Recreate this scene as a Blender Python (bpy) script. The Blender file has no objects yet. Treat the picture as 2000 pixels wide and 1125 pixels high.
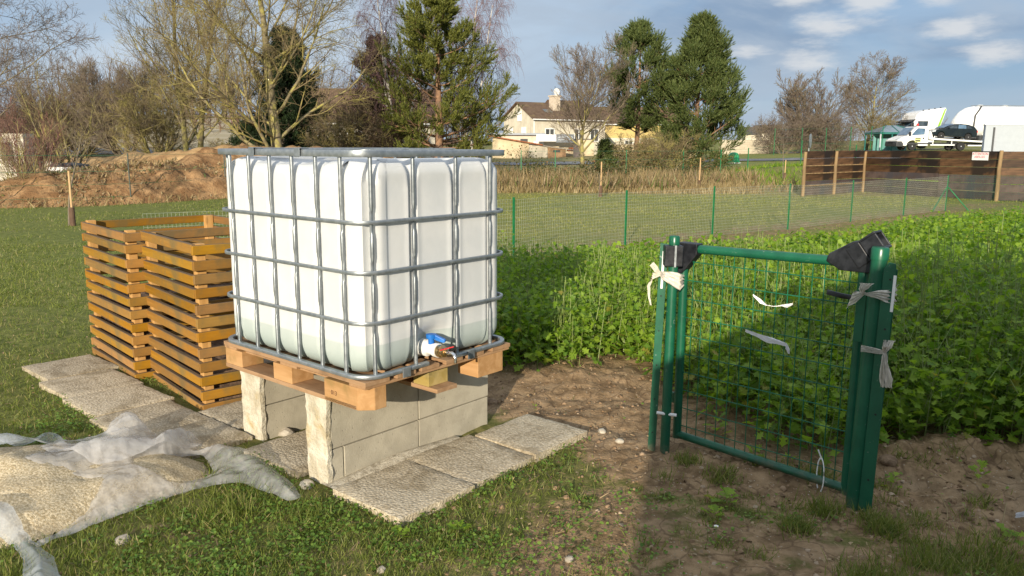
import bpy, math, random
import numpy as np
from mathutils import Vector, Matrix
R_ = math.radians
scene = bpy.context.scene
COL = scene.collection

# ------------------------------------------------------------------ camera, sun, sky, exposure
cam_data = bpy.data.cameras.new('camera')
cam = bpy.data.objects.new('camera', cam_data); COL.objects.link(cam)
cam_data.sensor_width = 36; cam_data.lens = 28.04; cam_data.clip_start = .05; cam_data.clip_end = 3000
cam.matrix_world = Matrix.Translation((0, 0, 1.655)) @ Matrix.Rotation(R_(90 - 10.138), 4, 'X') @ Matrix.Rotation(R_(.258), 4, 'Z')
scene.camera = cam
SUN_H, SUN_E = R_(13.0), R_(14.2)
TRAVEL = Vector((math.sin(SUN_H) * math.cos(SUN_E), math.cos(SUN_H) * math.cos(SUN_E), -math.sin(SUN_E)))
sd = bpy.data.lights.new('sun', 'SUN'); sd.energy = 5.0; sd.angle = R_(.5); sd.color = (1, .88, .70)
sun = bpy.data.objects.new('sun', sd); COL.objects.link(sun)
sun.rotation_euler = TRAVEL.to_track_quat('-Z', 'Y').to_euler(); sun.location = (-5, -20, 12)
scene.view_settings.view_transform = 'Standard'; scene.view_settings.look = 'None'
EXPO = .42
scene.view_settings.exposure = EXPO; scene.view_settings.gamma = 1; scene.view_settings.use_curve_mapping = False

world = bpy.data.worlds.new('World'); scene.world = world; world.use_nodes = True
wt = world.node_tree; wt.nodes.clear()
def wn(t, **k):
    n = wt.nodes.new(t)
    for a, b in k.items(): setattr(n, a, b)
    return n
def wl(a, b): wt.links.new(a, b)
w_out = wn('ShaderNodeOutputWorld'); w_bg = wn('ShaderNodeBackground'); w_bg.inputs[1].default_value = .12
w_sky = wn('ShaderNodeTexSky', sky_type='NISHITA', sun_disc=False)
w_sky.sun_elevation = SUN_E; w_sky.sun_rotation = math.pi + SUN_H
w_sky.air_density = 1.0; w_sky.dust_density = .6; w_sky.ozone_density = 2.2; w_sky.altitude = 100
w_tc = wn('ShaderNodeTexCoord')
def wmath(op, a, b=None, c=None):
    n = wn('ShaderNodeMath', operation=op)
    for i, v in enumerate((a, b, c)):
        if v is None: continue
        if isinstance(v, (int, float)): n.inputs[i].default_value = v
        else: wl(v, n.inputs[i])
    return n.outputs[0]
w_sep = wn('ShaderNodeSeparateXYZ'); wl(w_tc.outputs['Generated'], w_sep.inputs[0])
w_map = wn('ShaderNodeMapping'); w_map.inputs['Scale'].default_value = (1.0, 1.0, 3.6); wl(w_tc.outputs['Generated'], w_map.inputs[0])
def wnoise(scale, detail, rough, dist=0.0, off=0):
    n = wn('ShaderNodeTexNoise'); n.inputs['Scale'].default_value = scale; n.inputs['Detail'].default_value = detail
    n.inputs['Roughness'].default_value = rough; n.inputs['Distortion'].default_value = dist
    m = wn('ShaderNodeMapping'); m.inputs['Location'].default_value = (off, off * .7, off * .3); wl(w_map.outputs[0], m.inputs[0]); wl(m.outputs[0], n.inputs[0])
    return n.outputs['Fac']
def wsmooth(v, a, b):
    n = wn('ShaderNodeMapRange', interpolation_type='SMOOTHSTEP'); wl(v, n.inputs[0])
    n.inputs[1].default_value = a; n.inputs[2].default_value = b; return n.outputs[0]
def wmix(f, a, b):
    n = wn('ShaderNodeMix', data_type='RGBA')
    if isinstance(f, float): n.inputs[0].default_value = f
    else: wl(f, n.inputs[0])
    for s, v in ((n.inputs[6], a), (n.inputs[7], b)):
        if isinstance(v, tuple): s.default_value = (*v, 1)
        else: wl(v, s)
    return n.outputs[2]
# blue-grey winter sky: paler low down, veils to the left, grey bands to the right, added fill brightness overhead, out of view
STR = .12; K_ = STR * 2 ** EXPO
def lin(r, g, b): return tuple((((c / 255 + .055) / 1.055) ** 2.4 if c > 10 else c / 3294.6) / K_ for c in (r, g, b))
elev = w_sep.outputs['Z']
grad = wmix(wsmooth(elev, -.01, .07), lin(160, 178, 196), lin(148, 178, 210))
grad = wmix(wsmooth(elev, .07, .22), grad, lin(122, 168, 214))
side = wsmooth(w_sep.outputs['X'], -.45, .45)
grad = wmix(wmath('MULTIPLY', wsmooth(w_sep.outputs['X'], .0, .5), .55), grad, lin(116, 146, 184))
SKY_TINT = wmix(wmath('MULTIPLY', wsmooth(elev, .5, .2), .85), w_sky.outputs[0], grad)
veil = wmath('MULTIPLY', wsmooth(wnoise(1.5, 7, .55, .4, 3.1), .30, .60), wmath('MULTIPLY_ADD', side, -.62, .97))
c1 = wmix(veil, SKY_TINT, lin(205, 218, 231))
band = wmath('MULTIPLY', wsmooth(wnoise(1.9, 7, .52, .7, 7.7), .44, .60), wmath('MULTIPLY_ADD', side, .45, .30))
c2 = wmix(band, c1, lin(134, 155, 182))
band2 = wmath('MULTIPLY', wsmooth(wnoise(2.2, 9, .6, 1.0, 17.7), .44, .66), .75)
c2 = wmix(band2, c2, lin(176, 192, 210))
def spot(px, py, rad, sq):
    # a soft round patch of sky around one direction
    d = Vector(((px - 1000) / 1557.5, 1.0, 0)); el = math.atan((286 - py) / 1557.5)
    az = math.atan2(d.x, d.y)
    n = wn('ShaderNodeVectorMath', operation='SUBTRACT'); wl(w_tc.outputs['Generated'], n.inputs[0])
    n.inputs[1].default_value = (math.sin(az) * math.cos(el), math.cos(az) * math.cos(el), math.sin(el))
    m = wn('ShaderNodeVectorMath', operation='MULTIPLY'); wl(n.outputs[0], m.inputs[0]); m.inputs[1].default_value = (1, 1, sq)
    l = wn('ShaderNodeVectorMath', operation='LENGTH'); wl(m.outputs[0], l.inputs[0])
    return wmath('DIVIDE', l.outputs['Value'], rad)
spots = None
for a in ((1530, 27, .021, 2.0), (1662, 42, .027, 1.8), (1835, 92, .031, 2.8), (1588, 80, .026, 1.5), (1790, 40, .022, 2.4), (1560, 140, .03, 2.6), (1900, 135, .03, 3), (1440, 115, .022, 2.6)):
    s_ = spot(*a)
    spots = s_ if spots is None else wmath('MINIMUM', spots, s_)
puff = wmath('ADD', spots, wmath('MULTIPLY', wmath('SUBTRACT', wnoise(20, 7, .62, 0, 1.3), .5), 3.0))
puffm = wmath('MULTIPLY', wsmooth(puff, 1.55, .0), .85)
c3 = wmix(puffm, c2, lin(222, 225, 228))
over = wmath('MULTIPLY', wsmooth(elev, .26, .50), wsmooth(wnoise(1.1, 4, .5, 0, 31), .30, .50))  # cloud-like glow added above the view to fill the shade
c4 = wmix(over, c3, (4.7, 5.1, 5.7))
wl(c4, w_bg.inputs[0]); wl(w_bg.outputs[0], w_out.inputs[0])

# ------------------------------------------------------------------ helpers: numbers
def vn(x, y, seed=0):
    x = np.asarray(x, float); y = np.asarray(y, float)
    xi = np.floor(x).astype(np.int64); yi = np.floor(y).astype(np.int64)
    fx = x - xi; fy = y - yi
    fx = fx * fx * (3 - 2 * fx); fy = fy * fy * (3 - 2 * fy)
    def h(i, j):
        n = (i * 374761393 + j * 668265263 + seed * 144665) & 0x7fffffff
        n = ((n ^ (n >> 13)) * 1274126177) & 0x7fffffff
        return ((n ^ (n >> 16)) & 0xffff) / 65535.0
    return (h(xi, yi) * (1 - fx) + h(xi + 1, yi) * fx) * (1 - fy) + (h(xi, yi + 1) * (1 - fx) + h(xi + 1, yi + 1) * fx) * fy
def fbm(x, y, seed=0, o=4, g=.5):
    s = 0; a = 1; t = 0
    for k in range(o):
        s = s + a * vn(x * 2 ** k, y * 2 ** k, seed + k * 17); t += a; a *= g
    return s / t
def sstep(a, b, x):
    t = np.clip((np.asarray(x, float) - a) / (b - a), 0, 1); return t * t * (3 - 2 * t)
def inpoly(x, y, P):
    x = np.asarray(x, float); y = np.asarray(y, float); c = np.zeros(x.shape, bool); n = len(P)
    for i in range(n):
        x1, y1 = P[i]; x2, y2 = P[(i + 1) % n]
        if y1 == y2: continue
        c ^= ((y1 > y) != (y2 > y)) & (x < (x2 - x1) * (y - y1) / (y2 - y1) + x1)
    return c
def polydist(x, y, P):
    # signed distance, positive inside
    x = np.asarray(x, float); y = np.asarray(y, float); d = np.full(x.shape, 1e9); n = len(P)
    for i in range(n):
        x1, y1 = P[i]; x2, y2 = P[(i + 1) % n]; dx, dy = x2 - x1, y2 - y1
        t = np.clip(((x - x1) * dx + (y - y1) * dy) / (dx * dx + dy * dy + 1e-12), 0, 1)
        d = np.minimum(d, np.hypot(x - x1 - t * dx, y - y1 - t * dy))
    return np.where(inpoly(x, y, P), d, -d)
def at(px, py, Y):
    # the point at forward distance Y along the bearing measured in the photograph
    cr, sr = math.cos(R_(.258)), math.sin(R_(.258)); x0, y0 = px - 1000, py - 562.5
    q, p = x0 * cr + y0 * sr, -x0 * sr + y0 * cr
    c, n = math.cos(R_(10.138)), math.sin(R_(10.138)); u = -p / 1557.5
    t = Y / (c + u * n); return Vector((q / 1557.5 * t, Y, 1.655 + (-n + u * c) * t))
def X(px, Y, py=286): return at(px, py, Y).x

# ------------------------------------------------------------------ helpers: meshes and objects
def link(o, parent=None):
    COL.objects.link(o)
    if parent is not None: o.parent = parent
    return o
def tag(o, label=None, cat=None, group=None, kind=None):
    for k, v in (('label', label), ('category', cat), ('group', group), ('kind', kind)):
        if v: o[k] = v
    return o
def thing(name, label, cat, loc=(0, 0, 0), rz=0, group=None):
    o = bpy.data.objects.new(name, None); o.empty_display_size = .1; link(o)
    o.location = loc; o.rotation_euler = (0, 0, rz); return tag(o, label, cat, group)
def fast(name, V, Fs, mats, parent=None, smooth=False, mi=None):
    V = np.asarray(V, np.float32).reshape(-1, 3)
    if not (isinstance(Fs, list) and len(Fs) and isinstance(Fs[0], np.ndarray) and Fs[0].ndim == 2): Fs = [np.asarray(Fs)]
    Fs = [np.asarray(f, np.int32) for f in Fs if len(f)]
    me = bpy.data.meshes.new(name)
    me.vertices.add(len(V)); me.vertices.foreach_set('co', V.ravel())
    lv = np.concatenate([f.ravel() for f in Fs]); me.loops.add(len(lv)); me.loops.foreach_set('vertex_index', lv)
    tot = np.concatenate([np.full(len(f), f.shape[1], np.int32) for f in Fs])
    st = np.concatenate([[0], np.cumsum(tot)[:-1]]).astype(np.int32)
    me.polygons.add(len(tot)); me.polygons.foreach_set('loop_start', st)
    if smooth: me.polygons.foreach_set('use_smooth', np.ones(len(tot), bool))
    for m in (mats if isinstance(mats, (list, tuple)) else [mats]): me.materials.append(m)
    if mi is not None: me.polygons.foreach_set('material_index', np.asarray(mi, np.int32))
    me.update(calc_edges=True); me.validate()
    return link(bpy.data.objects.new(name, me), parent)
class MB:
    def __init__(s): s.v = []; s.f = []; s.m = []
    def add(s, v, f, m=0):
        b = len(s.v); s.v += [tuple(map(float, p)) for p in v]
        s.f += [tuple(b + i for i in q) for q in f]; s.m += [m] * len(f); return s
    def box(s, x0, x1, y0, y1, z0, z1, m=0, M=None, jit=0, rnd=None):
        v = [Vector((x, y, z)) for z in (z0, z1) for y in (y0, y1) for x in (x0, x1)]
        if jit: v = [p + Vector(((rnd.random() - .5) * jit, (rnd.random() - .5) * jit, (rnd.random() - .5) * jit)) for p in v]
        if M is not None: v = [M @ p for p in v]
        return s.add(v, [(0, 2, 3, 1), (4, 5, 7, 6), (0, 1, 5, 4), (2, 6, 7, 3), (0, 4, 6, 2), (1, 3, 7, 5)], m)
    def beam(s, a, b, w, h, m=0, up=(0, 0, 1), roll=0):
        a = Vector(a); b = Vector(b); d = (b - a); L = d.length; d.normalize(); up = Vector(up)
        if abs(d.dot(up)) > .99: up = Vector((0, 1, 0))
        sx = d.cross(up).normalized(); sz = sx.cross(d)
        if roll:
            q = Matrix.Rotation(roll, 3, d); sx = q @ sx; sz = q @ sz
        M = Matrix((( sx.x, d.x, sz.x, a.x), (sx.y, d.y, sz.y, a.y), (sx.z, d.z, sz.z, a.z), (0, 0, 0, 1)))
        return s.box(-w / 2, w / 2, 0, L, -h / 2, h / 2, m, M)
    def tube(s, pts, r, n=8, m=0, cap=True, closed=False, sq=None, up=(0, 0, 1)):
        # sq=(w,h): rounded-box section instead of a circle
        P = [Vector(p) for p in pts]; k = len(P); rs = r if isinstance(r, (list, tuple)) else [r] * k
        base = len(s.v); N = None
        for i in range(k):
            a = P[(i - 1) % k] if (closed or i > 0) else P[i]; b = P[(i + 1) % k] if (closed or i < k - 1) else P[i]
            t = (b - a).normalized(); u = Vector(up)
            if abs(t.dot(u)) > .98: u = Vector((1, 0, 0)) if N is None else N
            sx = t.cross(u).normalized(); sz = sx.cross(t); N = sz
            for j in range(n):
                an = 2 * math.pi * (j + .5) / n; c, q = math.cos(an), math.sin(an)
                if sq:
                    w, h = sq; e = .45
                    c = math.copysign(abs(c) ** e, c) * w; q = math.copysign(abs(q) ** e, q) * h
                    p = P[i] + (sx * c + sz * q) * rs[i]
                else: p = P[i] + (sx * c + sz * q) * rs[i]
                s.v.append(tuple(p))
        for i in range(k if closed else k - 1):
            for j in range(n):
                a0 = base + i * n + j; a1 = base + i * n + (j + 1) % n; i2 = (i + 1) % k
                s.f.append((a0, a1, base + i2 * n + (j + 1) % n, base + i2 * n + j)); s.m.append(m)
        if cap and not closed:
            s.f.append(tuple(base + j for j in range(n))[::-1]); s.m.append(m)
            s.f.append(tuple(base + (k - 1) * n + j for j in range(n))); s.m.append(m)
        return s
    def prism(s, poly, y0, y1, m=0, M=None, inset=0.0):
        # polygon in x,z pulled from y0 to y1 (second face optionally shrunk about its centre)
        n = len(poly); cx = sum(p[0] for p in poly) / n; cz = sum(p[1] for p in poly) / n
        v = [Vector((p[0], y0, p[1])) for p in poly] + [Vector((cx + (p[0] - cx) * (1 - inset), y1, cz + (p[1] - cz) * (1 - inset))) for p in poly]
        if M is not None: v = [M @ p for p in v]
        f = [tuple(range(n))[::-1] if y1 < y0 else tuple(range(n)), tuple(range(n, 2 * n)) if y1 < y0 else tuple(range(n, 2 * n))[::-1]]
        for i in range(n):
            j = (i + 1) % n; f.append((i, i + n, j + n, j) if y1 > y0 else (i, j, j + n, i + n))
        return s.add(v, f, m)
    def lathe(s, prof, n=24, m=0, M=None):
        b = len(s.v)
        for (r, z) in prof:
            for j in range(n):
                a = 2 * math.pi * j / n; p = Vector((r * math.cos(a), r * math.sin(a), z)); s.v.append(tuple(M @ p if M is not None else p))
        for i in range(len(prof) - 1):
            for j in range(n):
                s.f.append((b + i * n + j, b + i * n + (j + 1) % n, b + (i + 1) * n + (j + 1) % n, b + (i + 1) * n + j)); s.m.append(m)
        s.f.append(tuple(b + j for j in range(n))[::-1]); s.m.append(m)
        s.f.append(tuple(b + (len(prof) - 1) * n + j for j in range(n))); s.m.append(m)
        return s
    def build(s, name, mats, parent=None, smooth=False, bevel=0, seg=2, loc=None, recalc=True):
        me = bpy.data.meshes.new(name); me.from_pydata(s.v, [], s.f)
        for m in (mats if isinstance(mats, (list, tuple)) else [mats]): me.materials.append(m)
        me.polygons.foreach_set('material_index', s.m)
        if recalc:
            import bmesh
            bm = bmesh.new(); bm.from_mesh(me); bmesh.ops.recalc_face_normals(bm, faces=bm.faces); bm.to_mesh(me); bm.free()
        if smooth: me.polygons.foreach_set('use_smooth', [True] * len(me.polygons))
        me.update(); o = link(bpy.data.objects.new(name, me), parent)
        if bevel:
            b = o.modifiers.new('bevel', 'BEVEL'); b.width = bevel; b.segments = seg; b.limit_method = 'ANGLE'; b.angle_limit = R_(35)
        if smooth == 'auto':
            me.polygons.foreach_set('use_smooth', [True] * len(me.polygons))
            try: me.set_sharp_from_angle(angle=R_(40))
            except Exception: pass
        if loc is not None: o.location = loc
        return o
def copy_tree(o, parent=None):
    c = o.copy(); COL.objects.link(c)
    if parent is not None: c.parent = parent
    for ch in list(o.children): copy_tree(ch, c)
    return c
def rotmats(yaw, pitch, roll=None):
    # z-up local frame: pitch tips the local y axis up, yaw turns about z
    cy, sy, cp, sp = np.cos(yaw), np.sin(yaw), np.cos(pitch), np.sin(pitch); o = np.zeros_like(cy)
    Rz = np.stack([np.stack([cy, -sy, o], -1), np.stack([sy, cy, o], -1), np.stack([o, o, o + 1], -1)], -2)
    Rx = np.stack([np.stack([o + 1, o, o], -1), np.stack([o, cp, -sp], -1), np.stack([o, sp, cp], -1)], -2)
    M = Rz @ Rx
    if roll is not None:
        cr, sr = np.cos(roll), np.sin(roll)
        Ry = np.stack([np.stack([cr, o, sr], -1), np.stack([o, o + 1, o], -1), np.stack([-sr, o, cr], -1)], -2)
        M = M @ Ry
    return M
def scatter_v(tv, tf, pos, rot, scl):
    tv = np.asarray(tv, float); tf = np.asarray(tf, int); N = len(pos); scl = np.asarray(scl, float)
    S = scl[:, None, None] if scl.ndim == 1 else scl[:, None, :]
    V = np.einsum('nij,nkj->nki', rot, tv[None] * S) + pos[:, None, :]
    F = tf[None] + (np.arange(N) * len(tv))[:, None, None]
    return V.reshape(-1, 3), F.reshape(-1, tf.shape[1])
def join_vf(parts):
    Vs, Fs, b = [], {}, 0
    for V, F in parts:
        Vs.append(V); Fs.setdefault(F.shape[1], []).append(F + b); b += len(V)
    return np.concatenate(Vs), [np.concatenate(f) for f in Fs.values()]

# ------------------------------------------------------------------ helpers: materials
def newmat(name):
    m = bpy.data.materials.new(name); m.use_nodes = True; t = m.node_tree; t.nodes.clear(); return m, t
class NT:
    def __init__(s, t): s.t = t
    def n(s, ty, **k):
        x = s.t.nodes.new(ty)
        for a, b in k.items(): setattr(x, a, b)
        return x
    def l(s, a, b): s.t.links.new(a, b)
    def put(s, sock, v):
        if isinstance(v, (int, float)): sock.default_value = v
        elif isinstance(v, tuple): sock.default_value = (*v, 1) if len(v) == 3 and sock.type == 'RGBA' else v
        else: s.l(v, sock)
    def noise(s, vec, scale, detail=4, rough=.55, dist=0):
        x = s.n('ShaderNodeTexNoise'); s.put(x.inputs['Scale'], scale); s.put(x.inputs['Detail'], detail); s.put(x.inputs['Roughness'], rough); s.put(x.inputs['Distortion'], dist)
        if vec is not None: s.l(vec, x.inputs[0])
        return x.outputs['Fac']
    def vor(s, vec, scale, feat='F1', out='Distance'):
        x = s.n('ShaderNodeTexVoronoi', feature=feat); s.put(x.inputs['Scale'], scale); s.l(vec, x.inputs[0]); return x.outputs[out]
    def math(s, op, a, b=None, c=None):
        x = s.n('ShaderNodeMath', operation=op)
        for i, v in enumerate((a, b, c)):
            if v is not None: s.put(x.inputs[i], v)
        return x.outputs[0]
    def ss(s, v, a, b, c=0.0, d=1.0):
        x = s.n('ShaderNodeMapRange', interpolation_type='SMOOTHSTEP'); s.put(x.inputs[0], v)
        for i, q in enumerate((a, b, c, d)): x.inputs[i + 1].default_value = q
        return x.outputs[0]
    def mix(s, f, a, b, blend='MIX'):
        x = s.n('ShaderNodeMix', data_type='RGBA', blend_type=blend); s.put(x.inputs[0], f); s.put(x.inputs[6], a); s.put(x.inputs[7], b); return x.outputs[2]
    def coord(s, kind='Object', scale=(1, 1, 1), rot=(0, 0, 0)):
        c = s.n('ShaderNodeTexCoord').outputs[kind]
        if scale != (1, 1, 1) or rot != (0, 0, 0):
            m = s.n('ShaderNodeMapping'); m.inputs['Scale'].default_value = scale; m.inputs['Rotation'].default_value = rot; s.l(c, m.inputs[0]); c = m.outputs[0]
        return c
    def bump(s, h, st, dist=.01):
        b = s.n('ShaderNodeBump'); b.inputs['Strength'].default_value = st; b.inputs['Distance'].default_value = dist; s.l(h, b.inputs['Height']); return b.outputs[0]
    def pri(s, col, rough=.6, metal=0, normal=None, spec=.5, **k):
        p = s.n('ShaderNodeBsdfPrincipled'); s.put(p.inputs['Base Color'], col); s.put(p.inputs['Roughness'], rough); s.put(p.inputs['Metallic'], metal); s.put(p.inputs['Specular IOR Level'], spec)
        if normal is not None: s.l(normal, p.inputs['Normal'])
        for a, b in k.items(): s.put(p.inputs[a], b)
        return p.outputs[0]
    def out(s, sh): s.l(sh, s.n('ShaderNodeOutputMaterial').inputs[0])
    def island(s): return s.n('ShaderNodeNewGeometry').outputs['Random Per Island']
def pbr(name, c1, c2, scale=6, rough=.7, bump=0, bscale=None, metal=0, stretch=(1, 1, 1), var=0, c3=None, s3=1.2, spec=.4, lo=.35, hi=.65, coord='Object', trans=0, detail=5, bdist=.01, t3=(.48, .68), rvar=.15, objvar=0):
    m, t = newmat(name); N = NT(t); v = N.coord(coord, stretch)
    n1 = N.noise(v, scale, detail, .6)
    col = N.mix(N.ss(n1, lo, hi), c1, c2)
    if c3: col = N.mix(N.ss(N.noise(v, s3, 4, .6, .4), *t3), col, c3)
    if var or objvar:
        h = N.n('ShaderNodeHueSaturation'); N.l(col, h.inputs['Color'])
        r = N.island() if var else N.n('ShaderNodeObjectInfo').outputs['Random']
        a = var or objvar
        N.put(h.inputs['Value'], N.math('MULTIPLY_ADD', r, 2 * a, 1 - a))
        r2 = N.math('FRACT', N.math('MULTIPLY', r, 17.31)); N.put(h.inputs['Hue'], N.math('MULTIPLY_ADD', r2, .06 * a, .5 - .03 * a))
        N.put(h.inputs['Saturation'], N.math('MULTIPLY_ADD', N.math('FRACT', N.math('MULTIPLY', r, 7.7)), .5 * a, 1 - .25 * a))
        col = h.outputs[0]
    nor = None
    if bump: nor = N.bump(N.noise(v, bscale or scale * 4, 5, .65), bump, bdist)
    rr = N.ss(n1, .2, .8, max(.03, rough - rvar), min(1, rough + rvar))
    sh = N.pri(col, rr, metal, nor, spec)
    if trans:
        tr = N.n('ShaderNodeBsdfTranslucent'); N.put(tr.inputs[0], N.mix(1.0, col, (1.35, 1.45, .7), 'MULTIPLY'))
        mx = N.n('ShaderNodeMixShader'); mx.inputs[0].default_value = trans; N.l(sh, mx.inputs[1]); N.l(tr.outputs[0], mx.inputs[2]); sh = mx.outputs[0]
    N.out(sh); return m
MAT = {}
MAT['galv'] = pbr('galvanised_steel', (.29, .32, .34), (.36, .39, .41), 40, .42, .04, 60, metal=.7, c3=(.25, .28, .30), s3=12, rvar=.08)
MAT['green_paint'] = pbr('green_powder_coat', (.004, .085, .042), (.006, .105, .052), 9, .32, .05, 40, spec=.5, c3=(.012, .13, .075), s3=4, t3=(.6, .8))
m_, t_ = newmat('scuffed_green_coat'); N_ = NT(t_); v_ = N_.coord('Object'); z_ = N_.n('ShaderNodeSeparateXYZ'); N_.l(v_, z_.inputs[0])
c_ = N_.mix(N_.ss(N_.noise(v_, 9, 4), .35, .65), (.005, .080, .042), (.008, .105, .054))
c_ = N_.mix(N_.math('MULTIPLY', N_.ss(N_.noise(v_, 34, 5, .7), .64, .70), .6), c_, (.30, .34, .30))
md_ = N_.ss(N_.math('ADD', z_.outputs[2], N_.math('MULTIPLY', N_.math('SUBTRACT', N_.noise(v_, 13, 5, .7), .5), .20)), .06, -.04)
c_ = N_.mix(N_.math('MULTIPLY', md_, .75), c_, (.20, .145, .09))
N_.out(N_.pri(c_, N_.ss(md_, 0, 1, .36, .85), 0, N_.bump(N_.noise(v_, 60, 3), .05, .004), .5)); MAT['green_scuff'] = m_
MAT['wire_green'] = pbr('green_wire', (.006, .10, .05), (.01, .13, .065), 9, .4)
MAT['wire_pale'] = pbr('pale_green_mesh_wire', (.30, .34, .26), (.42, .45, .36), 3, .45)
MAT['post_green'] = pbr('green_post', (.006, .12, .04), (.01, .16, .055), 6, .4)
MAT['black_plastic'] = pbr('black_plastic', (.010, .011, .014), (.018, .02, .025), 20, .38, .1, 50, c3=(.035, .038, .045), s3=6)
MAT['black_rubber'] = pbr('black_rubber', (.012, .012, .012), (.025, .025, .025), 20, .8)
MAT['white_paint'] = pbr('white_paint', (.74, .75, .74), (.82, .82, .80), 3, .35, spec=.5)
MAT['white_trim'] = pbr('white_plastic', (.75, .75, .73), (.83, .83, .8), 8, .4)
MAT['grey_panel'] = pbr('grey_panel', (.42, .46, .50), (.50, .54, .58), 2, .5)
MAT['dark_trim'] = pbr('dark_grey_trim', (.03, .033, .037), (.055, .058, .062), 5, .6)
MAT['glass'] = pbr('window_glass', (.02, .03, .04), (.06, .08, .10), 2, .08, spec=.8)
MAT['glass_blue'] = pbr('windscreen_glass', (.05, .10, .16), (.12, .20, .30), 1.5, .08, spec=.8)
MAT['car_dark'] = pbr('dark_car_paint', (.006, .010, .011), (.010, .016, .017), 3, .16, spec=.7)
MAT['red_plastic'] = pbr('red_plastic', (.55, .02, .02), (.65, .03, .03), 9, .35)
MAT['blue_plastic'] = pbr('blue_plastic', (.012, .12, .42), (.02, .16, .52), 9, .35)
MAT['brass'] = pbr('brass', (.55, .38, .18), (.7, .52, .28), 30, .3, metal=1)
MAT['chrome'] = pbr('chrome', (.6, .6, .6), (.75, .75, .74), 20, .15, metal=1)
MAT['wheel'] = pbr('alloy_wheel', (.45, .46, .47), (.6, .6, .6), 10, .35, metal=.7)
MAT['lime'] = pbr('lime_green_stripe', (.22, .42, .04), (.26, .48, .06), 4, .4)
MAT['red_ink'] = pbr('red_lettering', (.60, .04, .07), (.66, .07, .09), 9, .6)
MAT['dark_ink'] = pbr('dark_brown_ink', (.05, .02, .012), (.09, .04, .025), 30, .8)
MAT['yellow_sign'] = pbr('yellow_green_sticker', (.62, .66, .22), (.68, .70, .28), 9, .5)
# ------------------------------------------------------------------ the ground
YAW = R_(49.53)
C0 = np.array([-.6597, 3.4538]); AX = np.array([-math.sin(YAW), math.cos(YAW)]); BX = np.array([math.cos(YAW), math.sin(YAW)])
def L2W(b, a): p = C0 + AX * a + BX * b; return float(p[0]), float(p[1])
SOIL = [(-.35, 5.7), (.0, 5.75), (.5, 6.25), (1.0, 6.2), (1.35, 5.0), (1.8, 4.5), (3.5, 4.2), (6, 5), (6, 3.6), (2.9, 3.15), (2.1, 3.0), (1.6, 3.15), (1.15, 3.55), (.6, 3.7), (.45, 4.1), (.25, 4.35), (.0, 4.8), (-.5, 5.0)]
PATCHY = [(-.15, 3.1), (.4, 3.9), (.7, 3.7), (1.3, 3.4), (2.2, 2.9), (3, 2.6), (2.5, 1.5), (.2, 1.5), (-.2, 2.6)]
CROP = [(-1.2, 8.2), (-.6, 5.8), (-.15, 5.55), (.12, 5.52), (.3, 5.58), (.55, 5.70), (.8, 5.95), (.98, 5.85), (1.1, 5.2), (1.24, 4.62), (1.44, 4.14), (1.68, 3.88), (1.95, 4.12), (2.4, 4.12), (2.9, 3.95), (4.4, 3.95), (13, 15.5), (10.9, 16.5), (9.0, 15.9), (7, 14.3), (5.2, 12.4), (3.55, 11), (2.1, 10.1), (1.6, 10.35), (.9, 10.05), (.25, 9.5)]
HEAP_P = [(-3.3, 4.2), (-2.6, 4.1), (-2.0, 4.12), (-1.62, 4.0), (-1.5, 3.8), (-1.55, 3.62), (-1.68, 3.48), (-1.86, 3.26), (-1.97, 3.08), (-2.2, 3.02), (-2.6, 2.95), (-3.3, 2.9)]
def heap_h(x, y):
    # low heap of sand left of the slabs, under the plastic sheet
    r = np.hypot((x + 2.35) / 1.15, (y - 3.58) / .8)
    k = sstep(-.02, .16, polydist(x, y, HEAP_P))
    return k * .16 * np.clip(1 - r, 0, 1) ** .9 * (1 + .5 * (fbm(x * 5, y * 5, 5) - .5))
FR = [(-19.5, 20.9, .35, 1.3), (-16.5, 21.5, .45, 1.7), (-14.4, 22.2, .55, 1.9), (-12.6, 23.3, .95, 2.1), (-11.0, 25.0, 1.15, 2.3), (-9.6, 27.2, 1.45, 2.5), (-7.4, 29.2, 1.4, 2.6), (-5, 30.6, 1.2, 2.4)]
BK = [(-19.5, 36, .9, 2.6), (-16.5, 35.5, 1.15, 2.6), (-14.2, 35.0, 1.3, 2.6), (-12.3, 34.6, 1.55, 2.8), (-9.5, 35, 1.5, 2.8)]
def mound_h(x, y, P):
    h = np.zeros(np.shape(x))
    for i in range(len(P) - 1):
        (x1, y1, h1, r1), (x2, y2, h2, r2) = P[i], P[i + 1]
        dx, dy = x2 - x1, y2 - y1; t = np.clip(((x - x1) * dx + (y - y1) * dy) / (dx * dx + dy * dy), 0, 1)
        d = np.hypot(x - x1 - t * dx, y - y1 - t * dy); H = h1 + (h2 - h1) * t; W = r1 + (r2 - r1) * t
        q = np.clip(1 - d / W, 0, 1); h = np.maximum(h, H * (1 - (1 - q) ** 1.55))
    return h
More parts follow.
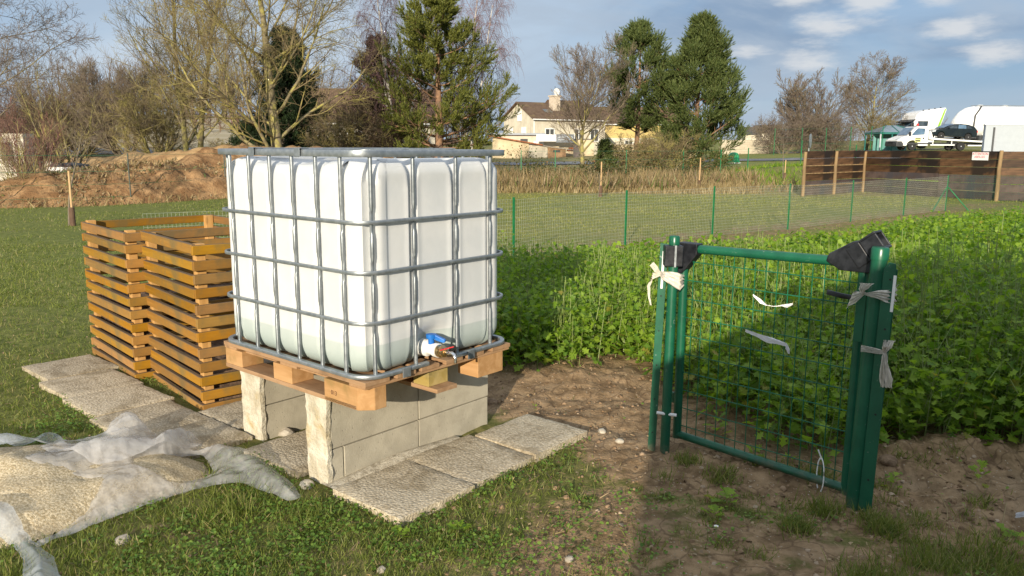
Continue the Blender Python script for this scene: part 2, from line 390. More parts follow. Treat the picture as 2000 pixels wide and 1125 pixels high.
def hgt(x, y, fine=True):
    x = np.asarray(x, float); y = np.asarray(y, float)
    s = x / np.maximum(y, 1)
    road = .22 + .021 * np.clip(x, 0, 45) + .02 * np.clip(-x, 0, 25)
    z = sstep(31, 57, y) * road
    z = z + sstep(64.5, 74, y) * (.1 + .0058 * np.clip(x, 0, 45))
    left = sstep(-.16, -.32, s)
    z = z + left * (np.clip(y - 55, 0, 160) * .052 + np.clip(y - 215, 0, 150) * .03)
    z = z + sstep(90, 400, y) * 3 * (1 - left)
    z = z + .10 * (fbm(x * .25, y * .25, 3) - .5) * sstep(7, 14, y)
    bank = sstep(36, 39, y) * (1 - sstep(42, 46, y)) * sstep(11, 14, x) * (1 - sstep(19, 24, x)); z = z + .45 * bank
    if fine:
        near = 1 - sstep(7, 12, y)
        so = sstep(-.12, .18, polydist(x, y, SOIL) if np.size(x) < 400000 else np.zeros(np.shape(x)))
        z = z + near * (.030 * (fbm(x * 3, y * 3, 11) - .5) + .014 * (fbm(x * 11, y * 11, 12) - .5))
        clod = np.abs(fbm(x * 7, y * 7, 21) - .5) * 2
        z = z + near * so * (.075 * (fbm(x * 3.1, y * 3.1, 14, 5, .62) - .45) - .016 * sstep(.12, .0, clod) + .022 * (fbm(x * 15, y * 15, 15) - .5))
        rid = np.exp(-((x - 2.45) / .75) ** 2 - ((y - 4.0) / .22) ** 2); z = z + .13 * rid * (.5 + fbm(x * 6, y * 6, 9))
        rid = np.exp(-((x - 1.45) / .35) ** 2 - ((y - 4.75) / .3) ** 2); z = z + .10 * rid
        rid = np.exp(-((x - .35) / .5) ** 2 - ((y - 5.6) / .35) ** 2); z = z + .07 * rid
    return z
def graded(a, b, c, d, step, grow, lo, hi):
    # fine steps between b and c, growing outside towards a and d
    m = list(np.arange(b, c + step / 2, step)); s = step; v = c
    while v < d: s *= grow; v += s; m.append(v)
    s = step; v = b
    while v > a: s *= grow; v -= s; m.insert(0, v)
    return np.array(m)
gx = graded(-900, -3.2, 3.8, 900, .03, 1.075, 0, 0); gy = graded(-60, 2.4, 6.6, 1400, .03, 1.055, 0, 0)
GX, GY = np.meshgrid(gx, gy)
GZ = hgt(GX, GY)
GZ = GZ + .9 * heap_h(GX, GY) * 0
nx, ny = len(gx), len(gy)
idx = np.arange(nx * ny).reshape(ny, nx)
GF = np.stack([idx[:-1, :-1], idx[:-1, 1:], idx[1:, 1:], idx[1:, :-1]], -1).reshape(-1, 4)
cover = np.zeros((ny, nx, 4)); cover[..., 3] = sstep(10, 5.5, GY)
pd = polydist(GX, GY, SOIL); pc = polydist(GX, GY, CROP); pp = polydist(GX, GY, PATCHY)
soil_m = np.maximum(np.maximum(sstep(-.35, .25, pd), sstep(-.2, .25, pc)), .66 * sstep(-.3, .35, pp))
def fence_band(x, y):
    t = (y - 11.32) / (21.1 - 11.32); lx = .02 + 11.44 * t ** .95
    return np.where((y > 9) & (y < 24), sstep(0, 1.2, (y - 11.3) - (x - .02) * .86 + 1.4) * sstep(3.6, 1.6, (y - 11.3) - (x - .02) * .86 + 1.0), 0) * (x > .2)
soil_m = np.maximum(soil_m, .30 * (GX > -1.9) * sstep(3.75, 3.4, GY))
cover[..., 0] = np.maximum(soil_m, .5 * fence_band(GX, GY))
cover[..., 1] = sstep(26.5, 29.5, GY + 1.5 * (fbm(GX * .5, GY * .5, 31) - .5)) * sstep(-7, -4, GX) * (1 - .85 * sstep(11, 14, GX) * sstep(34, 37, GY))
cover[..., 1] = np.maximum(cover[..., 1], sstep(30, 34, GY) * sstep(-6, -8, GX))
cover[..., 2] = sstep(52, 75, GY) * sstep(-.12, -.2, GX / np.maximum(GY, 1))
def cover_at(x, y):
    pd = polydist(x, y, SOIL); pc = polydist(x, y, CROP); pp = polydist(x, y, PATCHY)
    return np.maximum(np.maximum(sstep(-.35, .25, pd), sstep(-.2, .25, pc)), .66 * sstep(-.3, .35, pp))
m, t = newmat('lawn_and_soil'); N = NT(t)
geo = N.n('ShaderNodeNewGeometry').outputs['Position']
at_ = N.n('ShaderNodeVertexColor', layer_name='cover'); sp = N.n('ShaderNodeSeparateColor'); N.l(at_.outputs[0], sp.inputs[0])
nA = N.noise(geo, 1.3, 6, .62); nB = N.noise(geo, 9, 6, .65); nC = N.noise(geo, 45, 4, .7); nD = N.noise(geo, .22, 4, .6, .6)
grass = N.mix(N.ss(nB, .35, .68), (.115, .140, .026), (.25, .245, .068))
grass = N.mix(N.math('MULTIPLY', N.ss(nA, .45, .68), .6), grass, (.26, .23, .095))
grass = N.mix(N.math('MULTIPLY', N.ss(nD, .42, .62), .35), grass, (.12, .155, .034))
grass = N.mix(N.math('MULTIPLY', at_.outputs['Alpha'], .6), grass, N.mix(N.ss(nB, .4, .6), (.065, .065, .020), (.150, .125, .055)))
sx_ = N.n('ShaderNodeSeparateXYZ'); N.l(geo, sx_.inputs[0]); grass = N.mix(N.math('MULTIPLY', N.ss(sx_.outputs[0], 0, -3), .65), grass, N.mix(N.ss(nB, .35, .65), (.080, .105, .022), (.165, .180, .048)))
soilc = N.mix(N.ss(nB, .32, .68), (.15, .097, .050), (.335, .230, .130))
soilc = N.mix(N.math('MULTIPLY', N.ss(nA, .5, .7), .55), soilc, (.30, .225, .145))
vc = N.vor(geo, 34, 'F1'); soilc = N.mix(N.ss(vc, .16, .05), soilc, (.42, .37, .30))
wv = N.n('ShaderNodeVectorMath', operation='MULTIPLY_ADD'); nz = N.n('ShaderNodeTexNoise'); nz.inputs['Scale'].default_value = 3; N.l(geo, nz.inputs[0]); N.l(nz.outputs['Color'], wv.inputs[0]); wv.inputs[1].default_value = (.5, .5, .5); N.l(geo, wv.inputs[2])
cr = N.vor(wv.outputs[0], 4.2, 'DISTANCE_TO_EDGE')
soilc = N.mix(N.math('MULTIPLY', N.ss(N.math('ADD', cr, N.math('MULTIPLY', N.math('SUBTRACT', nC, .5), .06)), .035, .0), .55), soilc, (.07, .042, .025))
mask = N.ss(N.math('ADD', sp.outputs[0], N.math('MULTIPLY', N.math('SUBTRACT', N.noise(geo, 4.5, 6, .66), .5), 1.5)), .33, .62)
col = N.mix(mask, grass, soilc)
dry = N.mix(N.ss(nB, .35, .65), (.19, .15, .065), (.34, .27, .13))
col = N.mix(N.math('MULTIPLY', sp.outputs[1], .75), col, dry)
fld = N.mix(N.ss(N.noise(N.coord('Object', (.02, .12, 1)), 1.0, 5, .6), .4, .62), (.34, .285, .18), (.43, .37, .26))
col = N.mix(sp.outputs[2], col, fld)
hh = N.math('ADD', N.math('MULTIPLY', nB, .5), N.math('MULTIPLY', nC, .5))
nor = N.bump(hh, .75, .03)
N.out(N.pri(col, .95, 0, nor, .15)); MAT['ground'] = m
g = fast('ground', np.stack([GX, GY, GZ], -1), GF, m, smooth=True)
ca = g.data.color_attributes.new('cover', 'FLOAT_COLOR', 'POINT'); ca.data.foreach_set('color', cover.reshape(-1).astype(np.float32))
tag(g, kind='structure')

# road across the back
def strip(name, pts, w, mat, lift, n=60, off=0.0, kind=None):
    V = []
    P = [Vector((*p, 0)) for p in pts]; L = len(P) - 1
    for i in range(n + 1):
        u = i / n * L; k = min(int(u), L - 1); p = P[k].lerp(P[k + 1], u - k); d = (P[k + 1] - P[k]).normalized(); s_ = Vector((-d.y, d.x, 0))
        for e in (-w / 2, w / 2):
            q = p + s_ * (e + off); V.append((q.x, q.y, float(hgt(q.x, q.y, False)) + lift))
    F = [(2 * i, 2 * i + 2, 2 * i + 3, 2 * i + 1) for i in range(n)]
    return fast(name, V, F, mat)
MAT['asphalt'] = pbr('asphalt', (.10, .105, .115), (.15, .155, .165), 3, .75, .2, 60, c3=(.20, .205, .21), s3=.4)
road_pts = [(-60, 62), (0, 61.5), (40, 62.5), (110, 66)]
tag(strip('road', road_pts, 7.2, MAT['asphalt'], .05, 90), kind='structure')
for off in (-3.2, 0, 3.2):
    o = strip('road_marking', road_pts, .14, MAT['white_paint'], .056, 90, off); tag(o, kind='structure')
MAT['yard'] = pbr('yard_gravel', (.20, .19, .17), (.30, .285, .255), 3, .9, .2, 40)
tag(strip('yard', [(26, 74), (60, 76)], 14, MAT['yard'], .05, 40), kind='structure')

# soil heaps on the left
def mound(name, P, x0, x1, y0, y1, step, mat, rough, label, seed):
    xs = np.arange(x0, x1, step); ys = np.arange(y0, y1, step); MX, MY = np.meshgrid(xs, ys)
    H = mound_h(MX, MY, P); k = sstep(0, .35, H)
    H = H + k * rough * (fbm(MX * .9, MY * .9, seed, 5, .6) - .5) * 1.3 + k * rough * .55 * (fbm(MX * 4, MY * 4, seed + 2, 4, .7) - .5)
    Z = hgt(MX, MY, False) + np.where(mound_h(MX, MY, P) > .001, np.maximum(H, .0), -.08)
    n2, n1 = MX.shape; ii = np.arange(n1 * n2).reshape(n2, n1)
    F = np.stack([ii[:-1, :-1], ii[:-1, 1:], ii[1:, 1:], ii[1:, :-1]], -1).reshape(-1, 4)
    live = (mound_h(MX, MY, P) > 0).ravel()[F].any(1)
    o = fast(name, np.stack([MX, MY, Z], -1), F[live], mat, smooth=True)
    return tag(o, label, 'soil heap')
MAT['heap'] = pbr('reddish_soil', (.20, .11, .05), (.40, .245, .12), 2.2, .95, .9, 9, c3=(.13, .08, .04), s3=1.1, spec=.1, bdist=.08)
MAT['heap2'] = pbr('ochre_soil', (.36, .23, .11), (.48, .33, .17), 1.5, .95, .7, 8, c3=(.28, .165, .08), s3=.6, spec=.1, bdist=.06)
mound('soil_heap', FR, -22, -3, 18.5, 33.5, .13, MAT['heap'], .55, 'long reddish brown soil heap with rough crumbly face at lawn edge', 41)
mound('soil_heap', BK, -22, -7, 31, 39, .16, MAT['heap2'], .35, 'smoother ochre soil heap behind the reddish one', 51)

# ------------------------------------------------------------------ paving slabs
m, t = newmat('exposed_aggregate'); N = NT(t); v = N.n('ShaderNodeNewGeometry').outputs['Position']
pv = N.n('ShaderNodeTexVoronoi'); pv.inputs['Scale'].default_value = 74; wv = N.n('ShaderNodeVectorMath', operation='MULTIPLY_ADD'); N.l(N.n('ShaderNodeTexNoise').outputs['Color'], wv.inputs[0]); wv.inputs[1].default_value = (.03, .03, .03); N.l(v, wv.inputs[2]); N.l(wv.outputs[0], pv.inputs[0])
peb = N.mix(N.ss(N.noise(v, 90, 2, .5), .35, .65), (.37, .31, .215), (.57, .50, .375))
col = N.mix(N.math('MULTIPLY', N.ss(pv.outputs['Distance'], .42, .80), .5), peb, (.30, .25, .175))
col = N.mix(N.math('MULTIPLY', N.ss(N.noise(v, 4.2, 7, .72, .8), .46, .62), .7), col, (.215, .17, .105))
col = N.mix(N.math('MULTIPLY', N.ss(N.noise(v, 2.1, 5, .6, .3), .50, .7), .75), col, (.48, .42, .315))
hs = N.n('ShaderNodeHueSaturation'); N.l(col, hs.inputs['Color']); N.put(hs.inputs['Value'], N.math('MULTIPLY_ADD', N.n('ShaderNodeObjectInfo').outputs['Random'], .22, .88))
ht = N.math('ADD', N.math('MULTIPLY', pv.outputs['Distance'], -1.0), N.math('MULTIPLY', N.noise(v, 130, 3, .7), .5))
N.out(N.pri(hs.outputs[0], .9, 0, N.bump(ht, .55, .007), .2)); MAT['slab'] = m
def slab(b0, b1, a0, a1, z, label, group, seed, tilt=(0, 0)):
    rd = random.Random(seed); x, y = L2W((b0 + b1) / 2, (a0 + a1) / 2); w, l = (b1 - b0) / 2, (a1 - a0) / 2
    n = 16; V = []; F = []
    for j in range(n + 1):
        for i in range(n + 1):
            u, q = -1 + 2 * i / n, -1 + 2 * j / n; e = max(abs(u), abs(q)); k = .006 * (fbm(u * 3 + seed, q * 3, seed) - .5)
            jx = (rd.random() - .5) * .008 if e == 1 else 0
            V.append((u * w + jx, q * l + jx, k - (.006 if e == 1 else 0)))
    for j in range(n):
        for i in range(n): F.append((j * (n + 1) + i, j * (n + 1) + i + 1, (j + 1) * (n + 1) + i + 1, (j + 1) * (n + 1) + i))
    rim = [i for i in range(n + 1)] + [(n + 1) * j + n for j in range(1, n + 1)] + [(n + 1) * n + i for i in range(n - 1, -1, -1)] + [(n + 1) * j for j in range(n - 1, 0, -1)]
    b = len(V); V += [(V[i][0], V[i][1], -.055) for i in rim]; k = len(rim)
    for i in range(k): F.append((rim[i], b + i, b + (i + 1) % k, rim[(i + 1) % k]))
    mb = MB(); mb.add(V, F); o = mb.build('paving_slab', MAT['slab'], smooth='auto')
    o.location = (x, y, z); o.rotation_euler = (tilt[0], tilt[1], YAW + (rd.random() - .5) * .02)
    return tag(o, label, 'paving slab', group)
GS = 'pebbled paving slabs around the water tank'
slab(-.03, .445, -.255, .225, .045, 'pebbled slab nearest the viewer, in front of the concrete block wall', GS, 1)
slab(.455, .925, -.235, .24, .040, 'middle slab of the three pebbled slabs along the block wall', GS, 2, (.012, 0))
slab(.935, 1.40, -.245, .20, .050, 'pebbled slab farthest right along the block wall, beside bare soil', GS, 3, (0, -.01))
slab(-.02, .46, .53, 1.02, .035, 'shaded pebbled slab lying between the two concrete block walls', GS, 4)
slab(-.36, .12, 1.16, 1.62, .035, 'pebbled slab partly under the crumpled plastic sheet', GS, 5)
slab(.135, .60, 1.34, 1.80, .030, 'pebbled slab between the left block wall and the wooden compost bin', GS, 6)
for i, (a0, a1, b0, b1, lb) in enumerate(((1.63, 2.14, -.37, .12, 'pebbled slab nearest the plastic in the row beside the compost bins'), (2.15, 2.65, -.33, .16, 'second slab from the plastic in the row beside the compost bins'), (2.66, 3.17, -.29, .20, 'third slab from the plastic in the row beside the compost bins'), (3.18, 3.70, -.22, .26, 'far end slab of the row beside the compost bins, meeting lawn'))):
    slab(b0, b1, a0, a1, .035 + .004 * (i % 2), lb, GS, 10 + i, (.006 * (-1) ** i, .004))
# ------------------------------------------------------------------ concrete block walls under the tank
m, t = newmat('aerated_concrete'); N = NT(t); v = N.n('ShaderNodeNewGeometry').outputs['Position']
col = N.mix(N.ss(N.noise(v, 7, 6, .65), .35, .65), (.35, .32, .25), (.43, .395, .31))
col = N.mix(N.math('MULTIPLY', N.ss(N.noise(v, 1.9, 5, .6, .5), .5, .72), .5), col, (.27, .24, .185))
pit = N.ss(N.vor(v, 38), .13, .05); col = N.mix(N.math('MULTIPLY', pit, .55), col, (.22, .20, .165))
N.out(N.pri(col, .92, 0, N.bump(N.math('SUBTRACT', N.math('MULTIPLY', N.noise(v, 120, 3, .6), .35), pit), .6, .006), .15)); MAT['block'] = m
MAT['render'] = pbr('whitish_rough_render', (.44, .39, .285), (.60, .56, .455), 9, .9, .9, 30, c3=(.44, .34, .17), s3=6, t3=(.5, .72), bdist=.02, coord='Object')
MAT['crumb'] = pbr('loose_concrete_crumbs', (.42, .37, .28), (.60, .55, .44), 60, .95, .9, 120, c3=(.30, .26, .19), s3=20)
def slope_blob(name, cx, cy, z0, rx, ry, h, mat, seed, parent=None, n=22):
    V = []; F = []
    for j in range(n + 1):
        for i in range(n + 1):
            u, q = -1 + 2 * i / n, -1 + 2 * j / n; r = math.hypot(u, q)
            k = max(0, 1 - r) ** .8 * h * (.6 + .8 * float(fbm(u * 3 + seed, q * 3, seed)))
            V.append((cx + u * rx, cy + q * ry, z0 + k - .004))
    for j in range(n):
        for i in range(n): F.append((j * (n + 1) + i, j * (n + 1) + i + 1, (j + 1) * (n + 1) + i + 1, (j + 1) * (n + 1) + i))
    return fast(name, V, F, mat, parent, True)
def pier(a0, a1, label, blocks, b0, seed):
    w = thing('block_wall', label, 'block wall', (*L2W(0, 0), 0), YAW, 'concrete block walls under the tank')
    for (x0, x1, z0, z1) in blocks:
        mb = MB(); d = random.Random(seed + int(x0 * 100) + int(z0 * 50)); o_ = (d.random() - .5) * .004
        mb.box(x0 + .0015, x1 - .0015, a0 + o_, a1 + o_, z0 + .0015, z1 - .0015); mb.build('concrete_block', MAT['block'], w, bevel=.003)
    # rough coat of render on the front end: chipped outline
    V = []; n, k = 9, 20
    for side in (0, 1):
        for j in range(k + 1):
            for i in range(n + 1):
                u, q = i / n, j / k
                y = a0 - .004 + (a1 - a0 + .008) * u; z = -.04 + (.492) * q
                ragged = .011 * (float(fbm(q * 9, seed * 3 + 2 * (u > .5), seed, 3, .6)) - .5) * (1 if i in (0, n) else 0)
                x = b0 - .006 - (.016 + .013 * float(fbm(u * 3 + seed, q * 7, seed, 4, .6)) if side else -.004)
                V.append((x, y + ragged * 2, z + (.02 * (float(fbm(u * 6, seed, 3)) - .5) if j == k else 0)))
    F = []; s_ = (n + 1) * (k + 1)
    for j in range(k):
        for i in range(n):
            q = [j * (n + 1) + i, j * (n + 1) + i + 1, (j + 1) * (n + 1) + i + 1, (j + 1) * (n + 1) + i]; F.append([s_ + p for p in q])
    rim = [i for i in range(n + 1)] + [(n + 1) * j + n for j in range(1, k + 1)] + [(n + 1) * k + i for i in range(n - 1, -1, -1)] + [(n + 1) * j for j in range(k - 1, 0, -1)]
    for i in range(len(rim)): p, q = rim[i], rim[(i + 1) % len(rim)]; F.append([p, q, s_ + q, s_ + p])
    mb = MB(); mb.add(V, F); mb.build('render_coat', MAT['render'], w, smooth='auto')
    return w
w1 = pier(.335, .488, 'long pale concrete block wall under the near corner of the tank', [(.05, .123, -.04, .178), (.126, .628, -.04, .178), (.631, 1.19, -.04, .178), (.05, .63, .181, .448), (.633, 1.194, .181, .448)], .05, 3)
w2 = pier(1.10, 1.285, 'left concrete block wall with yellowish rendered end, next to compost bin', [(.17, .70, -.04, .205), (.703, 1.2, -.04, .205), (.17, .66, .208, .448), (.663, 1.2, .208, .448)], .17, 8)
slope_blob('crumb_heap', .96, .41, .447, .26, .085, .05, MAT['crumb'], 4, w1)
slope_blob('crumb_heap', .45, .30, .02, .45, .06, .03, MAT['crumb'], 6, w1)

# ------------------------------------------------------------------ the water tank in its steel cage
TK = thing('water_tank', 'white plastic bulk water tank in galvanised cage on wooden pallet', 'water tank', (*L2W(0, 0), .455), YAW)
def wood(name, ca, cb, cc, sc=1.0, bump=.35, rough=.75, axis=0, var=.0, objvar=.0, tw=(.5, .75)):
    m, t = newmat(name); N = NT(t)
    st = [14, 14, 14]; st[axis] = 1.1
    v = N.coord('Object', tuple(s * sc for s in st)); vo = N.coord('Object')
    n1 = N.noise(v, 1.6, 5, .62, .5); col = N.mix(N.ss(n1, .32, .68), ca, cb)
    col = N.mix(N.ss(N.noise(vo, 5.5, 5, .62, .3), *tw), col, cc)
    kn = N.ss(N.vor(N.coord('Object', tuple((3.2 if i == axis else 9) for i in range(3))), 1.0), .16, .06); col = N.mix(N.math('MULTIPLY', kn, .5), col, tuple(c * .4 for c in ca))
    if objvar:
        h = N.n('ShaderNodeHueSaturation'); N.l(col, h.inputs['Color']); r = N.n('ShaderNodeObjectInfo').outputs['Random']
        N.put(h.inputs['Value'], N.math('MULTIPLY_ADD', r, 2 * objvar, 1 - objvar)); N.put(h.inputs['Saturation'], N.math('MULTIPLY_ADD', N.math('FRACT', N.math('MULTIPLY', r, 9.3)), .2, .95)); N.put(h.inputs['Hue'], N.math('MULTIPLY_ADD', N.math('FRACT', N.math('MULTIPLY', r, 23.7)), .016, .496)); col = h.outputs[0]
    N.out(N.pri(col, rough, 0, N.bump(n1, bump, .004), .3)); return m
MAT['pallet_y'] = wood('pallet_wood_lengthwise', (.28, .165, .085), (.375, .235, .13), (.20, .125, .07), axis=1)
MAT['pallet_x'] = wood('pallet_wood_crosswise', (.30, .17, .083), (.40, .245, .13), (.20, .125, .065), axis=0)
MAT['pallet_block'] = wood('pallet_block_wood', (.36, .195, .075), (.47, .275, .125), (.26, .165, .06), .8, axis=1)
MAT['pallet_old'] = wood('pallet_block_mossy', (.33, .24, .07), (.42, .32, .13), (.20, .16, .06), .8, axis=1)
rd = random.Random(5)
pal = MB(); pal.box(.03, .97, .05, 1.15, .100, .108); pal = pal.build('pallet', MAT['pallet_x'], TK)
for x0, x1 in ((0, .145), (.19, .31), (.345, .465), (.51, .63), (.67, .79), (.855, 1.0)):
    MB().box(x0, x1, -.004 * rd.random(), 1.2, .123, .144).build('deck_board', MAT['pallet_y'], pal, bevel=.002)
for y0, y1 in ((.003, .12), (.53, .67), (1.08, 1.197)):
    MB().box(.003, .997, y0, y1, .1085, .1225).build('cross_board', MAT['pallet_x'], pal, bevel=.002)
for x0, x1 in ((.004, .14), (.42, .56), (.86, .996)):
    if x0 > .8: MB().box(x0, x1, .30, 1.196, .0, .021).build('skid_board', MAT['pallet_y'], pal, bevel=.002)
    else: MB().box(x0, x1, -.03 if .3 < x0 < .6 else .07, 1.196, .0, .021).build('skid_board', MAT['pallet_y'], pal, bevel=.002)
def pblock(x0, x1, y0, y1, mt, cham=0, z0=.0215, far=False):
    p = [(x0, y0 + cham), (x0 + cham, y0), (x1, y0), (x1, y1), (x0, y1)] if cham and not far else ([(x0, y0), (x1 - cham, y0), (x1, y0 + cham), (x1, y1), (x0, y1)] if cham else [(x0, y0), (x1, y0), (x1, y1), (x0, y1)])
    n = len(p); mb = MB(); mb.add([(a, b, z0) for a, b in p] + [(a, b, .108) for a, b in p], [tuple(range(n))[::-1], tuple(range(n, 2 * n))] + [(i, (i + 1) % n, (i + 1) % n + n, i + n) for i in range(n)])
    return mb.build('pallet_block', mt, pal, bevel=.003)
pb = pblock(.004, .128, .004, .31, MAT['pallet_block'], .055, .0)
tag(pb, 'corner pallet block stamped 013')
for y0, y1 in ((.575, .735), (1.03, 1.192)): pblock(.004, .135, y0, y1, MAT['pallet_block'])
for y0, y1 in ((.03, .14), (.55, .69), (1.05, 1.19)): pblock(.42, .555, y0, y1, MAT['pallet_old'])
pblock(.75, .996, .004, .15, MAT['pallet_block'], .05, .0, True)
for y0, y1 in ((.55, .69), (1.05, 1.19)): pblock(.86, .996, y0, y1, MAT['pallet_old'])
def text(name, body, size, mat, parent, loc, rot, ext=.0005, align='CENTER', sx=1.0):
    c = bpy.data.curves.new(name, 'FONT'); c.body = body; c.size = size; c.extrude = ext; c.align_x = align; c.align_y = 'CENTER'
    o = bpy.data.objects.new(name, c); COL.objects.link(o); o.data.materials.append(mat)
    dg = bpy.context.evaluated_depsgraph_get(); me = bpy.data.meshes.new_from_object(o.evaluated_get(dg)); bpy.data.objects.remove(o)
    q = bpy.data.objects.new(name, me); me.name = name
    if not me.materials: me.materials.append(mat)
    link(q, parent); q.location = loc; q.rotation_euler = rot; q.scale = (sx, 1, 1); return q
text('stamp', '013', .030, MAT['dark_ink'], pal, (.0035, .235, .048), (R_(90), 0, R_(-90)), .0006, sx=1.0)

# tank body: rounded box lofted up, grooved behind each upright
Z0, Z1 = .150, 1.138
LB = [.15, .33, .515, .70, .885, 1.06]; RB = [.076, .326, .606, .856]
def contour(n_side, ins):
    # points (x, y, sideparam) around a rounded rectangle
    x0, x1, y0, y1, r = .013 + ins, .987 - ins, .013 + ins, 1.187 - ins, .125
    out = []
    def arc(cx, cy, a0):
        for i in range(11): a = a0 + math.pi / 2 * i / 10; out.append((cx + r * math.cos(a), cy + r * math.sin(a)))
    arc(x0 + r, y0 + r, math.pi)
    for i in range(1, n_side): out.append((x0 + r + (x1 - x0 - 2 * r) * i / n_side, y0))
    arc(x1 - r, y0 + r, 1.5 * math.pi)
    for i in range(1, n_side): out.append((x1, y0 + r + (y1 - y0 - 2 * r) * i / n_side))
    arc(x1 - r, y1 - r, 0)
    for i in range(1, n_side): out.append((x1 - r - (x1 - x0 - 2 * r) * i / n_side, y1))
    arc(x0 + r, y1 - r, math.pi / 2)
    for i in range(1, n_side): out.append((x0, y1 - r - (y1 - y0 - 2 * r) * i / n_side))
    return out
base = contour(90, 0)
zs = []
for i in range(13): a = math.pi / 2 * i / 12; zs.append((Z0 + .115 * (1 - math.sin(a)) , .085 * (1 - math.cos(a))))
zs = zs[::-1]
zs = [(Z0 + .11 * (1 - math.cos(math.pi / 2 * i / 12)), .075 * (1 - math.sin(math.pi / 2 * i / 12))) for i in range(13)]
zs += [(Z0 + .11 + (Z1 - Z0 - .19) * i / 30, 0) for i in range(1, 31)]
zs += [(Z1 - .08 + .08 * math.sin(math.pi / 2 * i / 12), .085 * (1 - math.cos(math.pi / 2 * i / 12))) for i in range(1, 13)]
TV = []
for (z, ins) in zs:
    f = ins
    top = float(sstep(Z1 - .12, Z1, z)); low = float(sstep(Z0 + .10, Z0, z))
    for (x, y) in base:
        cx, cy = .5, .6
        g = 0.0
        if x < .05 or x > .95:
            for b in LB: g = max(g, math.exp(-((y - b) / (.021 + .012 * top)) ** 4))
        if y < .05 or y > 1.15:
            for b in RB: g = max(g, math.exp(-((x - b) / (.021 + .012 * top)) ** 4))
        dep = g * (.020 + .022 * top + .004 * low)
        if y < .05:   # gentle recess in the panels of the valve side
            for b0, b1 in ((.17, .29), (.37, .56), (.65, .82)): dep += .010 * float(sstep(b0 - .05, b0 + .02, x) * sstep(b1 + .05, b1 - .02, x)) * (1 - top)
            dep += .055 * math.exp(-((x - .44) / .10) ** 2) * float(sstep(Z0 + .21, Z0 + .10, z))
        k = f + dep
        # shrink toward centre box
        nx_ = x + (k if x < cx else -k) * (1 if (x < .17 or x > .83) else 0) * (1 if (x < .05 or x > .95 or True) else 0)
        ny_ = y + (k if y < cy else -k) * (1 if (y < .17 or y > 1.03) else 0)
        if g > 0 and (x < .05 or x > .95): ny_ = y + ((f) if y < cy else -f) * (1 if (y < .17 or y > 1.03) else 0)
        if y < .06 and .17 < x < .83: nx_ = x
        dz = -.022 * float(sstep(Z1 - .04, Z1, z)) * math.sin(math.pi * min(max(y / 1.2, 0), 1)) ** 2
        TV.append((nx_, ny_, z + dz))
nb = len(base); nz = len(zs); TF = []
for j in range(nz - 1):
    for i in range(nb): TF.append((j * nb + i, j * nb + (i + 1) % nb, (j + 1) * nb + (i + 1) % nb, (j + 1) * nb + i))
caps = [tuple(range(nb))[::-1], tuple((nz - 1) * nb + i for i in range(nb))]
m, t = newmat('translucent_white_plastic'); N = NT(t); vo = N.coord('Object'); sx = N.n('ShaderNodeSeparateXYZ'); N.l(vo, sx.inputs[0])
fill = N.ss(N.math('ADD', sx.outputs[2], N.math('MULTIPLY', N.math('SUBTRACT', N.noise(vo, 3, 2, .5), .5), .006)), .293, .303, 1.0, 0.0)
wet = N.ss(sx.outputs[2], .15, .30, .62, .40)
c0 = N.mix(N.ss(N.noise(vo, 3.2, 5, .6, .4), .35, .65), (.54, .56, .565), (.61, .62, .615))
col = N.mix(N.math('MULTIPLY', fill, wet), c0, (.215, .32, .285))
sh = N.pri(col, .34, 0, N.bump(N.noise(vo, 9, 3, .5), .12, .01), .45, **{'Subsurface Weight': .25, 'Subsurface Radius': (.06, .06, .06), 'Subsurface Scale': .5})
N.out(sh); MAT['tank'] = m
mb = MB(); mb.add(TV, TF + caps); mb.build('tank_body', MAT['tank'], TK, smooth='auto')
MB().lathe([(.02, Z1 - .03), (.125, Z1 - .03), (.125, Z1 + .004), (.115, Z1 + .012), (.02, Z1 + .012)], 40, M=Matrix.Translation((.5, .62, 0))).build('filler_cap', MAT['dark_trim'], TK, smooth='auto')
# rings and rails
def rrect(r, o, z, n=10, gap=None):
    x0, x1, y0, y1 = -o, 1 + o, -o, 1.2 + o; P = []
    for (cx, cy, a0) in ((x1 - r, y0 + r, 1.5 * math.pi), (x1 - r, y1 - r, 0), (x0 + r, y1 - r, .5 * math.pi), (x0 + r, y0 + r, math.pi)):
        for i in range(n + 1): a = a0 + math.pi / 2 * i / n; P.append((cx + r * math.cos(a), cy + r * math.sin(a), z))
    if gap: P = [(gap[1], y0, z)] + P + [(gap[0], y0, z)]
    return P
ring_z = [1.317 - .455, 1.092 - .455, .861 - .455]
for z in ring_z: MB().tube(rrect(.11, .001, z), 1, 10, closed=True, sq=(.0062, .0088)).build('cage_ring', MAT['galv'], TK, smooth='auto')
MB().tube(rrect(.10, .001, 1.617 - .455), 1, 10, closed=True, sq=(.0075, .0155)).build('top_rail', MAT['galv'], TK, smooth='auto')
MB().tube(rrect(.11, .002, .158, gap=(.385, .575)), 1, 10, sq=(.0135, .0105)).build('bottom_rail', MAT['galv'], TK, smooth='auto')
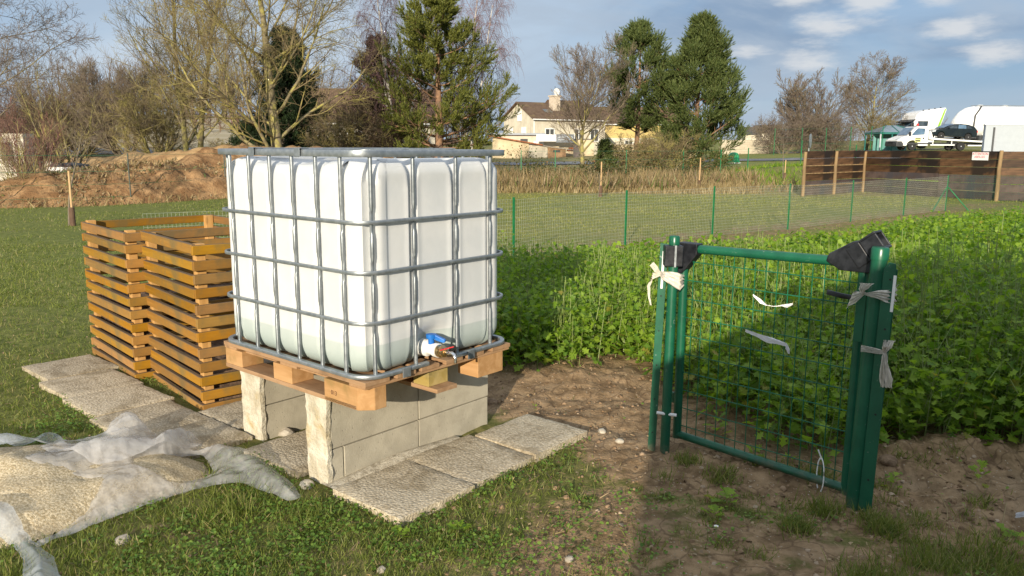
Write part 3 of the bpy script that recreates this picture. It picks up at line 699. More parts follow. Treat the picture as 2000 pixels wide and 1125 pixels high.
def upright(x, y, nx_, ny_):
    # crimped square tube; (nx_, ny_) points outwards
    P = []; S = []
    zz = [.165]; dents = []
    for z in ring_z:
        for s_ in (-1, 1): dents.append(z + s_ * .052)
    zz = sorted(set([.165, 1.146] + [round(d + o, 4) for d in dents for o in (-.018, -.009, 0, .009, .018)] + [round(z + o, 4) for z in ring_z for o in (-.02, 0, .02)]))
    mb = MB(); n = 8; pr = -1
    for z in zz:
        d = min(abs(z - q) for q in dents); nearring = min(abs(z - q) for q in ring_z)
        w = .0082 if d > .012 else .0066; dep = .0085 if d > .012 else .0072
        if nearring < .045: w = .0075; dep = .006
        off = -.002 if nearring < .05 else 0.0
        for j in range(n):
            a = 2 * math.pi * (j + .5) / n; c, s_ = math.cos(a), math.sin(a); c = math.copysign(abs(c) ** .5, c); s_ = math.copysign(abs(s_) ** .5, s_)
            tx, ty = -ny_, nx_
            mb.v.append((x + tx * c * w + nx_ * (s_ * dep + off), y + ty * c * w + ny_ * (s_ * dep + off), z))
        if pr >= 0:
            for j in range(n): mb.f.append((pr + j, pr + (j + 1) % n, pr + n + (j + 1) % n, pr + n + j)); mb.m.append(0)
        pr = len(mb.v) - n
    return mb.build('upright_bar', MAT['galv'], TK, smooth='auto')
for b in LB: upright(.016, b, -1, 0); upright(.984, b, 1, 0)
for b in RB: upright(b, .016, 0, -1); upright(b, 1.184, 0, 1)
for b in (.42, .80): MB().box(-.004, 1.004, b - .015, b + .015, 1.176, 1.184).build('top_strap', MAT['galv'], TK, bevel=.002)
for b in (.42, .80):
    mb = MB(); mb.box(-.020, -.016, b - .022, b + .022, 1.143, 1.186); mb.box(-.016, .03, b - .022, b + .022, 1.182, 1.186); mb.build('strap_clamp', MAT['galv'], TK, bevel=.002)
for b in (.235, .675): MB().box(b - .025, b + .025, -.022, -.018, .125, .172).build('rail_clip', MAT['galv'], TK, bevel=.002)
# valve: white neck, blue lever, brass adaptor, little red-lever tap with chrome spout
vv = thing('valve', None, None); vv.parent = TK; vv.location = (.418, .004, .222); vv.scale = (.86, .86, .86)
RX = Matrix.Rotation(R_(90), 4, 'X')
def ycyl(prof, mat, name, par=None, loc=(0, 0, 0), n=28):
    o = MB().lathe([(r, z) for r, z in prof], n, M=RX).build(name, mat, par or vv, smooth='auto'); o.location = loc; return o
# lathe z runs to -y after the turn
ycyl([(.02, -.09), (.048, -.09), (.048, -.03), (.034, -.025), (.034, .030), (.040, .033), (.040, .058), (.02, .058)], MAT['white_trim'], 'valve_body')
ycyl([(.01, .063), (.036, .063), (.036, .085), (.030, .088), (.030, .108), (.018, .112), (.018, .122), (.01, .122)], MAT['brass'], 'brass_adaptor')
MB().lathe([(.005, .03), (.018, .03), (.018, .062), (.030, .064), (.030, .086), (.005, .09)], 20).build('valve_stem', MAT['blue_plastic'], vv, smooth='auto')
mb = MB(); Q = Matrix.Rotation(R_(-62), 4, 'Z'); Q.translation = (0, 0, .072)
mb.prism([(-.026, -.010), (.018, -.010), (.026, -.018), (.074, -.032), (.085, -.027), (.085, -.013), (.026, .014), (-.026, .014)], -.014, .014, M=Q); mb.build('blue_lever', MAT['blue_plastic'], vv, bevel=.005)
tp = MB(); tp.tube([(0, -.115, 0), (0, -.15, 0)], .011, 14); tp.tube([(0, -.14, 0), (.0, -.165, .004), (.0, -.182, -.006), (.0, -.19, -.028), (.0, -.19, -.048)], [.010, .0095, .009, .0085, .008], 14); tp.tube([(0, -.132, .0), (0, -.132, .022)], .007, 12)
tp = tp.build('tap', MAT['chrome'], vv, smooth='auto')
mb = MB(); mb.beam((-.045, -.115, .020), (.032, -.146, .031), .012, .005); mb.build('red_lever', MAT['red_plastic'], tp, bevel=.002)

# ------------------------------------------------------------------ slatted compost bins
MAT['larch'] = wood('weathered_orange_larch', (.235, .118, .032), (.315, .165, .044), (.175, .115, .046), .9, .5, .75, 0, objvar=.20, tw=(.42, .66))
MAT['larch_top'] = wood('dark_topped_larch', (.115, .076, .044), (.17, .115, .066), (.085, .06, .037), .9, .5, .8, 0)
MAT['post_wood'] = wood('fresh_orange_post', (.42, .225, .07), (.52, .30, .105), (.34, .20, .07), 1, .3, .7, 2)
def bin_(name, corner, heading, W, D, rows, pitch, hb, label, seed, cut=None):
    # local x runs along the right-hand face, y along the left-hand face
    t_ = thing(name, label, 'compost bin', (corner[0], corner[1], float(hgt(corner[0], corner[1]))), heading, 'slatted wooden compost bins')
    r = random.Random(seed); th = .027
    def slat(x0, x1, y0, y1, z0, ax):
        L = (x1 - x0) if ax == 0 else (y1 - y0); T = th
        mb = MB(); a = (r.random() - .5) * .014
        # board in its own axis so the grain runs along it
        mb.box(0, L, 0, T, 0, hb, jit=.003, rnd=r)
        o = mb.build('slat', [MAT['larch'], MAT['larch_top']], t_, bevel=.003, seg=1)
        for p in o.data.polygons:
            if p.normal.z > .9: p.material_index = 1
        if ax == 0: o.location = (x0, y0, z0 + a)
        else: o.location = (x0 + T, y0, z0 + a); o.rotation_euler = (0, 0, R_(90))
        o.rotation_euler.z += (r.random() - .5) * .014; o.rotation_euler.x = (r.random() - .5) * .07; o.rotation_euler.y = (r.random() - .5) * .012
    for k in range(rows):
        z = -.015 + k * pitch
        slat(0, th, th + .001, D - .001 - th, z, 1)                 # left face, between the boards of the others
        slat(W - th, W, th + .001, D - .001 - th, z, 1)
        slat(0, W, 0, th, z, 0)
        slat(0, W, D - th, D, z, 0)
    for (x, y) in ((th + .002, th + .002), (W - th - .062, th + .002), (th + .002, D - th - .062), (W - th - .062, D - th - .062)):
        MB().box(x, x + .06, y, y + .06, -.04, rows * pitch - .03 - .02 * r.random()).build('corner_post', MAT['post_wood'], t_, bevel=.003)
    return t_
HB = math.atan2(.663, .749)
c2w = (-1.935, 4.79)
bin2 = bin_('compost_bin', c2w, HB, 1.0, 1.02, 12, .0915, .060, 'slatted orange compost bin right beside the white water tank', 21)
c1w = (-2.66, 5.44)
bin1 = bin_('compost_bin', c1w, HB + .02, 1.04, 1.04, 12, .0915, .060, 'slatted orange compost bin at left end, farther from the water tank', 22)
MAT['compost'] = pbr('dark_compost', (.055, .033, .02), (.14, .09, .06), 30, .95, .9, 60, c3=(.20, .13, .085), s3=14)
def compost(corner, heading, w, h, seed, label):
    n = 40; V = []; F = []; d = Matrix.Rotation(heading, 2)
    for j in range(n + 1):
        for i in range(n + 1):
            u, q = .05 + (w - .1) * i / n, .05 + (w - .1) * j / n; e = min(i, j, n - i, n - j)
            z = (h + .10 * (float(fbm(u * 4, q * 4, seed)) - .5) + .05 * (float(fbm(u * 14, q * 14, seed)) - .5) + .07 * math.sin(math.pi * i / n) * math.sin(math.pi * j / n)) if e else -.03
            p = d @ Vector((u, q)); V.append((corner[0] + p.x, corner[1] + p.y, z))
    for j in range(n):
        for i in range(n): F.append((j * (n + 1) + i, j * (n + 1) + i + 1, (j + 1) * (n + 1) + i + 1, (j + 1) * (n + 1) + i))
    tag(fast('compost', V, F, MAT['compost'], None, True), label, 'compost')
compost(c2w, HB, 1.0, .20, 4, 'dark compost in the bottom of the bin beside the tank')
compost(c1w, HB + .02, 1.04, .50, 9, 'brown shavings filling the lower half of the far left bin')

# ------------------------------------------------------------------ sand heap and plastic sheets
m, t = newmat('pale_gravelly_sand'); N = NT(t); v = N.n('ShaderNodeNewGeometry').outputs['Position']
col = N.mix(N.ss(N.noise(v, 95, 3, .6), .36, .64), (.36, .285, .17), (.62, .53, .37)); col = N.mix(N.math('MULTIPLY', N.ss(N.noise(v, 5, 5, .6), .5, .7), .6), col, (.29, .235, .155))
N.out(N.pri(col, .95, 0, N.bump(N.noise(v, 90, 4, .7), .9, .012), .15)); MAT['sand'] = m
xs = np.arange(-3.15, -1.35, .02); ys = np.arange(2.95, 4.3, .02); SX, SY = np.meshgrid(xs, ys)
hz = heap_h(SX, SY); SZ = hgt(SX, SY) + hz + .012 * (fbm(SX * 14, SY * 14, 8) - .5) + .03 * (fbm(SX * 5, SY * 5, 9) - .5) * sstep(0, .05, hz) - .012 + .02 * sstep(0, .01, hz)
ii = np.arange(SX.size).reshape(SX.shape); F = np.stack([ii[:-1, :-1], ii[:-1, 1:], ii[1:, 1:], ii[1:, :-1]], -1).reshape(-1, 4)
live = ((hz + .02 * (fbm(SX * 6, SY * 6, 2) - .5)) > .0).ravel()[F].all(1)
tag(fast('sand_heap', np.stack([SX, SY, SZ], -1), F[live], MAT['sand'], None, True), 'low heap of pale gravelly sand under the plastic sheet', 'sand heap')
def polyplastic(name, c, alpha, rough=.28):
    m, t = newmat(name); N = NT(t); v = N.coord('Object')
    n = N.noise(v, 7, 5, .6, 1.0)
    sh = N.pri(N.mix(N.ss(n, .35, .65), tuple(x * .88 for x in c), c), rough, 0, N.bump(N.math('ADD', N.vor(N.coord('Object', (1, 1, .6)), 17), N.math('MULTIPLY', N.noise(v, 40, 3, .6, 1.0), .35)), .38, .03), .7)
    tl = N.n('ShaderNodeBsdfTranslucent'); N.put(tl.inputs[0], c)
    m1 = N.n('ShaderNodeMixShader'); m1.inputs[0].default_value = .35; N.l(sh, m1.inputs[1]); N.l(tl.outputs[0], m1.inputs[2])
    tr = N.n('ShaderNodeBsdfTransparent'); m2 = N.n('ShaderNodeMixShader'); N.put(m2.inputs[0], N.ss(n, .3, .7, alpha - .12, alpha + .12)); N.l(tr.outputs[0], m2.inputs[1]); N.l(m1.outputs[0], m2.inputs[2]); N.out(m2.outputs[0]); return m
MAT['sheet'] = polyplastic('milky_plastic_sheet', (.70, .69, .68), .42, .10)
MAT['sheet_blue'] = polyplastic('bluish_plastic_sheet', (.68, .73, .78), .44, .10)
MAT['tie'] = polyplastic('beige_plastic_strip', (.90, .83, .72), .9, .35)
def sheet(name, poly, hole, step, zf, mat, label, seed, cat='plastic sheet'):
    from mathutils.geometry import delaunay_2d_cdt
    def dense(Q, amp):
        # smooth closed outline through the given points, lightly ragged
        Q = np.array(Q, float); n = len(Q); out = []
        for i in range(n):
            p0, p1, p2, p3 = Q[i - 1], Q[i], Q[(i + 1) % n], Q[(i + 2) % n]; k = max(2, int(np.hypot(*(p2 - p1)) / step))
            for j in range(k):
                u = j / k; out.append(.5 * (2 * p1 + (p2 - p0) * u * .7 + (2 * p0 - 5 * p1 + 4 * p2 - p3) * u * u * .7 + (3 * p1 - p0 - 3 * p2 + p3) * u ** 3 * .7 + .6 * (p2 - p1) * (3 * u * u - 2 * u ** 3)))
        out = np.array(out); out[:, 0] += amp * (fbm(out[:, 0] * 22, out[:, 1] * 22, seed) - .5); out[:, 1] += amp * (fbm(out[:, 0] * 22, out[:, 1] * 22, seed + 9) - .5); return out
    B0 = dense(poly, .018); loops = [B0] + ([dense(hole, .02)] if hole else [])
    P = B0; x0, y0 = P.min(0); x1, y1 = P.max(0); A, B = np.meshgrid(np.arange(x0, x1, step), np.arange(y0, y1, step)); A = A + (np.arange(A.shape[0])[:, None] % 2) * step / 2
    g = np.c_[A.ravel(), B.ravel()]; d = polydist(g[:, 0], g[:, 1], [tuple(p) for p in loops[0]])
    if hole: d = np.minimum(d, -polydist(g[:, 0], g[:, 1], [tuple(p) for p in loops[1]]))
    g = g[d > step * .6]; pts = []; edges = []
    for L in loops:
        b = len(pts); pts += [Vector(p) for p in L]; edges += [(b + i, b + (i + 1) % len(L)) for i in range(len(L))]
    pts += [Vector(p) for p in g]
    v2, e2, f2, *_ = delaunay_2d_cdt(pts, edges, [], 1, 1e-5)
    V = np.array([tuple(p) for p in v2]); F = np.array([f for f in f2 if len(f) == 3]); c = V[F].mean(1)
    ok = inpoly(c[:, 0], c[:, 1], [tuple(p) for p in loops[0]])
    if hole: ok &= ~inpoly(c[:, 0], c[:, 1], [tuple(p) for p in loops[1]])
    F = F[ok]; d = np.maximum(polydist(V[:, 0], V[:, 1], [tuple(p) for p in loops[0]]), 0)
    if hole: d = np.minimum(d, np.maximum(-polydist(V[:, 0], V[:, 1], [tuple(p) for p in loops[1]]), 0))
    Z = hgt(V[:, 0], V[:, 1], False) + zf(V[:, 0], V[:, 1], d)
    return tag(fast(name, np.c_[V, Z], F, mat, None, True), label, cat)
def ridged(x, y, s, seed): return 1 - np.abs(2 * fbm(x * s, y * s, seed, 3, .5) - 1)
def gauss(x, y, cx, cy, rx, ry, ang=0):
    c, s = math.cos(ang), math.sin(ang); u = (x - cx) * c + (y - cy) * s; v = -(x - cx) * s + (y - cy) * c
    return np.exp(-(u / rx) ** 2 - (v / ry) ** 2)
main = [(-2.55, 3.60), (-2.43, 3.82), (-2.40, 3.99), (-2.27, 4.15), (-2.26, 4.28), (-2.15, 4.36), (-2.0, 4.28), (-1.88, 4.12), (-1.76, 4.20), (-1.69, 4.17), (-1.68, 4.06), (-1.587, 4.13), (-1.355, 4.01), (-1.12, 3.72), (-.98, 3.50), (-1.03, 3.46), (-1.32, 3.66), (-1.478, 3.62), (-1.646, 3.44), (-1.816, 3.22), (-1.93, 3.03), (-1.96, 3.07), (-1.90, 3.26), (-1.96, 3.51), (-2.156, 3.50), (-2.334, 3.55)]
hole = [(-1.80, 3.70), (-1.84, 3.80), (-1.74, 3.93), (-1.655, 4.0), (-1.58, 3.93), (-1.50, 3.77), (-1.60, 3.66), (-1.70, 3.67)]
def fold(x, y, ang, f, seed, sharp=1.6):
    # long soft creases running along one direction
    c, q = math.cos(ang), math.sin(ang); u = x * c + y * q; v = -x * q + y * c
    v = v + .10 * (fbm(u * 1.8, v * 1.8, seed) - .5)
    return np.abs(1 - 2 * fbm(u * f * .22, v * f, seed + 5, 2, .4)) ** sharp
def zmain(x, y, d):
    z = .02 + heap_h(x, y) * .8
    peak = gauss(x, y, -2.12, 4.20, .11, .16, .5); z = z + .17 * peak * (1 - .35 * np.abs(np.sin((x - y) * 26)))
    z = z + .10 * gauss(x, y, -1.77, 4.05, .035, .20, -.15) + .06 * gauss(x, y, -1.42, 3.92, .17, .08, -.7) + .06 * gauss(x, y, -1.98, 3.82, .25, .07, .6) + .035 * gauss(x, y, -1.2, 3.70, .25, .05, -.85)
    z = z + .045 * fold(x, y, .62, 4.0, 3, 1.0) * .7 + .026 * fold(x, y, -.80, 5.0, 8, 1.0) * sstep(-1.9, -1.4, x) + .020 * fold(x, y, 1.3, 6.0, 14, 1.0) + .020 * fold(x, y, .15, 9, 21, .8) + .013 * fold(x, y, 2.2, 15, 25, .8) + .007 * fold(x, y, .9, 31, 29, .9)
    return .85 * z * (.45 + .55 * sstep(0, .06, d)) + .010 + .012 * (fbm(x * 17, y * 17, 77) - .4) * sstep(.05, 0, d)
sheet('plastic_sheet', main, hole, .0095, zmain, MAT['sheet'], 'large crumpled translucent plastic sheet draped over sand beside the blocks', 6)
main2 = [(-2.40, 3.86), (-2.24, 4.12), (-2.0, 4.10), (-1.80, 4.12), (-1.66, 4.05), (-1.74, 3.92), (-1.84, 3.80), (-1.98, 3.66), (-2.20, 3.70)]
strip1 = [(-2.30, 3.25), (-2.13, 3.19), (-1.99, 3.07), (-1.81, 2.92), (-1.66, 2.70), (-1.80, 2.70), (-1.94, 2.93), (-2.12, 3.08), (-2.3, 3.13)]
sheet('plastic_sheet', main2, None, .0095, lambda x, y, d: zmain(x, y, d + .05) + .016 + .02 * fold(x, y, .4, 8, 41, .9) * sstep(0, .05, d), MAT['sheet'], 'second fold of clear plastic lying over the middle of the large sheet', 16)
sheet('plastic_sheet', strip1, None, .012, lambda x, y, d: .03 + heap_h(x, y) + .025 * fold(x, y, -.75, 9, 2) + .012 * fold(x, y, .3, 20, 4) + .035 * sstep(.0, .07, d), MAT['sheet_blue'], 'narrow bluish strip of plastic at the bottom left corner', 3)
strip2 = [(-3.1, 4.25), (-2.85, 4.22), (-2.69, 4.12), (-2.59, 4.24), (-2.45, 4.17), (-2.44, 4.08), (-2.50, 3.98), (-2.62, 3.86), (-3.0, 3.8)]
sheet('plastic_sheet', strip2, None, .014, lambda x, y, d: .03 + heap_h(x, y) + .05 * fold(x, y, .2, 6, 12) + .02 * fold(x, y, 1.1, 12, 5) + .05 * sstep(0, .1, d), MAT['sheet_blue'], 'folded bluish plastic piece behind the sand heap at left edge', 4)

# ------------------------------------------------------------------ the unmounted gate and its posts
def zg(x, y): return float(hgt(np.array([x]), np.array([y]))[0])
gp = thing('gate_post', 'round green gate post on the left of the gate leaf', 'gate post', (.838, 4.135, zg(.838, 4.135)))
gp.rotation_euler = (R_(-1.2), R_(.6), 0)
MB().tube([(0, 0, -.15), (0, 0, 1.165)], .0255, 20).build('post_tube', MAT['green_scuff'], gp, smooth='auto')
MB().lathe([(.004, 1.150), (.0285, 1.150), (.0285, 1.186), (.024, 1.194), (.004, 1.195)], 24).build('post_cap', MAT['green_paint'], gp, smooth='auto')
mb = MB(); mb.box(-.052, .043, -.040, .034, 1.035, 1.145); mb.build('hinge_collar', MAT['black_plastic'], gp, bevel=.006)
MB().box(-.004, .006, -.0425, -.040, 1.033, 1.147).build('collar_seam', MAT['galv'], gp)
MB().tube([(-.055, -.01, .235), (.05, -.02, .225)], .009, 10).build('white_stub', MAT['white_trim'], gp, smooth='auto')
lp = thing('fixing_bar', 'flat green perforated bar standing left of the round gate post', 'metal bar', (.772, 4.17, zg(.77, 4.17))); lp.rotation_euler = (R_(-1.4), R_(1.2), R_(-20))
mb = MB(); mb.box(-.021, .021, -.003, .003, -.05, 1.14); mb.box(-.021, -.017, .003, .028, -.05, 1.14); mb.build('bar_profile', MAT['green_scuff'], lp, bevel=.0015)
for k in range(6): MB().lathe([(.0005, -.0012), (.0042, -.0012), (.0042, .0008), (.0005, .0008)], 10, M=Matrix.Translation((0, -.0035, .10 + .19 * k)) @ RX).build('screw_hole', MAT['black_rubber'], lp)
MB().box(-.006, .006, -.0045, -.0035, .90, 1.10).build('label_strip', MAT['white_trim'], lp)
# leaf
A_ = Vector((.925, 4.245, 0)); B_ = Vector((1.600, 3.585, 0)); gd = (B_ - A_); GL = gd.length; ghd = math.atan2(gd.y, gd.x)
GLF = thing('gate_leaf', 'green tubular gate leaf filled with welded wire mesh, standing in soil', 'gate', (A_.x, A_.y, zg(A_.x, A_.y)), ghd)
zb0, zt0, zb1, zt1 = .055, 1.10, .03, 1.118
RT = .0235
frame = MB()
frame.tube([(0, 0, zb0 - .02), (0, 0, zt0)], RT, 18); frame.tube([(GL, 0, zb1 - .045), (GL, 0, zt1)], RT, 18)
frame.tube([(0, 0, zt0), (GL, 0, zt1)], RT, 18); frame.tube([(.012, 0, zb0), (GL - .012, 0, zb1)], RT * .93, 18)
frame = frame.build('frame', MAT['green_scuff'], GLF, smooth='auto')
wm = MB(); nw = 15
for k in range(nw):
    x = .03 + (GL - .06) * (k + .5) / nw; wm.tube([(x, .0, zb0), (x, .0, zt0)], .0026, 6)
for k in range(10):
    z = .03 + (1.02) * (k + .5) / 10 + .02; wm.tube([(.0, -.004, z + .012), (GL, -.004, z + .006)], .0027, 6)
wm.build('wire_mesh', MAT['wire_green'], GLF, smooth='auto')
# black corner brackets
mb = MB(); mb.prism([(-.027, .965), (.004, .965), (.092, 1.075), (.092, 1.132), (-.030, 1.132)], -.031, .031); mb.build('corner_bracket', MAT['black_plastic'], GLF, bevel=.005)
mb = MB(); mb.prism([(GL - .165, 1.115), (GL - .10, 1.078), (GL + .045, 1.078), (GL + .045, 1.10), (GL + .005, 1.225), (GL - .05, 1.215), (GL - .155, 1.15)], -.032, .032); cb = mb.build('corner_bracket', MAT['black_plastic'], GLF, bevel=.005)
Q = Matrix.Translation((GL + .008, 0, 1.180)) @ Matrix.Rotation(R_(-38), 4, 'Y')
mb = MB(); mb.box(-.07, .0, -.037, .037, -.055, .048, M=Q); mb.build('bracket_sleeve', MAT['black_plastic'], GLF, bevel=.005)
mb = MB()
for (a, b, c, d) in ((-.045, .045, .034, .045), (-.045, .045, -.045, -.034)): mb.box(.004, .085, a, b, .0 + c + .005, d + .005, M=Q)
for (a, b) in ((.034, .045), (-.045, -.034)): mb.box(.0042, .0848, a, b, -.029, .0388, M=Q)
mb.box(.006, .02, -.034, .034, -.029, .0388, M=Q); mb.build('bracket_sleeve', MAT['black_plastic'], GLF, bevel=.003)
# lever handle and lock
hd = MB(); hd.tube([(GL, -.02, .965), (GL, -.062, .965)], .012, 14); hd.tube([(GL + .005, -.062, .965), (GL - .06, -.066, .967), (GL - .135, -.060, .975)], 1, 10, sq=(.007, .012)); hd.build('lever_handle', MAT['black_plastic'], GLF, smooth='auto')
mb = MB(); mb.box(GL - .026, GL + .026, -.027, .027, .955, .99); mb.build('handle_collar', MAT['black_plastic'], GLF, bevel=.004)
MB().box(GL + .0225, GL + .034, -.010, .010, .74, 1.02).build('lock_plate', MAT['dark_trim'], GLF, bevel=.002)
MB().box(GL - .006, GL + .006, -.0262, -.022, .815, .85).build('keyhole', MAT['black_plastic'], GLF, bevel=.002)
for z in (.26, ): MB().box(-.06, -.022, -.006, .006, z - .03, z + .03).build('hinge_plate', MAT['green_paint'], GLF, bevel=.002)
MB().box(-.055, -.022, -.005, .005, .86, .95).build('hinge_plate', MAT['green_paint'], GLF, bevel=.002)
# right-hand post with channel
rp = thing('gate_post', 'stout green gate post with channel profile, right of the gate leaf', 'gate post', (1.585, 3.462, zg(1.58, 3.46)), ghd); rp.rotation_euler = (R_(-.4), R_(1.0), ghd + .15)
MB().tube([(0, 0, -.12), (0, 0, 1.17)], .034, 22).build('post_tube', MAT['green_scuff'], rp, smooth='auto')
MB().lathe([(.004, 1.158), (.0375, 1.158), (.0375, 1.205), (.033, 1.213), (.004, 1.214)], 26).build('post_cap', MAT['green_paint'], rp, smooth='auto')
mb = MB(); mb.prism([(.028, -.03), (.055, -.045), (.085, -.06), (.078, 1.12), (.073, 1.15), (.045, 1.155), (.028, 1.12)], -.032, -.027); mb.box(.025, .076, .012, .018, -.03, 1.12)
mb.build('channel', MAT['green_scuff'], rp, bevel=.002)
for z in (.16, .47, .72, .86, 1.08): MB().lathe([(.0005, -.001), (.0048, -.001), (.0048, .001), (.0005, .001)], 10, M=Matrix.Translation((.058, -.0325, z)) @ RX).build('screw_hole', MAT['black_rubber'], rp)
MB().box(.070, .082, -.0335, -.0325, .94, 1.10).build('label_strip', MAT['white_trim'], rp)
MB().box(-.075, -.036, -.004, .004, .78, 1.02).build('strike_plate', MAT['green_paint'], rp, bevel=.002)

# plastic strips tied round bar and posts
def knot(name, segs, label, seed, mat=None, group=None, cat='plastic strip', w0=.05):
    # each seg: list of (point, width); a pleated ribbon
    rd = random.Random(seed); V = []; F = []
    for pts in segs:
        k = len(pts); n = 11; b = len(V)
        for i, (p, w, up) in enumerate(pts):
            p = Vector(p); q = Vector(pts[min(i + 1, k - 1)][0]) - Vector(pts[max(i - 1, 0)][0]); q.normalize(); u = Vector(up).normalized(); nn = q.cross(u).normalized()
            for j in range(n):
                s_ = (j / (n - 1) - .5) * w; pl = (.0055 + .05 * w) * math.sin(j * 2.4 + i * .35 + seed) * min(1, .3 + w / .06)
                V.append(tuple(p + u * (s_ + .002 * rd.random()) + nn * pl))
        for i in range(k - 1):
            for j in range(n - 1): F.append((b + i * n + j, b + i * n + j + 1, b + (i + 1) * n + j + 1, b + (i + 1) * n + j))
    o = fast(name, V, F, mat or MAT['tie'], None, True); tag(o, label, cat, group); return o
GT = 'plastic strips tied round the gate posts'
U = Vector((0, 0, 1))
def refine(ps, n=5):
    out = []
    for (p, w, u), (q, x, v_) in zip(ps, ps[1:]):
        for i in range(n):
            t_ = i / n; out.append((Vector(p).lerp(Vector(q), t_), .8 * (w + (x - w) * t_), Vector(u).lerp(Vector(v_), t_)))
    out.append((Vector(ps[-1][0]), ps[-1][1], Vector(ps[-1][2]))); return out
fr = Vector((-.30, -.95, 0)).normalized()     # towards the viewer
gx_ = Vector((.95, -.30, 0))
P0 = Vector((.838, 4.135, zg(.838, 4.135)))
def PL(r, f, z): return P0 + gx_ * (r * .76 + .012) + fr * f + U * z
knot('plastic_strip', [refine([(PL(-.10, .01, 1.0), .02, U), (PL(-.06, .045, .99), .06, U), (PL(.0, .05, .975), .095, U), (PL(.05, .038, .96), .11, U), (PL(.065, .0, .97), .06, U)]),
                       refine([(PL(-.085, .04, 1.0), .015, U), (PL(-.115, .05, 1.02), .04, U + gx_ * .6), (PL(-.15, .04, 1.05), .03, U + gx_)]),
                       refine([(PL(-.085, .04, .995), .02, U), (PL(-.14, .05, .985), .045, U), (PL(-.165, .045, .93), .02, gx_), (PL(-.16, .04, .87), .014, gx_), (PL(-.145, .045, .83), .008, gx_)])],
     'beige plastic strip knotted round the left gate post and flat bar', 1, group=GT)
P0 = Vector((1.585, 3.462, zg(1.58, 3.46))); gx_ = Vector((math.cos(ghd + .45), math.sin(ghd + .45), 0)); fr = Vector((-.42, -.90, 0)).normalized()
knot('plastic_strip', [refine([(PL(-.065, .055, 1.015), .015, U), (PL(-.035, .058, 1.01), .02, U), (PL(.02, .055, 1.01), .045, U), (PL(.075, .05, 1.005), .07, U), (PL(.115, .02, 1.01), .095, U)]),
                       refine([(PL(-.055, .055, 1.01), .02, U), (PL(-.09, .055, .995), .06, U), (PL(-.125, .05, .98), .085, U + gx_ * .3)]),
                       refine([(PL(-.055, .058, 1.01), .015, U), (PL(-.06, .065, 1.035), .045, gx_), (PL(-.045, .06, 1.06), .06, gx_)])],
     'beige plastic bow tied near the top of the right gate post', 2, group=GT)
knot('plastic_strip', [refine([(PL(-.045, .045, .765), .04, U), (PL(.0, .052, .762), .035, U), (PL(.05, .05, .757), .028, U), (PL(.082, .05, .757), .02, U)]),
                       refine([(PL(.082, .052, .757), .02, gx_), (PL(.09, .06, .785), .05, gx_), (PL(.10, .05, .812), .05, gx_)]),
                       refine([(PL(.082, .052, .757), .02, gx_), (PL(.085, .06, .71), .035, gx_), (PL(.10, .06, .64), .07, gx_), (PL(.105, .055, .60), .05, gx_)])],
     'beige plastic strip hanging from a knot halfway up the right gate post', 3, group=GT)
MAT['white_scrap'] = pbr('white_plastic_scrap', (.78, .78, .80), (.84, .84, .85), 9, .4)
def GP(u, z, o=-.012): p = A_ + gd * (u / GL); return Vector((p.x, p.y, GLF.location.z + z)) + Vector((-gd.y, gd.x, 0)).normalized() * o * 1.0
kk = knot('plastic_scrap', [refine([(GP(.415, .900), .010, U), (GP(.455, .875), .026, U), (GP(.49, .860), .005, U), (GP(.53, .858), .005, U), (GP(.565, .868), .007, U), (GP(.60, .872), .024, U), (GP(.625, .885), .010, U)])], 'thin white plastic scrap sagging on the upper part of gate mesh', 5, MAT['white_scrap'], cat='plastic scrap')
kk = knot('plastic_scrap', [refine([(GP(.385, .712), .016, U), (GP(.44, .702), .022, U), (GP(.505, .685), .045, U), (GP(.56, .682), .026, U), (GP(.605, .678), .02, U), (GP(.615, .655), .026, gd), (GP(.62, .635), .010, gd)])], 'wider torn white plastic scrap on the middle of gate mesh', 7, MAT['white_scrap'], cat='plastic scrap')
# cable tie
zt = MB(); p0 = GP(GL - .105, .02, .02)
loop = [GP(GL - .115 + .03 * math.cos(a) , .072 + .085 * math.sin(a), -.03 - .03 * math.cos(a)) for a in np.linspace(-.35 * math.pi, 1.35 * math.pi, 22)]
zt.tube(loop, 1, 8, sq=(.0018, .0045)); zt.tube([GP(GL - .115, .157, -.03), GP(GL - .13, .20, -.04)], 1, 6, sq=(.0015, .0035))
tag(zt.build('cable_tie', MAT['white_trim'], None, smooth='auto'), 'white cable tie looped round the bottom rail of gate', 'cable tie')
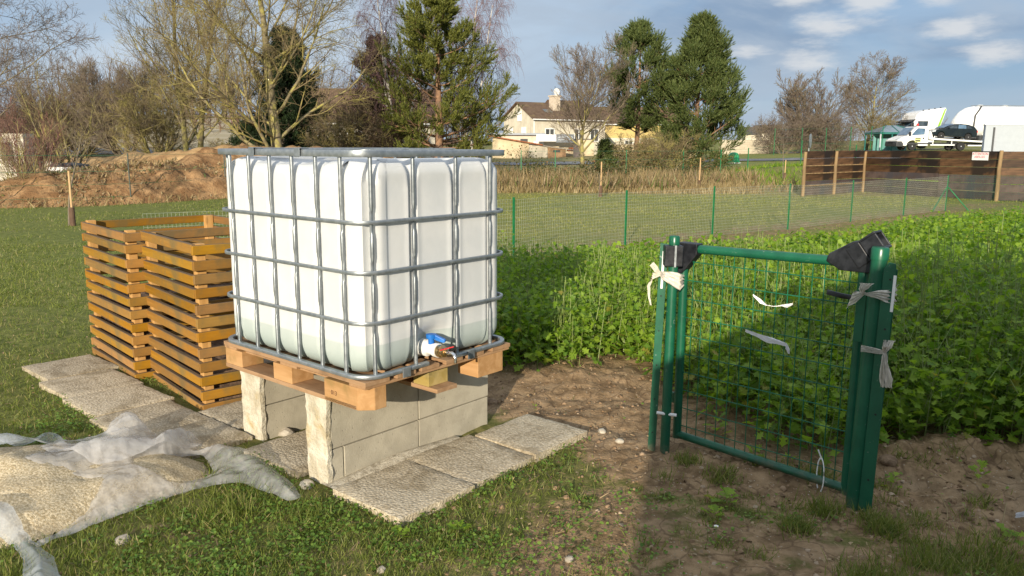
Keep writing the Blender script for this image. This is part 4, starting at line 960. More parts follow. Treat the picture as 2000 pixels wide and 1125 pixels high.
# ------------------------------------------------------------------ fences
def mesh_wires(A, B, zA, zB, dx, dz, r, lean=0):
    # vertical and horizontal wires between two ground points, as thin three-sided bars
    A = np.array(A, float); B = np.array(B, float); L = np.linalg.norm(B - A); d = (B - A) / L; n_ = np.array([-d[1], d[0]])
    xs = np.arange(0, L, dx); px = A[None] + d[None] * xs[:, None]; g0 = hgt(px[:, 0], px[:, 1], False)
    tt = xs / L; h = zA + (zB - zA) * tt; parts = []
    tri = np.array([[0, 1], [.87, -.5], [-.87, -.5]]) * r
    V = np.zeros((len(xs), 6, 3))
    for j in range(3):
        q = px + d[None] * tri[j, 0] + n_[None] * tri[j, 1]
        V[:, j, :2] = q; V[:, j, 2] = g0 + .02; V[:, 3 + j, :2] = q; V[:, 3 + j, 2] = g0 + h
    F = np.array([[0, 1, 4, 3], [1, 2, 5, 4], [2, 0, 3, 5]])
    parts.append((V.reshape(-1, 3), (F[None] + 6 * np.arange(len(xs))[:, None, None]).reshape(-1, 4)))
    k = max(2, int(L / .4)); t_ = np.linspace(0, 1, k); P = A[None] + (B - A)[None] * t_[:, None]; g1 = hgt(P[:, 0], P[:, 1], False); hh = zA + (zB - zA) * t_
    m_ = int(zA / dz)
    for i in range(m_ + 1):
        f = i / m_; V = np.zeros((k, 3, 3))
        for j in range(3):
            V[:, j, :2] = P + n_[None] * (tri[j, 0] + r * 1.5); V[:, j, 2] = g1 + .02 + (hh - .02) * f + tri[j, 1]
        b = np.arange(k - 1)[:, None, None] * 3
        Fh = np.array([[0, 1, 4, 3], [1, 2, 5, 4], [2, 0, 3, 5]])
        parts.append((V.reshape(-1, 3), (Fh[None] + b).reshape(-1, 4)))
    return join_vf(parts)
wf = thing('mesh_fence', 'knee-high pale wire mesh fence on green posts crossing the field', 'wire fence', (0, 0, 0))
fp = [(-4.1, 8.85), (-2.0, 10.0), (.02, 11.32), (1.913, 13.45), (3.711, 14.75), (5.624, 16.25), (7.656, 18.05), (9.695, 19.80), (11.457, 21.15)]
for i, (x, y) in enumerate(fp):
    if i == 0: continue
    z = float(hgt(x, y, False)); a = .90
    MB().box(-.016, .016, -.010, .010, -.2, .93).build('post', MAT['post_green'], wf, bevel=.002, loc=(x, y, z)).rotation_euler = (R_((i * 37 % 5 - 2) * .5), R_((i * 53 % 7 - 3) * .45), .7)
V, F = join_vf([(lambda r: (r[0], r[1][0]))(mesh_wires(a, b, .89, .90, .042, .05, .0016)) for a, b in zip(fp, fp[1:])])
fast('wire_mesh', V, F, MAT['wire_pale'], wf)
cx, cy = fp[-1]; cz = float(hgt(cx, cy, False))
MB().beam((cx - .02, cy, cz + .62), (cx - .55, cy - .35, cz - .05), .024, .024).build('brace', MAT['post_green'], wf)
MB().beam((cx + .02, cy, cz + .62), (cx + .62, cy - .10, cz - .05), .024, .024).build('brace', MAT['post_green'], wf)
wf2 = thing('mesh_fence', 'wire mesh fence running right from the braced corner post', 'wire fence', (0, 0, 0))
V, F = mesh_wires((cx, cy), (17.5, 21.9), .92, .95, .042, .05, .0014); fast('wire_mesh', V, F, MAT['wire_green'], wf2)
MB().box(-.016, .016, -.010, .010, -.2, .95).build('post', MAT['post_green'], wf2, loc=(15.0, 21.6, float(hgt(15., 21.6, False))))

# board enclosure, dark stained
m, t = newmat('dark_stained_board'); N = NT(t); v = N.coord('Object', (1, 1, 7)); vo = N.coord('Object')
col = N.mix(N.ss(N.noise(v, 1.4, 5, .6, .4), .35, .65), (.045, .024, .011), (.105, .054, .025))
col = N.mix(N.ss(N.noise(vo, 1.1, 4, .6, .5), .48, .62), col, (.020, .013, .009))
hs = N.n('ShaderNodeHueSaturation'); N.l(col, hs.inputs['Color']); N.put(hs.inputs['Value'], N.math('MULTIPLY_ADD', N.n('ShaderNodeObjectInfo').outputs['Random'], .9, .55))
N.out(N.pri(hs.outputs[0], .62, 0, None, .35)); MAT['board'] = m
MAT['board_low'] = pbr('greyer_low_board', (.055, .038, .034), (.095, .068, .060), 3, .85, c3=(.05, .045, .05), s3=1.3, objvar=.3)  # greyer tone on the lower boards than on the upper ones
MAT['pole'] = pbr('debarked_pole', (.19, .125, .06), (.31, .21, .105), 8, .8, .4, 30, stretch=(1, 1, .2))
bf = thing('board_fence', 'high fence of dark brown stained boards on round wooden posts', 'board fence', (0, 0, 0))
segs = [((9.97, 27.57), (11.55, 28.88), 6), ((11.55, 28.88), (13.2, 30.25), 6), ((13.2, 30.25), (14.35, 27.1), 6), ((14.35, 27.1), (15.12, 25.05), 6), ((15.12, 25.05), (17.6, 24.6), 6)]
rd = random.Random(77)
for si, (a, b, nbd) in enumerate(segs):
    for k in range(nbd):
        za = float(hgt(*a, False)); zb = float(hgt(*b, False)); hb = .25; z = .02 + k * .253 + (rd.random() - .5) * .01
        low = k < (2 if si < 2 else 3)
        d = Vector((b[0] - a[0], b[1] - a[1], zb - za)); L = d.length
        o = MB().box(.01, L - .01, -.014, .014, 0, hb - .003 - .006 * rd.random()).build('board', MAT['board_low'] if low else MAT['board'], bf)
        o.location = (a[0], a[1], za + z - .0); o.rotation_euler = (R_((rd.random() - .5) * 3), -math.asin(d.z / L) + R_((rd.random() - .5) * .7), math.atan2(d.y, d.x))
for (x, y, h) in ((9.95, 27.50, 1.50), (11.53, 28.80, 1.52), (13.15, 30.15, 1.50), (15.07, 24.97, 1.56), (17.55, 24.5, 1.55), (14.3, 27.03, 1.45)):
    z = float(hgt(x, y, False)); r_ = .05 + .012 * rd.random()
    if (x, h) == (14.3, 1.45): continue
    MB().tube([(0, 0, -.2), (.01, 0, .5), (0, .01, 1.0), (.015, 0, h)], [r_, r_ * .97, r_ * .95, r_ * .9], 12).build('round_post', MAT['pole'], bf, smooth='auto', loc=(x, y, z))
for (z) in (.60, 1.02, 1.28):
    a, b = segs[0][0], segs[1][1]
    MB().beam((a[0] + .03, a[1] - .06, z + float(hgt(*a, False)) - .25), (b[0] - .05, b[1] - .07, z + float(hgt(*b, False)) - .25 + .0), .02, .035).build('rail', MAT['pole'], bf)
sg = thing('warning_sign', 'white sign with red lettering on the dark board fence', 'sign', (0, 0, 0)); p = Vector((14.88, 25.69)); dd = Vector((15.12 - 14.35, 25.05 - 27.1)).normalized(); sr = math.atan2(dd.y, dd.x)
sg.location = (p.x - .035 * 1.0, p.y - .02, 1.40 + float(hgt(p.x, p.y, False)) - .02); sg.rotation_euler = (0, 0, sr)
MB().box(-.29, .29, -.004, .004, -.13, .12).build('panel', MAT['white_paint'], sg)
text('lettering', 'ATTENTION', .105, MAT['red_ink'], sg, (0, -.006, .065), (R_(90), 0, 0), .001, sx=.95)
text('lettering', 'ABEILLES', .10, MAT['red_ink'], sg, (-.02, -.006, -.03), (R_(90), 0, 0), .001, sx=.95)

# thin green posts with wires along the road and by the heap
MAT['grey_bark_post'] = pbr('dark_fence_post', (.035, .045, .035), (.06, .075, .06), 6, .6)
def wire_line(name, pts, label, h=1.25, w_=.022, pm='post_green'):
    t_ = thing(name, label, 'wire fence', (0, 0, 0)); Z = [float(hgt(x, y, False)) for x, y in pts]
    for (x, y), z in zip(pts, Z): MB().box(-w_, w_, -w_, w_, -.3, h).build('post', MAT[pm], t_, loc=(x, y, z))
    w = MB()
    for f in (.15, .4, .65, .96):
        for (p, z0), (q, z1) in zip(zip(pts, Z), zip(pts[1:], Z[1:])): w.tube([(p[0], p[1] - .03, z0 + h * f), (q[0], q[1] - .03, z1 + h * f)], .004, 3, cap=False)
    w.build('wire', MAT['wire_green'], t_)
wire_line('wire_fence', [(X(px, 40), 40 + .1 * i) for i, px in enumerate((1018, 1085, 1225, 1338, 1413, 1468, 1475))][:6] + [(X(1553, 44), 43), (X(1658, 46), 45)], 'thin green wire fence in the dry grass below the road', 1.35)
wire_line('wire_fence', [(-13.45, 20.6), (-10.72, 22.5), (-9.0, 25.2), (-7, 27)], 'thin dark wire fence at the foot of the reddish soil heap', 1.4, .014, 'grey_bark_post')
wire_line('wire_fence', [(X(px, 72), 72) for px in (1512, 1565, 1612, 1660, 1700, 1722)], 'dark mesh fence posts in front of roadside brush', 2.3)

# ------------------------------------------------------------------ leaves, grass and weeds
def leafmat(name, c1, c2, tr=.3, var=.35, rough=.5, c3=None, odd=.88):
    m, t = newmat(name); N = NT(t); r = N.island()
    col = N.mix(r, c1, c2)
    if c3: col = N.mix(N.ss(N.math('FRACT', N.math('MULTIPLY', r, 13.7)), odd, odd + .04), col, c3)
    sh = N.pri(col, rough, 0, None, .35)
    tl = N.n('ShaderNodeBsdfTranslucent'); N.put(tl.inputs[0], N.mix(1.0, col, (1.5, 1.5, .8), 'MULTIPLY'))
    mx = N.n('ShaderNodeMixShader'); mx.inputs[0].default_value = tr; N.l(sh, mx.inputs[1]); N.l(tl.outputs[0], mx.inputs[2]); N.out(mx.outputs[0]); return m
MAT['crop'] = leafmat('mustard_leaf', (.090, .190, .018), (.275, .400, .040), .47, c3=(.28, .26, .05), odd=.955)
MAT['crop_stem'] = leafmat('pale_stem', (.17, .24, .07), (.26, .30, .11), .1)
MAT['grassb'] = leafmat('grass_blade', (.090, .135, .020), (.225, .255, .060), .38, c3=(.36, .30, .14))
MAT['grass_olive'] = leafmat('far_grass_blade', (.175, .205, .036), (.380, .370, .105), .4, c3=(.30, .26, .12))
MAT['clover'] = leafmat('clover_leaf', (.070, .155, .020), (.205, .305, .052), .38)
MAT['drygrass'] = leafmat('dry_straw', (.20, .145, .07), (.38, .30, .155), .25)
MAT['litter'] = leafmat('dead_leaf_litter', (.15, .10, .055), (.36, .27, .15), .1)
MAT['brownweed'] = leafmat('brown_dead_weed', (.16, .115, .06), (.33, .25, .13), .2, c3=(.10, .14, .035))
rng = np.random.default_rng(7)
def sample_poly(P, n):
    P_ = np.array(P); x0, y0 = P_.min(0); x1, y1 = P_.max(0); out = np.zeros((0, 2))
    while len(out) < n:
        q = rng.random((n * 2, 2)) * [x1 - x0, y1 - y0] + [x0, y0]; out = np.concatenate([out, q[inpoly(q[:, 0], q[:, 1], P)]])
    return out[:n]
# lobed leaf: stalk, two small lobes, a broad toothed end; cupped along the midrib
LV = np.array([(0, 0, 0), (.07, .24, .02), (.24, .26, .045), (.09, .42, .03), (.46, .44, .08), (.20, .62, .04), (.44, .80, .06), (.17, .90, .0), (0, 1.06, -.08), (0, .55, -.02),
               (-.07, .24, .02), (-.24, .26, .045), (-.09, .42, .03), (-.46, .44, .08), (-.20, .62, .04), (-.44, .80, .06), (-.17, .90, .0)], float)
LF = np.array([(0, 1, 9), (1, 2, 3), (1, 3, 9), (3, 4, 5), (3, 5, 9), (5, 6, 7), (5, 7, 9), (7, 8, 9), (0, 9, 10), (10, 12, 11), (10, 9, 12), (12, 14, 13), (12, 9, 14), (14, 16, 15), (14, 9, 16), (16, 9, 8)])
LV2 = np.array([(0, 0, 0), (.28, .35, .05), (.42, .75, .03), (0, 1, -.06), (-.42, .75, .03), (-.28, .35, .05), (0, .5, -.02)]); LF2 = np.array([(0, 1, 6), (1, 2, 6), (2, 3, 6), (3, 4, 6), (4, 5, 6), (5, 0, 6)])
def crop_plants(P, hts, nl, lsz, tmpl, stems):
    n = len(P); k = nl; gz = hgt(P[:, 0], P[:, 1])
    az = rng.random((n, 1)) * 6.28 + np.arange(k)[None] * 2.4 + rng.normal(0, .3, (n, k)); f = (np.arange(k)[None] + rng.random((n, k))) / k
    f = f ** .8
    hh = hts[:, None] * (.10 + .90 * f)
    lean = rng.normal(0, .12, (n, 2))
    pet = hts[:, None] * (.16 + .22 * (1 - f)) * rng.uniform(.5, 1.2, (n, k))
    bx = P[:, 0:1] + lean[:, 0:1] * hh + np.cos(az) * pet; by = P[:, 1:2] + lean[:, 1:2] * hh + np.sin(az) * pet; bz = gz[:, None] + hh * .92
    pos = np.stack([bx, by, bz], -1).reshape(-1, 3)
    yaw = (az - math.pi / 2).ravel(); pit = (rng.normal(.15, .52, (n, k)) + .5 * (f - .5)).ravel(); rol = rng.normal(0, .5, n * k)
    sc = (lsz * rng.uniform(.4, 1.45, (n, k)) * (1.15 - .55 * f)).ravel()
    Vl, Fl = scatter_v(tmpl[0], tmpl[1], pos, rotmats(yaw, pit, rol), sc)
    if not stems: return Vl, Fl, None, None
    w = .0028; SV = np.array([(-1, 0, 0), (1, 0, 0), (-.7, 0, 1), (.7, 0, 1), (0, -1, 0), (0, 1, 0), (0, -.7, 1), (0, .7, 1)], float); SF = np.array([(0, 1, 3), (0, 3, 2), (4, 5, 7), (4, 7, 6)])
    s = np.stack([np.full(n, w), np.full(n, w), hts], -1); M = rotmats(rng.random(n) * 6, lean[:, 1] * -1, lean[:, 0])
    V1, F1 = scatter_v(SV, SF, np.c_[P, gz], M, s)
    # leaf stalks from the stem to each leaf base
    sp0 = np.stack([P[:, 0:1] + lean[:, 0:1] * hh * .7, P[:, 1:2] + lean[:, 1:2] * hh * .7, gz[:, None] + hh * .72], -1).reshape(-1, 3)
    d = pos - sp0; L = np.linalg.norm(d, axis=1); d /= L[:, None]; side = np.cross(d, [0, 0, 1.0]); side /= np.linalg.norm(side, axis=1)[:, None] + 1e-9
    few = rng.random(len(pos)) < .22; sp0, side, pos = sp0[few], side[few], pos[few]
    q = np.stack([sp0 - side * .002, sp0 + side * .002, pos + side * .0015, pos - side * .0015], 1).reshape(-1, 3)
    Fq = (np.array([(0, 1, 2), (0, 2, 3)])[None] + 4 * np.arange(len(pos))[:, None, None]).reshape(-1, 3)
    (V2, F2) = join_vf([(V1, F1), (q, Fq)]); return Vl, Fl, V2, F2[0]
Pn = sample_poly(CROP, 9500); dist = np.hypot(Pn[:, 0], Pn[:, 1]); cl = fbm(Pn[:, 0] * 1.3, Pn[:, 1] * 1.3, 61); ed = polydist(Pn[:, 0], Pn[:, 1], CROP)
keep = (rng.random(len(Pn)) < np.clip(1.3 - .045 * dist, .45, 1)) & (rng.random(len(Pn)) < sstep(-.02, .12, ed + .5 * (cl - .5)) * .8 + .2)
Pn = Pn[keep]; cl = cl[keep]; ed = ed[keep]; dist = dist[keep]
# bare tread behind the gate
tread = gauss(Pn[:, 0], Pn[:, 1], 1.22, 4.85, .17, .30) ; kk = rng.random(len(Pn)) > tread * 1.1; Pn, cl, ed, dist = Pn[kk], cl[kk], ed[kk], dist[kk]
edge_low = np.where(Pn[:, 1] < 7.5, sstep(0, .32, ed), sstep(-.1, .25, ed))
hts = (.26 + .30 * cl + .22 * fbm(Pn[:, 0] * 3.4, Pn[:, 1] * 3.4, 65)) * (.55 + .45 * edge_low) * rng.uniform(.65, 1.35, len(Pn))
hts = hts * (1 + .45 * sstep(1.7, 2.6, Pn[:, 0]) * sstep(7.5, 5.5, Pn[:, 1])) * (1 - .25 * sstep(8.5, 10, Pn[:, 1]))
hts += .20 * gauss(Pn[:, 0], Pn[:, 1], .55, 5.95, .32, .22) + .14 * gauss(Pn[:, 0], Pn[:, 1], .95, 7.2, .5, .8)
nr = dist < 9
a = crop_plants(Pn[nr], hts[nr], 32, .066, (LV, LF), True); b = crop_plants(Pn[~nr], hts[~nr], 22, .088, (LV2, LF2), False)
V, F = join_vf([(a[0], a[1]), (b[0], b[1])]); nleaf = len(F[0])
V2, F2 = join_vf([(V, F[0]), (a[2], a[3])])
crop = fast('mustard_crop', V2, F2, [MAT['crop'], MAT['crop_stem']], None, False, np.r_[np.zeros(nleaf, int), np.ones(len(F2[0]) - nleaf, int)])
tag(crop, 'dense knee-high green mustard crop filling the fenced field', 'crop', kind='stuff')
print('crop plants', len(Pn), 'faces', len(F2[0]))

BV = np.array([(-1, 0, 0), (1, 0, 0), (-.75, .10, .5), (.75, .10, .5), (0, .38, .95)], float); BF = np.array([(0, 1, 3), (0, 3, 2), (2, 3, 4)])
def blades(P, h, w, lean=.35):
    n = len(P); M = rotmats(rng.random(n) * 6.28, rng.normal(0, lean, n), rng.normal(0, lean, n)); s = np.stack([w, h, h], -1)
    return scatter_v(BV, BF, np.c_[P, hgt(P[:, 0], P[:, 1]) - .004], M, s)
SLABS = [[L2W(b, a) for b, a in ((-.02, -.25), (1.39, -.24), (1.39, .2), (1.2, .5), (1.2, 1.3), (.1, 1.3), (-.02, .5))], [L2W(b, a) for b, a in ((-.34, 1.2), (.6, 1.3), (.6, 1.8), (.2, 1.8), (.24, 3.68), (-.2, 3.68), (-.36, 1.65))]]
def off_limits(x, y):
    bad = np.zeros(len(x), bool)
    for S in SLABS: bad |= inpoly(x, y, S)
    bad |= heap_h(x, y) > .012
    for c, w in ((c2w, 1.0), (c1w, 1.04)):
        dx, dy = x - c[0], y - c[1]; u = dx * math.cos(HB) + dy * math.sin(HB); v_ = -dx * math.sin(HB) + dy * math.cos(HB); bad |= (u > .0) & (u < w) & (v_ > .0) & (v_ < w)
    return bad
# near lawn: fan of points, denser close by
def fan(n, y0, y1, half, power):
    y = y0 + (y1 - y0) * rng.random(n) ** power; x = (rng.random(n) * 2 - 1) * half * y; return np.c_[x, y]
Pg = fan(150000, 2.55, 13, .72, 1.7); x, y = Pg.T
cv = cover_at(x, y); clump = fbm(x * 3.2, y * 3.2, 71); fine = fbm(x * 11, y * 11, 73)
pr = np.clip(1.12 - 1.75 * cv, 0.01, 1) * sstep(.30, .62, clump * .6 + fine * .4 + .12 * (cv < .2))
pr = np.where(x < -.2, np.maximum(pr, .25 * (cv < .3)), pr)
ok = (rng.random(len(x)) < pr) & ~off_limits(x, y); Pg = Pg[ok]; clump = clump[ok]
h = rng.uniform(.018, .045, len(Pg)) * (.6 + 1.3 * clump); w = rng.uniform(.0011, .0021, len(Pg)) * (1 + .05 * Pg[:, 1])
parts = [blades(Pg, h, w, .5)]
# tufts: near the plastic, at the bins, by the gate and along the bottom
tufts = []
for (cx_, cy_, n_, r_, hh_) in ((-1.28, 3.42, 900, .20, .12), (-.92, 3.36, 300, .12, .08), (-1.95, 5.02, 500, .13, .17), (-2.15, 5.2, 300, .1, .13), (1.05, 3.75, 260, .08, .1), (1.42, 3.42, 380, .10, .12), (1.25, 3.25, 260, .08, .1), (1.62, 3.22, 300, .07, .12), (1.7, 3.0, 500, .14, .10), (1.95, 3.02, 700, .16, .11), (1.45, 2.85, 500, .16, .1), (2.25, 3.0, 400, .12, .1), (1.55, 3.78, 300, .1, .1), (.92, 3.95, 240, .07, .09), (2.2, 3.5, 140, .06, .08), (-1.9, 2.75, 500, .16, .09), (-.3, 3.1, 300, .12, .07), (1.3, 3.95, 160, .06, .08)):
    q = rng.normal(0, 1, (n_, 2)) * r_ * .5 + [cx_, cy_]; tufts.append((q, rng.uniform(.4, 1.15, n_) * hh_))
for (cx_, cy_, n_, r_, hh_) in [(1.25 + 1.2 * rng.random(), 2.6 + .75 * rng.random(), 130, .09, .06 + .05 * rng.random()) for _ in range(15)]: tufts.append((rng.normal(0, 1, (n_, 2)) * r_ * .5 + [cx_, cy_], rng.uniform(.35, 1.15, n_) * hh_))
for k in range(70):
    c = fan(1, 2.6, 4.0, .66, 1)[0]
    if c[0] < .1 and rng.random() < .45: continue
    n_ = 60; q = rng.normal(0, 1, (n_, 2)) * .035 + c; tufts.append((q, rng.uniform(.4, 1.1, n_) * rng.uniform(.04, .09)))
Q = np.concatenate([q for q, _ in tufts]); hh = .8 * np.concatenate([q for _, q in tufts]); ok = ~off_limits(Q[:, 0], Q[:, 1]); Q, hh = Q[ok], hh[ok]
parts.append(blades(Q, hh, rng.uniform(.0012, .0024, len(Q)), .42))
V, F = join_vf(parts); tag(fast('grass', V, F, MAT['grassb']), 'short green grass and tufts growing through the soil', 'grass', kind='stuff')
Pf = fan(170000, 8, 40, .70, 1.35); x, y = Pf.T; cv = cover_at(x, y) + .6 * fence_band(x, y); cl2 = fbm(x * 1.1, y * 1.1, 81)
ok = (rng.random(len(x)) < np.clip(1 - 1.5 * cv, 0, 1) * sstep(.28, .6, cl2)) & ~inpoly(x, y, CROP) & (y < 30 + 2 * np.sin(x)) & ~off_limits(x, y) & (mound_h(x, y, FR) < .05)
Pf = Pf[ok]; y = Pf[:, 1]
lf = Pf[:, 0] < -1.5 + rng.normal(0, .8, len(Pf)); V, F = blades(Pf[lf], rng.uniform(.03, .085, lf.sum()), rng.uniform(.0022, .0042, lf.sum()) * (.6 + .05 * y[lf]), .6)
MAT['grass_left'] = leafmat('left_lawn_blade', (.095, .135, .024), (.245, .270, .062), .38, c3=(.34, .29, .14))
tag(fast('grass', V, F, MAT['grass_left']), 'greener lawn grass on the left, around bins and soil heap', 'grass', kind='stuff')
Pf = Pf[~lf]; y = Pf[:, 1]; V, F = blades(Pf, rng.uniform(.03, .075, len(Pf)), rng.uniform(.0022, .0042, len(Pf)) * (.6 + .05 * y), .6)
tag(fast('grass', V, F, MAT['grass_olive']), 'paler olive-green grass of the field behind the mesh fence', 'grass', kind='stuff')
# clover and small rosettes
CV = np.array([(0, 0, 0), (.5, .25, .08), (.62, .75, .05), (.2, 1.0, .02), (-.2, 1.0, .02), (-.62, .75, .05), (-.5, .25, .08)]); CF = np.array([(0, 1, 2), (0, 2, 3), (0, 3, 4), (0, 4, 5), (0, 5, 6)])
Pc = fan(110000, 2.55, 7.5, .70, 1.5); x, y = Pc.T; cv = cover_at(x, y); cl3 = fbm(x * 2.3 + 7, y * 2.3, 91); f3 = fbm(x * 9, y * 9, 93)
pr = sstep(.46, .66, cl3 * .65 + f3 * .35) * np.clip(1.1 - 1.3 * cv, .03, 1) * (x > -3)
sl = polydist(x, y, SLABS[0]); pr = np.maximum(pr, .75 * np.exp(-((sl + .06) / .07) ** 2) * (x > -.7) * (f3 > .42) * (y < 4.3))
ok = (rng.random(len(x)) < pr) & ~off_limits(x, y); Pc = Pc[ok]; n = len(Pc)
V, F = scatter_v(CV, CF, np.c_[Pc, hgt(Pc[:, 0], Pc[:, 1]) + rng.uniform(.004, .03, n)], rotmats(rng.random(n) * 6.28, rng.normal(0, .35, n), rng.normal(0, .35, n)), rng.uniform(.006, .0145, n) * (1 + .03 * Pc[:, 1]))
tag(fast('clover', V, F, MAT['clover']), 'low clover and weeds spreading between grass and soil', 'weeds', kind='stuff')
# young mustard plants and rosettes on the bare soil, each its own
def weed(name, x, y, n, sz, h, label, cat='weed', mat='crop', group=None):
    az = np.arange(n) * 2.4 + rng.random() * 6; f = (np.arange(n) + .5) / n; r = sz * .25 * (1 - f)
    pos = np.stack([np.cos(az) * r, np.sin(az) * r, h * f], -1)
    V, F = scatter_v(LV, LF, pos, rotmats(az - math.pi / 2, rng.normal(.25, .3, n) + .4 * f, rng.normal(0, .3, n)), sz * rng.uniform(.6, 1.2, n) * (1.1 - .4 * f))
    o = fast(name, V, F, MAT[mat]); o.location = (x, y, zg(x, y)); return tag(o, label, cat, group)
GW = 'young weeds on bare soil'
for (px_, py_, n_, sz, h, lb) in ((1418, 985, 9, .075, .05, 'flat dark weed rosette on soil just left of the gate bottom rail'), (1395, 1010, 8, .06, .03, 'weed rosette nearest the shadow edge below the gate'), (1470, 905, 9, .05, .05, 'small weed under the lower rail of gate, left part'), (1745, 955, 8, .05, .06, 'small weed right behind the stout gate post'), (1910, 955, 10, .06, .10, 'upright weed on the brown clods right of the gate'), (1760, 860, 8, .06, .10, 'weed between right gate post and the crop edge'), (1045, 800, 5, .03, .03, 'tiny weed on bare soil behind the slabs'), (1400, 860, 10, .07, .12, 'leafy weed behind the left part of gate mesh'), (1980, 1050, 9, .07, .05, 'weed rosette at the right edge of the picture'), (900, 1040, 9, .05, .03, 'weed rosette in front of the nearest slab, right of its corner'), (780, 1050, 9, .05, .03, 'weed rosette just below the corner of the nearest slab')):
    c, r_ = math.cos(R_(10.138)), 0; q = at(px_, py_, 1.0); t_ = 1.655 / (1.655 - q.z); weed('weed_plant', q.x * t_, t_, n_, sz, h, lb, group=GW)
# stones and clods
ICO = None
def stone(x, y, r, mat, label, name='stone', seed=0, group=None, flat=.6):
    import bmesh
    bm = bmesh.new(); bmesh.ops.create_icosphere(bm, subdivisions=2, radius=1)
    for v_ in bm.verts:
        k = 1 + .5 * (float(fbm(v_.co.x * 1.6 + seed, v_.co.y * 1.6 + v_.co.z, seed)) - .5); v_.co = Vector((v_.co.x * k * r, v_.co.y * k * r * .8, v_.co.z * k * r * flat))
    me = bpy.data.meshes.new(name); bm.to_mesh(me); bm.free(); me.materials.append(MAT[mat]); o = link(bpy.data.objects.new(name, me)); o.location = (x, y, zg(x, y) + r * .15); o.rotation_euler = (0, 0, seed); return tag(o, label, 'stone', group)
MAT['stone'] = pbr('pale_stone', (.30, .26, .20), (.44, .40, .33), 20, .9, .4, 60)
MAT['clod'] = pbr('soil_clod', (.15, .095, .055), (.26, .18, .11), 25, .95, .6, 70)
MAT['whitestone'] = pbr('white_lime_lump', (.38, .34, .27), (.50, .46, .38), 25, .9, .4, 60)
def px2g(px_, py_): q = at(px_, py_, 1.0); t_ = 1.655 / (1.655 - q.z); return q.x * t_, t_
for (px_, py_, r, mt, lb) in ((600, 950, .045, 'whitestone', 'white rubble lump at the foot of the block wall, by the plastic tip'), (240, 1062, .04, 'stone', 'flat pale stone in the grass at lower left'), (1112, 1097, .022, 'stone', 'small pale stone in soil at bottom centre'), (745, 1113, .022, 'stone', 'small grey stone at the bottom edge, left of centre'), (1175, 845, .03, 'whitestone', 'white lime lump beside the far slab corner'), (1210, 868, .025, 'whitestone', 'white lime lump left of the flat green bar'), (1732, 925, .05, 'clod', 'big brown clod right behind the stout gate post'), (958, 790, .05, 'clod', 'round clod beside the far end of the block wall'), (560, 850, .05, 'stone', 'flat pale stone at the foot of the left block wall')):
    stone(*px2g(px_, py_), r, mt, lb, seed=px_ % 17)
q = sample_poly(SOIL, 2400); q2 = fan(1500, 2.6, 4.2, .66, 1); q2 = q2[q2[:, 0] > -.3]; q = np.concatenate([q, q2]); q = q[~off_limits(q[:, 0], q[:, 1])]; n = len(q)
TV_ = np.array([(1, 0, 0), (-1, 0, 0), (0, 1, 0), (0, -1, 0), (0, 0, 1), (.6, .6, .5), (-.6, .5, .6), (.5, -.6, .55)]) ; TF_ = np.array([(0, 5, 7), (5, 4, 7), (5, 2, 6), (5, 6, 4), (6, 1, 4), (7, 4, 1), (7, 1, 3), (0, 7, 3), (0, 2, 5), (2, 1, 6)])
V, F = scatter_v(TV_, TF_, np.c_[q, hgt(q[:, 0], q[:, 1]) - .002], rotmats(rng.random(n) * 6.28, rng.normal(0, .4, n), rng.normal(0, .4, n)), rng.uniform(.0025, .010, n) * rng.choice([1, 1, 1, 1.6, 2.1], n))
MAT['clods'] = leafmat('crumbly_soil', (.15, .095, .05), (.30, .20, .118), 0, c3=(.38, .29, .20), rough=.95)
tag(fast('soil_crumbs', V, F, MAT['clods']), 'loose soil crumbs and grit on the bare ground', 'soil crumbs', kind='stuff')
Pl = fan(5200, 2.6, 9, .68, 1.4); Pl = Pl[~off_limits(Pl[:, 0], Pl[:, 1]) & ~inpoly(Pl[:, 0], Pl[:, 1], CROP)]; n = len(Pl); bent = rng.random(n) < .5
V, F = scatter_v(np.array([(-.5, 0, 0), (.5, 0, 0), (.45, .5, .12), (-.45, .5, .12), (0, 1, .05)]), np.array([(0, 1, 2), (0, 2, 3), (3, 2, 4)]), np.c_[Pl, hgt(Pl[:, 0], Pl[:, 1]) + rng.uniform(.003, .02, n)], rotmats(rng.random(n) * 6.28, rng.normal(0, .3, n), rng.normal(0, .4, n)), np.stack([np.where(bent, .003, .011) * rng.uniform(.6, 1.4, n), np.where(bent, .05, .018) * rng.uniform(.5, 1.3, n), np.full(n, .02)], -1))
tag(fast('leaf_litter', V, F, MAT['litter']), 'dead leaves and straw bits strewn over grass and soil', 'leaf litter', kind='stuff')
# tall dry grass and brown weeds in the strip before the road
Pd = np.c_[rng.uniform(-3, 16, 26000), rng.uniform(28.5, 37, 26000)]; Pd = Pd[(Pd[:, 0] < 9.5 + (Pd[:, 1] - 28) * .1) | (rng.random(len(Pd)) < .3)]
Pd = Pd[~((Pd[:, 0] > 9) & (Pd[:, 1] < 31.5) & (Pd[:, 1] < 31))]
k = fbm(Pd[:, 0] * .7, Pd[:, 1] * .7, 95); V, F = blades(Pd, rng.uniform(.12, .44, len(Pd)) * (.25 + 1.1 * k) * (1 - .5 * sstep(9, 12, Pd[:, 0])), rng.uniform(.010, .02, len(Pd)), .22)
Pm = np.c_[rng.uniform(-17, -4, 7000), rng.uniform(18, 29, 7000)]; mh = mound_h(Pm[:, 0], Pm[:, 1], FR); ed = (mh < .2) & (mound_h(Pm[:, 0] , Pm[:, 1] + .55, FR) > .03); Pm = Pm[ed]
V1, F1 = blades(Pm, rng.uniform(.12, .35, len(Pm)), rng.uniform(.008, .014, len(Pm)), .3)
